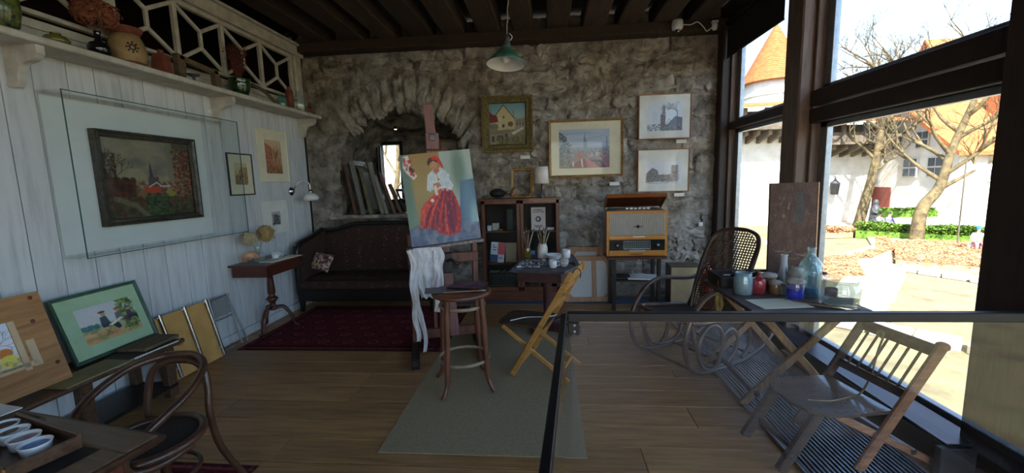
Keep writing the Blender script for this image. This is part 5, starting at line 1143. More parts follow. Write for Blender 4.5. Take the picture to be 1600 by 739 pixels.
# rag
rg = thing('paint_rag', 'white paint stained rag hanging from the easel ledge', 'cloth', (-1.105, 3.60, 1.02), rz=R(17))
M_rag = mat('white_rag', srgb(206,202,200), srgb(168,162,164), rough=.95, scale=16, bump=.2, c3=srgb(192,188,190), lo=.25, hi=.6)
def rag(u, v):
    w = .12+.03*math.sin(v*3.3)-.045*v; n = nz3(u*2.2, v*1.3, 4, 2.0); n2 = nz3(u*6, v*2.0, 8, 1.5)
    return (.03+(u-.5)*2*w+.05*nz3(0, v*2, 2, 1.5), -.045-.03*math.sin(PI*min(1, v*1.1))+.07*n*(.3+.7*v)+.03*n2*(.2+v), .025-(.46+.10*nz3(u*3, 0, 1, 1))*v)
MB().grid(rag, 36, 30).build('cloth', M_rag, rg)
MB().grid(lambda u, v: (-.085+.07*(u-.5)*(1-.55*v)+.05*nz3(v*3, 1, 0, 1)+.05*v, -.075+.03*nz3(u*3, v*5, 0, 1.3), .02-.93*v), 8, 40).build('tie', M_rag, rg)
MB().grid(lambda u, v: (-.10+.09*(u-.5)*(1-.6*v)+.05*nz3(v*3.4, 5, 0, 1)+.02*v, -.095+.03*nz3(u*3, v*5, 3, 1.3), .015-.82*v), 8, 40).build('tie', M_rag, rg)
MB().grid(lambda u, v: (.115+.075*(u-.5)*(1+.3*v)+.03*nz3(v*3, 9, 0, 1), -.06+.04*nz3(u*3, v*3, 6, 1.4), -.0-.56*v), 10, 24).build('sleeve', M_rag, rg)

# bar stool
bs = thing('bar_stool', 'tall round bentwood bar stool with two rings', 'stool', (-.675, 3.12, .006), rz=.35); bs.scale = (1.1, 1.1, 1.0)
M_st = mat('stool_beech', srgb(112,66,44), srgb(76,44,30), rough=.4, scale=9, coat=.2); M_ring = mat('worn_ring', srgb(150,134,110), srgb(112,92,70), rough=.5, scale=12)
MB().lathe([(.001,.735),(.185,.735),(.205,.742),(.21,.756),(.205,.772),(.19,.775),(.001,.772)], n=40).build('seat', M_st, bs)
for k in range(4):
    a = PI/4+k*PI/2; d = Vector((math.cos(a), math.sin(a), 0))
    P = smooth([d*.165+Vector((0,0,.74)), d*.18+Vector((0,0,.5)), d*.19+Vector((0,0,.28)), d*.20+Vector((0,0,.12)), d*.225+Vector((0,0,.045)), d*.255+Vector((0,0,.008))],5)
    MB().tube(P, [.021]*8+[.019]*8+[.016]*10, 10).build('leg', M_st, bs)
for z_, r_ in ((.66,.155),(.235,.178)): MB().tube([(r_*math.cos(k*PI/20), r_*math.sin(k*PI/20), z_) for k in range(40)], .011, 8, closed=True, flat=1.3).build('foot_ring', M_ring, bs)
SZ2 = .783
p1 = thing('palette', 'thin grey palette board lying across the stool', 'palette', (-.73, 3.11, SZ2), rz=.25); MB().box((0,0,.005),(.44,.16,.008),.002).build('board', mat('grey_palette', srgb(96,96,104), srgb(60,60,68), rough=.5, scale=18, c3=srgb(84,84,90)), p1)
p2 = thing('palette', 'dark reddish paint smeared panel on the stool', 'palette', (-.63, 3.17, SZ2+.010), rz=-.22, rx=.03); MB().box((0,0,.009),(.27,.21,.014),.003).build('board', M_ebony, p2); MB().box((0,0,.017),(.25,.19,.002)).build('paint_layer', mat('smeared_paint', srgb(130,84,92), srgb(50,46,56), rough=.5, scale=14, c3=srgb(84,60,74), detail=3), p2)
p3 = thing('brush', 'long thin brush lying on the bar stool', 'brush', (-.62, 3.0, SZ2+.012), rz=.18); MB().tube([(-.16,0,.003),(.12,0,.005)], .004, 6).build('handle', M_oak, p3); MB().tube([(.12,0,.005),(.15,0,.005)], .005, 6).build('ferrule', M_alum, p3)

# bookcase
M_cab = wood('bookcase_wood', srgb(118,68,42), srgb(72,40,27), 'z', rough=.4, scale=5, bump=.06, vary=.04, coat=.2)
M_cabx = wood('bookcase_rail', srgb(118,68,42), srgb(72,40,27), 'x', rough=.4, scale=5, bump=.06, vary=.04, coat=.2)
M_cabin = mat('bookcase_inside', srgb(40,34,30), srgb(28,24,22), rough=.8)
bc2 = thing('bookcase', 'dark wooden bookcase with two glazed doors', 'bookcase', (-.36, 5.58, 0)); CW, CD, CH = 1.02, .26, 1.38
for s_ in (-1,1): MB().box((s_*(CW/2-.012),0,CH/2),(.024,CD,CH),.003).build('side', M_cab, bc2)
MB().box((0,-.01,CH-.012),(CW+.03,CD+.03,.028),.006).build('top', M_cabx, bc2); MB().box((0,0,.07),(CW-.04,CD-.02,.14),.004).build('plinth', M_cabx, bc2)
MB().box((0,CD/2-.008,CH/2),(CW-.05,.012,CH-.05)).build('back', M_cabin, bc2)
for z_ in (.16,.515,.945): MB().box((0,.01,z_),(CW-.05,CD-.04,.016),.002).build('shelf', M_cabx, bc2)
for s_ in (-1,1):
    d = MB(); cx = s_*(CW/4); w = CW/2-.004
    d.box((cx-w/2+.022,-CD/2-.012,.76),(.044,.022,1.20),.004); d.box((cx+w/2-.022,-CD/2-.012,.76),(.044,.022,1.20),.004); d.box((cx,-CD/2-.012,1.335),(w,.022,.05),.004); d.box((cx,-CD/2-.012,.18),(w,.022,.06),.004)
    dd = d.build('door', M_cab, bc2); MB().box((cx,-CD/2-.010,.76),(w-.08,.004,1.12)).build('pane', M_picglass, dd)
    MB().ball((cx-s_*(w/2-.02),-CD/2-.03,.75),.009,10,6).build('knob', M_gold, dd)
def book(lab, loc, w, h, d, c, rz=0, ry=0, rx=0, grp=None, band=None):
    t = thing('book', lab, 'book', loc, rz, grp, rx, ry)
    MB().box((0,.002,h/2),(w*.86,d-.006,h-.006)).build('pages', M_paper, t)
    cv = MB(); cv.box((-w/2+.0015,0,h/2),(.003,d,h)); cv.box((w/2-.0015,0,h/2),(.003,d,h)); cv.box((0,-d/2+.0015,h/2),(w,.003,h)); cv.build('cover', mat('book_%d_%d_%d' % c, srgb(c), rough=.6, scale=20), t)
    if band:
        for zz in (.2,.8): MB().box((0,-d/2-.0006,h*zz),(w*.92,.0012,h*.05)).build('spine_band', M_gold, t)
    return t
x = -.80
ORD = ['first','second','third','fourth','fifth','sixth','seventh','eighth','ninth','tenth','eleventh','twelfth','thirteenth','fourteenth','fifteenth','sixteenth','seventeenth']
k = -1
while x < -.42:
    k += 1
    w = rnd.uniform(.026,.036); book('%s dark green book from the left on the lowest bookcase shelf' % ORD[k], (x+w/2, 5.57, .170), w-.002, .22+rnd.uniform(-.012,.012), .15, (36,50,46), grp='dark books low left in the bookcase', band=True); x += w
x = -.29
cols = [((52,40,38),'brown'),((36,48,44),'green'),((120,112,96),'tan')]
k = 0
while x < -.02:
    w = rnd.uniform(.020,.032); c, nm = cols[[0,1,0,2,0,1,2,0,0,1,0,1,0,1][k % 14]]
    book('%s book, %s, in the right hand row low in the bookcase' % (ORD[k], {'brown':'dark brown','green':'dark green','tan':'tan'}[nm]), (x+w/2, 5.57, .170), w-.002, .20+rnd.uniform(-.015,.015), .15, c, grp='books low right in the bookcase', band=True); x += w; k += 1
def card(name, label, cat, w, h, loc, A, rz=0, ry=0, th=.012, m=None, rx=-.12):
    t = thing(name, label, cat, loc, rz, None, rx, ry); MB().box((0,th/2+.001,h/2),(w,th,h),.001).build('board', m or M_paper, t); A.build('front', w-.002, h-.002, t, z0=.001, y=-.0004); return t
A = Art(60, 80, (206,210,216), 41); A.rect(.5,0,1,.6,(196,92,98)); A.rect(0,.62,.55,1,(62,84,116)); A.rect(.56,.62,1,1,(206,208,212))
for k, (y, x0, x1) in enumerate(((.14,.12,.24),(.24,.14,.40),(.36,.14,.44))): A.rect(x0,y,x1,y+.05,(70,72,84),.75)
A.rect(.62,.74,.86,.8,(96,98,110),.7)
card('art_book', 'tilted book with white red and blue cover in the bookcase', 'book', .19, .27, (-.695, 5.53, .526), A, ry=.10)
A = Art(20, 20, (152,138,112), 42).grain(5); card('art_book', 'plain tan book standing on the middle bookcase shelf', 'book', .15, .26, (-.50, 5.53, .526), A, m=M_tanb)
A = Art(40, 50, (90,140,176), 43); A.rect(.1,.5,.9,.95,(120,150,150)); A.ell(.4,.75,.2,.12,(196,110,70)); A.grain(6); card('postcard', 'small blue picture card behind the brush jars in the bookcase', 'card', .09, .15, (-.225, 5.53, .526), A)
A = Art(30, 30, (84,80,74), 44).grain(5); card('art_book', 'dark grey book at the right of the middle bookcase shelf', 'book', .16, .13, (-.02, 5.53, .526), A, m=M_leather)
A = Art(70, 100, (196,184,180), 45)
for y, x0, x1, hh in ((.10,.2,.8,.035),(.17,.12,.88,.06),(.80,.2,.8,.025),(.86,.3,.7,.025)): A.dabs(60,(x0,y,x1,y+hh),[(96,90,96)],(.01,.02),.8)
A.ell(.5,.52,.2,.13,(90,90,94)); A.rect(.36,.50,.64,.62,(70,70,76)); A.ell(.48,.52,.08,.06,(190,184,180)); A.grain(4)
card('booklet', 'pale booklet with title and round dark picture on the top bookcase shelf', 'booklet', .19, .30, (-.125, 5.53, .956), A)
t = thing('glass_beaker', 'tall dark ribbed glass beaker on the top bookcase shelf', 'vase', (-.51, 5.58, .955)); MB().lathe([(.04,0),(.044,.01),(.05,.26),(.053,.28),(.048,.28),(.04,.02),(.001,.015)], n=20).build('body', glassy('smoky_glass',(.4,.48,.46),.1,opac=.25,body=(.16,.2,.2)), t)
for i, (x, w, h, c, lab) in enumerate(((-.78,.05,.07,(206,214,220),'pale blue small box on the left of the top bookcase shelf'),(-.70,.09,.10,(176,170,164),'grey cardboard box behind on the top bookcase shelf'),(.03,.10,.035,(206,206,216),'flat white box at the right of the top bookcase shelf'))):
    t = thing('small_box', lab, 'box', (x, 5.55+.04*(i==1), .955)); MB().box((0,0,h/2),(w,.06,h),.003).build('body', mat('box_%d' % i, srgb(c), rough=.8), t); MB().box((0,0,h-.006),(w+.004,.064,.012),.002).build('lid', mat('box_%d' % i, srgb(c)), t)
pot('glass_dish', 'small olive glass dish on the top bookcase shelf', 'dish', (-.63, 5.53, .955), [(.02,0),(.03,.008),(.045,.025),(.04,.022)], mat('olive_glass', srgb(120,118,50), srgb(84,82,36), rough=.2), 18)
# on top of the bookcase
CT = 1.384
plain_frame('gold_frame', 'small empty gold frame standing on the bookcase', .30, .40, .045, .03, (-.335, 5.65, CT+.002), .03, -.08, M_gold)
tl = thing('table_lamp', 'small chrome table lamp with white drum shade on the bookcase', 'lamp', (-.075, 5.58, CT))
MB().lathe([(.001,0),(.05,0),(.05,.008),(.012,.014),(.008,.02),(.008,.2),(.001,.2)], n=20).build('stand', M_chrome, tl); MB().lathe([(.098,.18),(.088,.40),(.086,.40),(.096,.18)], n=30, closed=True).build('shade', mat('lamp_shade', srgb(226,216,206), srgb(214,204,194), rough=.9), tl)
t = thing('conch_shell', 'brown striped conch shell on the bookcase', 'shell', (-.475, 5.50, CT+.012), rz=1.7); conch(t, 1.15, mat('brown_shell', srgb(160,128,100), srgb(96,70,54), rough=.5, scale=20, bump=.3))
t = thing('small_shell', 'small dark spiral shell right of the conch', 'shell', (-.30, 5.49, CT+.006), rz=.8); conch(t, .55, mat('dark_shell', srgb(104,92,86), srgb(60,52,50), rough=.5, scale=20))
t = thing('black_stone', 'round black stone on the left of the bookcase top', 'stone', (-.66, 5.56, CT)); MB().grid(lambda u,v: (.105*math.sin(PI*v)*math.cos(2*PI*u)*(1+.05*nz3(u*3,v*3,1,2)), .08*math.sin(PI*v)*math.sin(2*PI*u), .055-.062*math.cos(PI*v)*1.0+.012), 24, 14).build('body', mat('black_rock', srgb(34,34,36), srgb(22,22,24), rough=.7, scale=8, bump=.3), t)
t = thing('flat_stone', 'small brown pebble at the left end of the bookcase top', 'stone', (-.80, 5.51, CT)); MB().ball((0,0,.02), .05, 16, 10, (1,.7,.42)).build('body', M_oldwood, t)

# stretcher frames leaning on the wall
def stretcher(label, w, h, loc, rz, rx, bars, canvas=True):
    t = thing('stretcher_frame', label, 'stretcher', loc, rz, rx=rx, group='stretcher frames by the wall'); b = .062
    for s_ in (-1,1): MB().box((s_*(w/2-b/2),0,h/2),(b,.022,h),.003).build('bar', M_stretch, t)
    for z_ in (b/2,h-b/2): MB().box((0,0,z_),(w-2*b,.022,b),.003).build('bar', M_stretch, t)
    for x_ in bars: MB().box((x_,0,h/2),(b*.9,.02,h-2*b),.003).build('middle_bar', M_stretch, t)
    if canvas: MB().box((0,.014,h/2),(w,.004,h)).build('canvas', M_canvas, t)
    for sx in (-1,1):
        for sz in (0,1): MB().prism([(sx*(w/2-b),b if not sz else h-b),(sx*(w/2-b-.05),b if not sz else h-b),(sx*(w/2-b),b+.05 if not sz else h-b-.05)], -.006,.006,'xz').build('corner_wedge', M_stretch, t)
    return t
stretcher('larger pine canvas stretcher with middle bar in front', .62, .60, (.52,5.42,.006), .04, -.16, (.08,))
stretcher('smaller pine canvas stretcher leaning behind the larger one', .46, .70, (.50,5.55,.006), -.02, -.13, ())

# paint table
M_pt = mat('plum_stained_wood', srgb(84,46,44), srgb(54,30,30), rough=.5, scale=10); M_ptop = mat('slate_tabletop', srgb(88,84,92), srgb(62,58,66), rough=.5, scale=14, bump=.1)
pt = thing('paint_table', 'small dark pedestal table covered with paint tubes', 'table', (-.02, 4.42, 0))
OUT = [(-.36,-.37),(.17,-.48),(.34,-.14),(.31,.48),(.22,.54),(-.20,.50),(-.26,.45)]
MB().prism(OUT, .712, .735, 'xy').build('tabletop', M_ptop, pt)
MB().prism([(a*.82,b*.82) for a,b in OUT], .60, .712, 'xy').build('apron', M_pt, pt)
MB().lathe([(.06,.10),(.075,.12),(.06,.15),(.04,.18),(.045,.3),(.04,.45),(.055,.5),(.05,.55),(.07,.6)], n=20).build('column', M_pt, pt)
MB().bar((-.34,.12,.055),(.34,-.22,.055),.09,.08,bev=.012).build('foot_beam', M_pt, pt); MB().bar((-.16,-.22,.05),(.2,.22,.05),.08,.07,bev=.012).build('foot_beam', M_pt, pt)
PZ = .737
M_amber = glassy('amber_glass', (.72,.6,.2), .08, opac=.3, body=(.34,.26,.06))
gj = pot('brush_jar', 'amber glass jar full of paint brushes on the paint table', 'jar', (-.235, 4.66, PZ), [(.036,0),(.042,.006),(.042,.10),(.036,.118),(.036,.13),(.033,.13),(.038,.10),(.038,.012),(.001,.01)], M_amber, 20)
M_stonew = mat('cream_stoneware', srgb(206,200,188), srgb(190,184,172), rough=.3, scale=8, coat=.3)
cj = pot('brush_jar', 'cream stoneware jar full of paint brushes on the paint table', 'jar', (-.065, 4.66, PZ), [(.05,0),(.056,.008),(.057,.12),(.05,.14),(.044,.15),(.046,.165),(.04,.165),(.04,.14),(.048,.12),(.048,.012),(.001,.01)], M_stonew, 22)
M_bh = [mat('brush_handle_a', srgb(186,150,110), rough=.5), mat('brush_handle_b', srgb(110,80,58), rough=.5), mat('brush_handle_c', srgb(150,140,128), rough=.5)]; M_br = mat('bristle', srgb(120,104,84), srgb(76,62,50), rough=.9, scale=40)
for jx, jy, n, lab, grp in ((-.235,4.66,9,'paint brush standing in the amber glass jar','brushes in the amber jar'),(-.065,4.66,11,'paint brush standing in the cream stoneware jar','brushes in the stoneware jar')):
    for k in range(n):
        a = k*2.4+.3; lean = rnd.uniform(.12,.36); L = rnd.uniform(.28,.36)
        t = thing('paint_brush', lab, 'brush', (jx-.018*math.cos(a), jy-.018*math.sin(a), PZ+.014), rz=a, ry=lean, group=grp)
        MB().tube([(0,0,0),(0,0,L*.6),(0,0,L*.82)], [.003,.0056,.0048], 6).build('handle', M_bh[k % 3], t); MB().tube([(0,0,L*.80),(0,0,L*.88)], [.0042,.005], 6).build('ferrule', M_alum, t); MB().tube([(0,0,L*.88),(0,0,L*.95),(0,0,L)], [.005,.006,.002], 6).build('bristles', M_br, t)
pot('enamel_bowl', 'white enamel bowl with dark rim on the paint table', 'bowl', (.065, 4.56, PZ), [(.05,0),(.055,.004),(.075,.03),(.092,.056),(.098,.06),(.092,.058),(.07,.03),(.05,.008),(.001,.007)], M_porc, 30)
mug('cup', 'plain white cup at the back right of the paint table', 'cup', (.20, 4.66, PZ), .046, .095, M_porc, 0, False)
mug('mug', 'white mug with handle in front on the paint table', 'mug', (.045, 4.14, PZ), .040, .075, M_porc, .1)
tb = thing('twine_ball', 'ball of grey twine beside the white mug', 'twine ball', (.15, 4.17, PZ+.052)); bb_ = MB().ball((0,0,0), .050, 24, 16)
bb_.build('core', mat('grey_twine', srgb(176,170,164), srgb(130,124,120), rough=.95, scale=60, stretch=(1,1,6), bump=.5), tb)
for k in range(7):
    ax = Vector((rnd.gauss(0,1),rnd.gauss(0,1),rnd.gauss(0,1))).normalized(); u = ax.orthogonal().normalized(); w = ax.cross(u)
    MB().tube([u*.051*math.cos(i*PI/16)+w*.051*math.sin(i*PI/16)+ax*.012*(k-3)/3 for i in range(32)], .002, 4, closed=True).build('strand', M_canvas, tb)
tubec = [((196,196,200),'silver'),((150,148,156),'grey'),((206,202,196),'white'),((110,104,112),'dark')]
for k in range(56):
    x = -.31+.36*rnd.random(); y = 4.10+.42*rnd.random()
    if math.hypot(x-.045,y-4.14) < .09 or math.hypot(x-.15,y-4.17) < .1: continue
    c, nm = tubec[k % 4]
    t = thing('paint_tube', 'squeezed %s paint tube in the heap on the paint table' % nm, 'paint tube', (x, y, PZ+.007+.004*(k % 3)), rz=rnd.uniform(0,6.28), group='paint tubes on the table')
    L = rnd.uniform(.04,.07); m = mat('tube_'+nm, srgb(c), tuple(v*.6 for v in srgb(c)), rough=.4, metal=.3, scale=40, detail=3)
    MB().add([(-L/2,-.012,-.003),(-L/2,.012,-.003),(-L/2,.012,-.001),(-L/2,-.012,-.001),(L/2,-.007,-.006),(L/2,.007,-.006),(L/2,.007,.007),(L/2,-.007,.007)], [(0,1,2,3),(4,7,6,5),(0,4,5,1),(1,5,6,2),(2,6,7,3),(3,7,4,0)]).build('tube_body', m, t)
    MB().tube([(L/2,0,0),(L/2+.012,0,0)], .0055, 8).build('cap', M_ebony if k % 3 else M_porc, t)
pk = thing('paint_scrap', 'blue grey paint scrap at the left corner of the paint table', 'palette', (-.315, 4.075, PZ), rz=.2); MB().box((0,0,.003),(.10,.06,.005),.002).build('board', mat('blue_scrap', srgb(110,140,170), srgb(80,90,110), rough=.5, scale=20), pk)
pr_ = thing('pliers', 'dark pliers lying on the right of the paint table', 'tool', (.265, 4.30, PZ+.006), rz=-1.2)
for s_ in (-1,1): MB().tube(smooth([(-.09,s_*.018,0),(-.03,s_*.02,0),(.02,s_*.004,0),(.06,-s_*.006,0)],5), [.006]*8+[.007]*8, 8).build('handle', M_ebony, pr_)

# folding chair in the middle
def fold_chair(label, loc, rz, scale_w, mw, seat_m, top, feet, seat, slats=0):
    pass
fc = thing('folding_chair', 'tan wooden folding chair with dark seat facing the easel', 'chair', (-.05, 3.40, .006), rz=R(-18))
M_fc = wood('tan_beech', srgb(186,136,72), srgb(140,96,48), 'x', rough=.45, scale=5, bump=.08, vary=.05, coat=.1)
for s_ in (-1,1):
    y_ = s_*.205
    MB().bar((-.21,y_,.015),(.30,y_,.90),.024,.045,up=(1,0,0),bev=.006).build('back_post', M_fc, fc)
    MB().bar((-.30,s_*.175,.415),(.265,s_*.175,.012),.02,.036,up=(1,0,0),bev=.005).build('rear_leg', M_fc, fc)
MB().prism([(-.35,-.10),(-.34,-.15),(-.29,-.18),(-.1,-.185),(.06,-.185),(.06,.185),(-.1,.185),(-.29,.18),(-.34,.15),(-.35,.10)], .425, .443, 'xy').build('seat', mat('dark_plywood_seat', srgb(76,56,42), srgb(50,38,30), rough=.5, scale=10, stretch=(1,4,1)), fc)
MB().box((.19,0,.17-.1),(.02,.35,.03),.004).build('stretcher', M_fc, fc); MB().bar((-.17,-.2,.09),(-.17,.2,.09),.02,.03).build('stretcher', M_fc, fc)
for z_ in (.86,.74,.60): 
    x_ = -.21+.51*(z_/.90); MB().box((x_,0,z_),(.016,.40,.075 if z_ > .8 else .04),.004).build('back_rail', M_fc, fc)
cr2 = MB().tube(smooth([(-.25,-.12,.446),(-.15,0,.447),(-.02,.05,.448),(.05,.1,.447),(.07,.15,.447)],6), .004, 6).build('cord', M_canvas); cr2.location = (-.05,3.40,.006); cr2.rotation_euler = (0,0,R(-18)); tag(cr2, 'pale cord lying on the dark folding chair seat', 'cord')
ph = thing('dark_glove', 'dark leather strap hung over the top of the tan folding chair', 'strap', (.215,3.165,.905), rz=R(-18)); MB().tube(smooth([(-.035,0,-.05),(-.03,.01,.0),(0,.015,.022),(.025,.015,.0),(.02,.015,-.05)],5), [.010]*21, 8, flat=.4).build('strap', M_leather, ph); ph.name = 'leather_strap'

# radio gramophone on its stand
M_rw = wood('radio_veneer', srgb(150,88,38), srgb(108,58,26), 'x', rough=.3, scale=4, bump=.03, vary=.03, coat=.4); M_rp = wood('radio_pale_veneer', srgb(206,142,62), srgb(172,110,44), 'x', rough=.3, scale=4, bump=.03, coat=.4)
rs = thing('radio_stand', 'dark four legged stand below the old radio', 'stand', (1.055, 5.22, 0))
for sx in (-1,1):
    for sy in (-1,1): MB().box((sx*.265,sy*.15,.32),(.045,.045,.64),.004).build('leg', M_ebony, rs)
MB().box((0,0,.655),(.70,.40,.03),.005).build('top', M_mahog, rs); MB().box((0,0,.37),(.56,.34,.02),.004).build('lower_shelf', M_ebony, rs)
for i, (x, y, r, w, d, m, lab) in enumerate(((-.12,0,.1,.26,.2,M_leather,'dark folder on the lower shelf of the radio stand'),(.10,-.03,-.15,.36,.26,M_paper,'white paper sheets spilling over the radio stand shelf'))):
    t = thing('paper_stack', lab, 'papers', (1.055+x, 5.22+y, .381), rz=r); MB().box((0,0,.008),(w,d,.016),.002).build('stack', m, t); MB().grid(lambda u,v: ((u-.5)*w*.95+.02,(v-.5)*d*.9,.018+.012*math.sin(u*5)*v), 8, 4).build('top_sheet', m, t)
ra = thing('radio_gramophone', 'old wooden table radio with open lid and cloth grille', 'radio', (1.055, 5.225, .671))
RW, RD, RH = .72, .33, .55
MB().box((0,.01,RH/2),(RW,RD,RH),.03).build('cabinet', M_rw, ra)
fr_ = MB().frame(RW-.01, RH-.01, .035, .012, z0=.005, y0=-RD/2+.012); fr_.build('front_frame', M_rp, ra)
yf = -RD/2+.004
MB().box((0,yf,.385),(RW-.07,.012,.26),.002).build('grille_cloth', mat('grille_cloth', srgb(176,168,156), srgb(146,138,128), rough=.9, scale=60, stretch=(6,1,.2), detail=2), ra)
for i in range(27): MB().box((-.31+i*.0238,yf-.008,.385),(.004,.004,.255)).build('grille_wire', mat('grille_thread', srgb(196,188,176), rough=.8), ra)
em = MB().at((.01,yf-.012,.36), rx=PI/2).lathe([(.001,.004),(.018,.004),(.02,0)], n=16).build('emblem', M_black, ra); MB().box((.01,yf-.012,.36),(.11,.004,.008)).build('emblem_bar', M_black, em)
MB().box((0,yf-.004,.228),(RW-.07,.02,.05),.004).build('upper_strip', M_rp, ra); MB().box((0.02,yf-.016,.238),(.14,.006,.012),.002).build('badge', M_porc, ra)
dl = MB().box((0,yf-.002,.135),(RW-.07,.012,.13),.002).build('dial_glass', mat('dial_black', srgb(30,34,34), rough=.15), ra)
MB().frame(.31,.10,.006,.003,z0=.088,y0=yf-.009).build('dial_border', M_alum, dl)
for i in range(5): MB().box((0,yf-.0095,.102+i*.017),(.28,.002,.004)).build('dial_line', mat('dial_print', srgb(150,160,150), rough=.6), dl)
for i in range(12): MB().box((-.13+i*.0235,yf-.0095,.136),(.003,.002,.07)).build('dial_mark', mat('dial_print', srgb(150,160,150)), dl)
for s_ in (-1,1):
    MB().at((s_*.235,yf-.004,.138), rx=PI/2).lathe([(.032,0),(.032,.02),(.026,.026),(.001,.027)], n=24).build('knob', M_black, ra); MB().at((s_*.235,yf-.03,.138), rx=PI/2).lathe([(.014,0),(.013,.014),(.001,.015)], n=16).build('knob_centre', M_alum, ra)
MB().box((0,yf-.006,.044),(RW-.07,.022,.06),.004).build('key_strip', M_rp, ra)
for i in range(9): MB().box((-.08+i*.021,yf-.022,.072),(.018,.016,.012),.003).build('key', M_porc, ra)
MB().box((0,yf-.02,.032),(.14,.008,.012),.003).build('lower_badge', M_rw, ra)
wk = MB(); wk.box((0,.02,RH+.003),(RW-.10,RD-.08,.012)); wk.build('deck', M_ebony, ra)
for i in range(6): MB().box((-.10+i*.05,-.06,RH+.018),(.036,.02,.018),.003).build('deck_key', M_porc if i % 3 else M_alum, ra)
ld = MB().at((0,.15,RH+.012), rx=R(-30)).box((0,-.16,.022),(RW-.01,.32,.018),.004); ld.at((0,.15,RH+.012), rx=R(-30))
for c, d in (((0,-.315,.005),(RW-.01,.014,.05)),((-.345,-.16,.005),(.014,.32,.05)),((.345,-.16,.005),(.014,.32,.05))): ld.box(c,d,.003)
ldo = ld.build('lid', M_rw, ra); MB().at((0,.15,RH+.012), rx=R(-30)).box((0,-.16,.011),(RW-.06,.28,.004)).build('lid_lining', M_mahog, ldo)

# crate and extinguisher
ct = thing('wooden_crate', 'pale wooden crate with dark side near the window', 'crate', (1.70, 5.36, 0), rz=-.05)
MB().box((0,0,.25),(.36,.26,.49),.004).build('box', mat('pale_ply', srgb(206,186,146), srgb(186,164,124), rough=.7, scale=6), ct); MB().box((-.185,0,.25),(.012,.27,.5),.002).build('side_board', M_walnut, ct); MB().box((0,0,.502),(.385,.28,.014),.003).build('lid_board', M_oldwood, ct)
M_red = mat('red_enamel', srgb(176,36,38), srgb(150,28,32), rough=.25, scale=6, coat=.5)
fe = thing('fire_extinguisher', 'red fire extinguisher standing behind the rocking chair', 'extinguisher', (1.86, 5.02, .003))
MB().lathe([(.06,0),(.066,.01),(.066,.46),(.055,.51),(.03,.54),(.02,.55)], n=24).build('cylinder', M_red, fe); MB().lathe([(.022,.545),(.022,.59),(.012,.61)], n=14).build('valve', M_alum, fe); MB().bar((-.01,0,.60),(.09,-.02,.67),.02,.012).build('lever', M_red, fe); MB().tube(smooth([(-.02,0,.58),(-.08,0,.56),(-.085,0,.4),(-.07,0,.2)],5), .009, 8).build('hose', M_black, fe)

# ================================================================== WINDOW SIDE
M_rock = mat('dark_bent_beech', srgb(88,66,54), srgb(56,40,33), rough=.35, scale=9, coat=.3)
M_canew = mat('cane_strip', srgb(112,92,74), srgb(84,66,52), rough=.7, scale=30)
rk = thing('rocking_chair', 'bentwood rocking chair with woven cane back by the window', 'chair', (1.323, 3.731, .004), rz=R(31.6)); rk.scale = (1.08, 1.1, .98)
def side(y_):
    out = smooth([(.36,y_,.66),(.22,y_,.645),(.05,y_,.665),(-.14,y_,.69),(-.30,y_,.64),(-.42,y_,.50),(-.47,y_,.33),(-.44,y_,.15),(-.34,y_,.045),(-.18,y_,.022),(.05,y_,.016),(.28,y_,.045),(.46,y_,.12),(.58,y_,.22)],7)
    MB().tube(out, .020, 9).build('rocker', M_rock, rk)
    ring = [(-.19+.135*math.cos(k*PI/18), y_*.985, .225+.19*math.sin(k*PI/18)) for k in range(36)]
    MB().tube(ring, .017, 8, closed=True).build('scroll_ring', M_rock, rk)
    sc = smooth([(-.40,y_*.97,.46),(-.36,y_*.97,.30),(-.28,y_*.97,.12),(-.16,y_*.97,.05),(.0,y_*.97,.05),(.10,y_*.97,.14),(.11,y_*.97,.26),(.03,y_*.97,.34),(-.06,y_*.97,.30),(-.06,y_*.97,.21)],6)
    MB().tube(sc, .016, 8).build('scroll', M_rock, rk)
    sc2 = smooth([(.20,y_*.97,.40),(.27,y_*.97,.26),(.26,y_*.97,.12),(.18,y_*.97,.05)],6)
    MB().tube(sc2, .016, 8).build('rear_support', M_rock, rk)
    MB().tube(smooth([(.17,y_*.93,.37),(.26,y_*.93,.52),(.36,y_*.92,.70),(.37,y_,.665)],5), .014, 8).build('arm_support', M_rock, rk)
for s_ in (-1,1): side(s_*.27)
bl_, tl_ = Vector((.16,0,.36)), Vector((.47,0,1.13))
def bk_(s, t): p = bl_.lerp(tl_, t)+Vector((-.035*math.sin(PI*t),0,0)); return Vector((p.x, s, p.z))
hoop = [bk_(-.215,0),bk_(-.22,.3),bk_(-.225,.6),bk_(-.215,.82),bk_(-.175,.94),bk_(-.09,.99),bk_(0,1.0),bk_(.09,.99),bk_(.175,.94),bk_(.215,.82),bk_(.225,.6),bk_(.22,.3),bk_(.215,0)]
MB().tube(smooth(hoop,6), .017, 10).build('back_hoop', M_rock, rk)
def halfw(t): return .205 if t < .78 else .205*math.sqrt(max(0,1-((t-.78)/.21)**2))
cw_ = MB()
for i in range(34):
    t = .03+.95*i/33; h = halfw(t)
    if h > .02: a, b = bk_(-h,t), bk_(h,t); cw_.bar(a, b, .0032, .0105, up=(.4,0,1))
for i in range(18):
    s_ = -.2+.4*i/17; tm = .03
    while tm < .98 and halfw(tm) > abs(s_): tm += .01
    P = [bk_(s_, .03+(tm-.03)*k/6)+Vector((.002,0,0)) for k in range(7)]
    for a, b in zip(P[:-1], P[1:]): cw_.bar(a, b, .0105, .0025, up=(1,0,-.4))
tag(cw_.build('cane_weave', M_canew, rk), kind='stuff')
sf = [(-.40,-.235,.465),(-.40,.235,.465),(-.1,.25,.43),(.17,.23,.375),(.17,-.23,.375),(-.1,-.25,.43)]
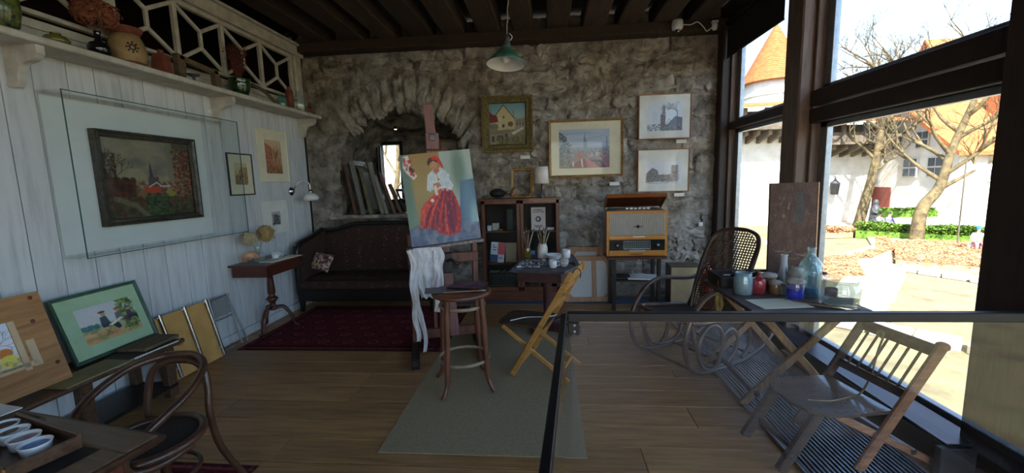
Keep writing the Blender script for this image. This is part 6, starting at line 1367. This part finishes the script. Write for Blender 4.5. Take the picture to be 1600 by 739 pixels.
MB().tube(smooth(sf,5,closed=True), .019, 8, closed=True, flat=1.0).build('seat_frame', M_rock, rk)
MB().grid(lambda u,v: (-.39+.55*u, (v-.5)*.46, .462-.085*u-.02*math.sin(PI*u)*math.sin(PI*v)), 10, 8).build('cane_seat', M_cane, rk)
for (x_,z_) in ((-.36,.055),(.30,.055),(.0,.03)): MB().tube([(x_,-.27,z_),(x_,.27,z_)], .012, 8).build('stretcher', M_rock, rk)

# painting table by the window
M_tt = wood('grey_worn_tabletop', srgb(104,90,80), srgb(70,60,54), 'x', rough=.6, scale=5, bump=.15)
M_leg = wood('tan_trestle', srgb(150,114,78), srgb(104,76,52), 'z', rough=.55, scale=5, bump=.1, vary=.12)
wt = thing('trestle_table', 'narrow worn work table on crossed legs by the window', 'table', (1.70, 3.225, 0))
MB().box((0,0,.705),(.75,.87,.026),.005).build('tabletop', M_tt, wt)
for yy in (-.34,.33):
    MB().bar((-.37,yy,.01),(.28,yy,.69),.03,.05,up=(1,0,0),bev=.004).build('leg', M_leg, wt); MB().bar((.30,yy+.03,.01),(-.28,yy+.03,.69),.03,.05,up=(1,0,0),bev=.004).build('leg', M_leg, wt)
for sx in (-1,1): MB().bar((sx*.28,-.38,.10),(sx*.28,.38,.10),.03,.035,bev=.003).build('foot_bar', M_ebony if sx < 0 else M_leg, wt)
MB().box((0,-.36,.66),(.6,.03,.06),.004).build('apron', M_leg, wt)
JZ = .7195
# paint box
M_pbox = wood('dark_paint_box', srgb(62,52,46), srgb(36,30,27), 'x', rough=.6, scale=5, bump=.15)
pb = thing('paint_box', 'open dark wooden paint box with messy tubes on the work table', 'paint box', (1.70, 3.505, JZ))
MB().box((0,0,.008),(.66,.28,.014),.002).build('base', M_pbox, pb)
for c, d in (((0,.14,.045),(.68,.016,.085)),((0,-.14,.045),(.68,.016,.085)),((-.335,0,.045),(.016,.28,.085)),((.335,0,.045),(.016,.28,.085)),((.05,0,.035),(.012,.27,.05))): MB().box(c,d,.003).build('side', M_pbox, pb)
for i in range(3): MB().box((-.14+.08*i,.02,.03),(.006,.24,.04)).build('divider', M_pbox, pb)
mess = [('blue',(70,96,150)),('white',(196,196,196)),('black',(36,36,40)),('ochre',(150,120,60)),('grey',(120,120,126)),('green',(66,96,72))]
for k in range(22):
    nm, c = mess[k % 6]; t = thing('paint_tube', 'small %s paint tube lying in the open paint box' % nm, 'paint tube', (1.42+.56*((k*7) % 22)/22, 3.40+.20*rnd.random(), JZ+.055+.008*(k % 4)), rz=rnd.uniform(0,6.28), group='tubes in the paint box')
    MB().tube([(-.03,0,0),(-.01,0,0),(.026,0,0)], [.004,.009,.009], 8).build('tube_body', mat('ptube_'+nm, srgb(c), tuple(v*.7 for v in srgb(c)), rough=.4, scale=30), t); MB().tube([(.026,0,0),(.036,0,0)], .005, 6).build('cap', M_ebony, t)
st1 = MB().tube(smooth([(1.37,3.42,JZ+.05),(1.365,3.40,.64),(1.37,3.38,.58),(1.345,3.37,.54),(1.33,3.37,.60),(1.335,3.38,.66)],6), [.018]*31, 8, flat=.2, up=(0,1,0)).build('strap', mat('mustard_strap', srgb(142,120,60), srgb(104,86,44), rough=.7, scale=20)); st1.name = 'carrying_strap'; tag(st1, 'mustard strap hanging from the paint box corner', 'strap')
# upright panel
up_ = thing('upright_panel', 'brown paint smeared wooden panel standing upright against the window', 'panel', (2.02, 3.62, JZ), rz=.05, rx=-.03)
A = Art(80, 150, (72,48,36), 51); A.dabs(220,(0,0,1,1),[(64,42,32),(80,54,40),(58,40,31),(88,62,46)],(.02,.07),.5); A.poly([(.55,.1),(.7,.1),(.74,.4),(.54,.42)],(54,58,52),.7); [A.line([(x,y),(x+.12,y+.01),(x+.2,y-.005)],.018,c,.55) for x,y,c in ((.15,.70,(140,126,112)),(.3,.71,(130,114,100)),(.6,.74,(150,140,128)),(.68,.75,(140,128,114)),(.45,.78,(120,104,90)))]; A.dabs(14,(.05,.15,.5,.35),[(130,112,98),(50,36,30)],(.01,.03),.6); A.grain(6)
MB().box((0,.012,.41),(.385,.022,.80),.003).build('panel', M_brownf, up_); A.build('painted_face', .383, .798, up_, z0=.011, y=-.0005)
MB().box((.195,.02,.41),(.012,.05,.80),.002).build('edge_strip', M_stretch, up_); MB().box((.203,.0,.70),(.02,.012,.012),.003).build('clip', M_black, up_)  # pale edge strip: light on the panel's right edge put into its colour
tg = thing('steel_tongs', 'long metal tongs leaning on the upright panel', 'tool', (2.06, 3.45, JZ+.003), ry=.30, rx=-.12)
for s_ in (-1,1): MB().tube([(s_*.012,0,0),(s_*.006,0,.18)], .004, 6).build('arm', M_alum, tg)
MB().ball((0,0,.19), .018, 10, 8).build('pivot', M_bronze, tg)

# jars and bottles
def liq(t, r, h, c, nm, z=.008): return MB().lathe([(.001,z),(r,z),(r,z+h),(.001,z+h+.001)], n=24).build('contents', mat('liquid_'+nm, c, tuple(v*.8 for v in c), rough=.4, scale=12), t)
M_tealj = glassy('teal_jar_glass', (.72,.84,.84), .09, opac=.35, body=(.42,.55,.58))
t = thing('paint_jar', 'cloudy teal water jar at the left front of the work table', 'jar', (1.445, 3.19, JZ)); MB().lathe([(.055,0),(.062,.008),(.064,.03),(.064,.12),(.055,.14),(.056,.165),(.052,.165),(.05,.142),(.059,.12),(.059,.012),(.001,.008)], n=28).build('glass', M_tealj, t); liq(t, .058, .09, srgb(120,150,156), 'teal')
M_redj = glassy('red_jar_glass', (.9,.5,.5), .08, opac=.3, body=(.6,.1,.14))
t = thing('paint_jar', 'small red paint jar with dropper beside the teal jar', 'jar', (1.56, 3.20, JZ)); MB().lathe([(.04,0),(.046,.006),(.048,.10),(.04,.118),(.038,.118),(.044,.1),(.042,.01),(.001,.008)], n=24).build('glass', M_redj, t); liq(t, .041, .09, srgb(196,26,50), 'red'); MB().lathe([(.018,.10),(.018,.14),(.014,.155),(.001,.156)], n=16).build('stopper', mat('red_stopper', srgb(150,50,50), rough=.5), t)
for k in range(3): MB().tube([(0,0,.15),(-.02+.016*k,.01,.185)], .002, 5).build('bristle_end', M_br, t)
t = thing('small_bottle', 'tiny clear bottle behind the red jar', 'bottle', (1.62, 3.29, JZ)); MB().lathe([(.024,0),(.026,.006),(.026,.08),(.012,.11),(.012,.135),(.016,.14),(.01,.14)], n=18).build('glass', M_jarglass, t)
M_brownj = glassy('brown_jar_glass', (.8,.6,.36), .08, opac=.5, body=(.36,.24,.1)); M_cloth = mat('paper_cover', srgb(190,180,166), srgb(140,128,114), rough=.9, scale=14, bump=.3)
for loc, r, h, nm in (((1.68,3.20,JZ),.042,.085,'amber paint jar with a paper cover in front'),((1.69,3.32,JZ),.055,.115,'brown jar with a pale lid behind the amber jar')):
    t = thing('paint_jar', nm, 'jar', loc); MB().lathe([(r*.9,0),(r,.006),(r,h),(r*.9,h+.004),(.001,h+.004)], n=24).build('glass', M_brownj, t); liq(t, r*.9, h*.75, srgb(150,106,40), 'ochre'); MB().lathe([(r*1.08,h-.014),(r*1.1,h+.006),(r*.6,h+.016),(.001,h+.018)], n=18).build('cover', M_cloth, t)
t = thing('paint_jar', 'little pale green jar between amber and blue jars', 'jar', (1.725, 3.17, JZ)); MB().lathe([(.026,0),(.03,.006),(.03,.07),(.028,.078),(.001,.078)], n=20).build('glass', glassy('pale_green_glass',(.8,.86,.76),.08,opac=.5,body=(.5,.54,.44)), t); MB().lathe([(.031,.066),(.031,.084),(.001,.085)], n=20).build('lid', M_cloth, t)
M_blue = glassy('blue_jar_glass', (.88,.9,.97), .05, opac=.03, body=(.4,.45,.7))
t = thing('paint_jar', 'jar of bright ultramarine blue with paper cover', 'jar', (1.735, 3.05, JZ)); MB().lathe([(.05,0),(.056,.006),(.057,.12),(.05,.132),(.048,.132),(.054,.118),(.053,.01),(.001,.008)], n=28).build('glass', M_blue, t); liq(t, .051, .068, srgb(20,36,214), 'ultramarine'); MB().lathe([(.0525,.078),(.0525,.112),(.05,.112),(.05,.078)], n=24, closed=True).build('paint_stain', mat('blue_splash', srgb(70,86,170), srgb(130,134,170), rough=.5, scale=26, detail=3), t); MB().lathe([(.060,.118),(.063,.135),(.04,.148),(.001,.15)], n=16).build('cover', M_cloth, t)
t = thing('paint_jar', 'grey jar with crumpled paper cover behind the blue jar', 'jar', (1.87, 3.28, JZ)); MB().lathe([(.045,0),(.05,.006),(.05,.12),(.045,.13),(.001,.13)], n=24).build('glass', M_tealj, t); MB().lathe([(.055,.11),(.06,.14),(.05,.165),(.02,.18),(.001,.18)], n=14).build('cover', M_cloth, t)
t = thing('flask', 'white frosted conical flask behind the jars', 'bottle', (1.83, 3.38, JZ)); MB().lathe([(.062,0),(.066,.01),(.058,.06),(.03,.14),(.022,.2),(.022,.25),(.026,.262),(.02,.262)], n=26).build('glass', glassy('frosted_glass',(.86,.88,.9),.08,.25,opac=.55,body=(.62,.64,.68)), t)
t = thing('glass_jar', 'round clear jar behind the white flask', 'jar', (1.93, 3.37, JZ)); MB().lathe([(.055,0),(.065,.01),(.07,.08),(.06,.13),(.04,.15),(.04,.17),(.036,.17)], n=24).build('glass', M_jarglass, t)
M_aqua = glassy('aqua_glass', (.72,.86,.86), .10, opac=.22, body=(.5,.66,.68))
t = thing('glass_bottle', 'tall pale aqua bottle with round shoulders', 'bottle', (2.00, 3.33, JZ)); MB().lathe([(.07,0),(.076,.008),(.078,.17),(.068,.21),(.036,.25),(.026,.27),(.026,.305),(.03,.312),(.03,.325),(.024,.325)], n=30).build('glass', M_aqua, t)
M_bbot = glassy('blue_bottle_glass', (.74,.87,.90), .10, opac=.18, body=(.42,.62,.70))
t = thing('glass_bottle', 'light blue bottle with dark blue settled liquid', 'bottle', (1.885, 3.115, JZ)); MB().lathe([(.05,0),(.054,.008),(.056,.18),(.046,.215),(.024,.235),(.022,.27),(.026,.275),(.026,.288),(.02,.288)], n=28).build('glass', M_bbot, t); liq(t, .05, .05, srgb(20,96,130), 'petrol')
t = thing('small_bottle', 'narrow jar with orange pigment near the sand jar', 'bottle', (2.01, 3.20, JZ)); MB().lathe([(.024,0),(.027,.006),(.027,.12),(.024,.13),(.024,.15),(.02,.15)], n=20).build('glass', M_jarglass, t); liq(t, .024, .09, srgb(176,112,74), 'orange'); MB().lathe([(.026,.145),(.026,.16),(.001,.161)], n=16).build('lid', M_brownf, t)
t = thing('sand_jar', 'wide clear glass jar with sand and a brown cup inside', 'jar', (1.935, 2.895, JZ)); M_clear = glassy('clear_jar_glass', (.80,.84,.84), .12, opac=.10, body=(.55,.6,.6))
MB().lathe([(.10,0),(.112,.01),(.114,.125),(.10,.15),(.098,.16),(.106,.168),(.106,.18),(.10,.18),(.092,.155),(.108,.122),(.107,.014),(.001,.01)], n=40).build('glass', M_clear, t)
MB().grid(lambda u,v: (.104*v*math.cos(2*PI*u), .104*v*math.sin(2*PI*u), .03+.02*math.cos(2*PI*u+.6)*v+.004*nz3(u*9,v*5,0,2)), 30, 6).build('sand', mat('pale_sand', srgb(190,180,160), srgb(160,150,132), rough=1, scale=60, bump=.3), t)
t = thing('brown_cup', 'small red brown cup inside the sand jar', 'cup', (1.90, 2.93, JZ+.055)); MB().lathe([(.032,0),(.036,.004),(.036,.055),(.033,.055),(.03,.008),(.001,.007)], n=20).build('body', M_terra, t)
pp = thing('paper_sheet', 'cream paper sheet on the front of the work table', 'papers', (1.57, 2.94, JZ), rz=.12); MB().box((0,0,.002),(.34,.22,.003),.0005).build('sheet', M_cream, pp)
for k, (x, y, a, lab) in enumerate(((1.80,2.93,-.55,'dark brush lying left of the sand jar'),(1.78,2.89,-.72,'thin brush nearest the table edge by the sand jar'),(1.83,2.88,-.42,'pale brush lying closest to the sand jar'))):
    t = thing('paint_brush', lab, 'brush', (x, y, JZ+.006), rz=a); MB().tube([(-.13,0,0),(0,0,0),(.11,0,0)], [.0025,.005,.004], 7).build('handle', M_bh[(k+1) % 3], t); MB().tube([(.11,0,0),(.135,0,0)], .0045, 6).build('ferrule', M_alum, t); MB().tube([(.135,0,0),(.16,0,0)], [.005,.002], 6).build('bristles', M_br, t)

# slatted folding chair in front
M_sc = wood('grey_brown_beech', srgb(96,76,62), srgb(62,48,40), 'x', rough=.4, scale=5, bump=.1, vary=.06, coat=.15)
M_sc2 = wood('lit_tan_beech', srgb(170,120,84), srgb(124,84,58), 'x', rough=.45, scale=5, bump=.1, vary=.06)  # near side of the chair: warm daylight put into the tan colour
sl_ = thing('slatted_chair', 'folding chair with perforated seat and slatted back by the railing', 'chair', (1.574, 2.393, .024), rz=R(8.7)); sl_.scale = (1.145, 1.264, .91)
def P3(x, s, z): return (x, s*.175, z)
for s_ in (-1,1):
    MB().bar(P3(.0,s_,.02),P3(.355,s_,.745),.026,.05,up=(1,0,0),bev=.008).build('back_post', M_sc if s_ > 0 else M_sc2, sl_)
    MB().bar(P3(-.10,s_*.88,.345),P3(.40,s_*.88,.012),.02,.042,up=(1,0,0),bev=.006).build('rear_leg', M_sc2 if s_ < 0 else M_sc, sl_)
    MB().bar(P3(-.16,s_*.7,.345),P3(-.33,s_*.7,.0),.035,.05,up=(1,0,0),bev=.006).build('front_leg', M_sc, sl_)
    MB().ball(P3(.355,s_,.745), .026, 10, 8).build('post_knob', M_sc if s_ > 0 else M_sc2, sl_)
out_ = [(.16,-.165),(.16,.165),(-.05,.175),(-.15,.165),(-.21,.12),(-.235,.05),(-.235,-.05),(-.21,-.12),(-.15,-.165),(-.05,-.175)]
MB().prism(out_, .348, .362, 'xy').build('seat', M_sc, sl_)
MB().prism([(a*.985,b*.985) for a,b in out_], .362, .366, 'xy').build('seat_top', mat('seat_sheen', srgb(104,86,76), srgb(80,64,56), rough=.3, scale=8, stretch=(1,5,1), coat=.5), sl_)
ho = MB()
for k in range(40):
    a = k*2.399; r_ = .012*math.sqrt(k)+.01; ho.lathe([(.001,.3668),(.004,.3668),(.004,.366)], (-.03+r_*math.cos(a)*1.0, r_*math.sin(a)*1.3, 0), 7)
ho.build('perforations', M_ink, sl_)
for k in range(2):
    for j in range(8): MB().lathe([(.001,.3675),(.004,.367),(.004,.366)], (-.19+.32*j/7*1.0, (-.15 if k else .15)*(1 if j > 1 else .75), 0), 7).build('nail', M_ink, sl_)
def bp_(t): return (.355*t, .745*t+.01)
def rail_(t, h, w): x_, z_ = bp_(t); return MB().bar((x_,-.17,z_),(x_,.17,z_),.02,h,up=(.43,0,.9),bev=.005)
rail_(.945,.07,.02).build('top_rail', M_sc, sl_); rail_(.60,.05,.02).build('lower_rail', M_sc, sl_)
for k in range(6):
    y_ = -.12+.24*k/5; a, b = bp_(.60), bp_(.94); MB().bar((a[0],y_,a[1]),(b[0],y_,b[1]),.011,.012,up=(1,0,0),bev=.004).build('back_slat', M_sc, sl_)
MB().bar((.28,-.17,.10),(.28,.17,.10),.02,.03).build('stretcher', M_sc, sl_); MB().bar((-.26,-.14,.12),(-.26,.14,.12),.02,.03).build('stretcher', M_sc, sl_)
cd_ = MB().tube(smooth([(-.15,-.05,.373),(-.05,-.07,.373),(.06,-.05,.373),(.14,-.03,.375),(.22,.0,.46),(.28,.03,.60),(.315,.04,.70),(.30,.045,.73),(.30,.06,.70),(.295,.03,.69)],6), .0045, 6).build('cord', mat('straw_cord', srgb(150,132,100), srgb(116,98,72), rough=.9, scale=40)); cd_.location = (1.574,2.393,.024); cd_.rotation_euler = (0,0,R(8.7)); cd_.scale = (1.145, 1.264, .91); tag(cd_, 'straw coloured cord draped over the slatted chair back and seat', 'cord')

# ================================================================== FAR SEATED PEOPLE IN THE GARDEN
def skinned(name, pts, edges, rad, m, parent, root=0):
    me = bpy.data.meshes.new(name); me.from_pydata(pts, edges, []); o = bpy.data.objects.new(name, me); COL.objects.link(o); o.parent = parent
    me.materials.append(m)
    sk_m = o.modifiers.new('skin', 'SKIN'); sk_m.use_smooth_shade = True
    if not me.skin_vertices: me.skin_vertices.new()
    for i, r in enumerate(rad):
        v = me.skin_vertices[0].data[i]; v.radius = (r, r*.85); v.use_root = (i == root)
    ss = o.modifiers.new('smooth', 'SUBSURF'); ss.levels = 1; ss.render_levels = 1
    return o
def seated_person(label, loc, rz, top, legs, hair, hat=False):
    t = thing('person', label, 'person', loc, rz); t.scale = (.5, .5, .5)
    M_skin = mat('skin', srgb(206,160,132), srgb(190,142,116), rough=.6)
    P = [(0,0,.44),(0,.02,.62),(0,.03,.80),(0,.01,.95),(0,-.02,1.03),(0,-.03,1.17),(0,-.02,1.24)]; r = [.13,.12,.14,.07,.05,.085,.06]; E_ = [(0,1),(1,2),(2,3),(3,4),(4,5),(5,6)]
    for s_ in (-1,1):
        b = len(P); P += [(s_*.17,.02,.88),(s_*.23,-.06,.66),(s_*.15,-.26,.54),(s_*.12,-.33,.50),(s_*.11,-.36,.49)]; r += [.06,.05,.04,.032,.026]; E_ += [(2,b),(b,b+1),(b+1,b+2),(b+2,b+3),(b+3,b+4)]
        b = len(P); P += [(s_*.09,-.05,.44),(s_*.11,-.40,.47),(s_*.11,-.38,.10),(s_*.12,-.42,.04),(s_*.12,-.54,.035)]; r += [.095,.07,.05,.045,.035]; E_ += [(0,b),(b,b+1),(b+1,b+2),(b+2,b+3),(b+3,b+4)]
    body = skinned('body', P, E_, r, M_skin, t)
    ti = [0,1,2,3,7,8,9,12+5,12+6,12+7]
    T = [P[0],P[1],P[2],P[3]]; tr = [.145,.135,.155,.08]; te = [(0,1),(1,2),(2,3)]
    for s_ in (-1,1):
        b = len(T); T += [(s_*.17,.02,.88),(s_*.23,-.06,.66),(s_*.15,-.26,.54)]; tr += [.072,.062,.05]; te += [(2,b),(b,b+1),(b+1,b+2)]
    skinned('top', T, te, tr, mat('cloth_%d_%d_%d' % top, srgb(top), rough=.9), t)
    T = [(0,0,.44)]; tr = [.14]; te = []
    for s_ in (-1,1):
        b = len(T); T += [(s_*.09,-.05,.44),(s_*.11,-.40,.47),(s_*.11,-.38,.12)]; tr += [.108,.082,.062]; te += [(0,b),(b,b+1),(b+1,b+2)]
    skinned('trousers', T, te, tr, mat('cloth_%d_%d_%d' % legs, srgb(legs), rough=.9), t)
    MB().grid(lambda u, v: (.10*math.sin(PI*.62*v)*math.cos(2*PI*u), .01+.11*math.sin(PI*.62*v)*math.sin(2*PI*u), 1.17+.12*math.cos(PI*.62*v)), 16, 8).build('hat' if hat else 'hair', mat('hair_%d_%d_%d' % hair, srgb(hair), rough=.8), t)
    for s_ in (-1,1): MB().ball((s_*.03,-.108,1.175), .011, 8, 6).build('eye', M_ink, t)
    MB().ball((0,-.118,1.15), .014, 8, 6, (.8,1,1.2)).build('nose', M_skin, t); MB().box((0,-.108,1.115),(.04,.01,.008),.003).build('mouth', mat('lips', srgb(160,90,84)), t)
    return t
def seat_block(label, loc, w, m):
    o = MB().box((0,.05,.20),(w,.34,.40),.03).build('stone_seat', m); o.location = loc; o.scale = (.5, .5, .5); return tag(o, label, 'seat')
seat_block('low pale stone block under the two people by the statue', (11.20, 14.97, G+.03), 1.3, M_kerb)
seated_person('person in pale grey seated beside the garden statue', (11.06, 14.96, G+.03), .3, (190,188,190), (96,92,98), (70,56,52))
seated_person('person in violet top seated to the right of the other by the statue', (11.36, 14.96, G+.03), .1, (110,104,170), (84,80,96), (64,52,50))
seat_block('low pale stone block at the right end of the hedge', (10.16, 10.75, G+.03), .5, M_kerb)
seated_person('person in white with blue cap seated at the right end of the hedge', (10.16, 10.74, G+.03), -.5, (226,224,226), (176,110,112), (40,120,190), True)
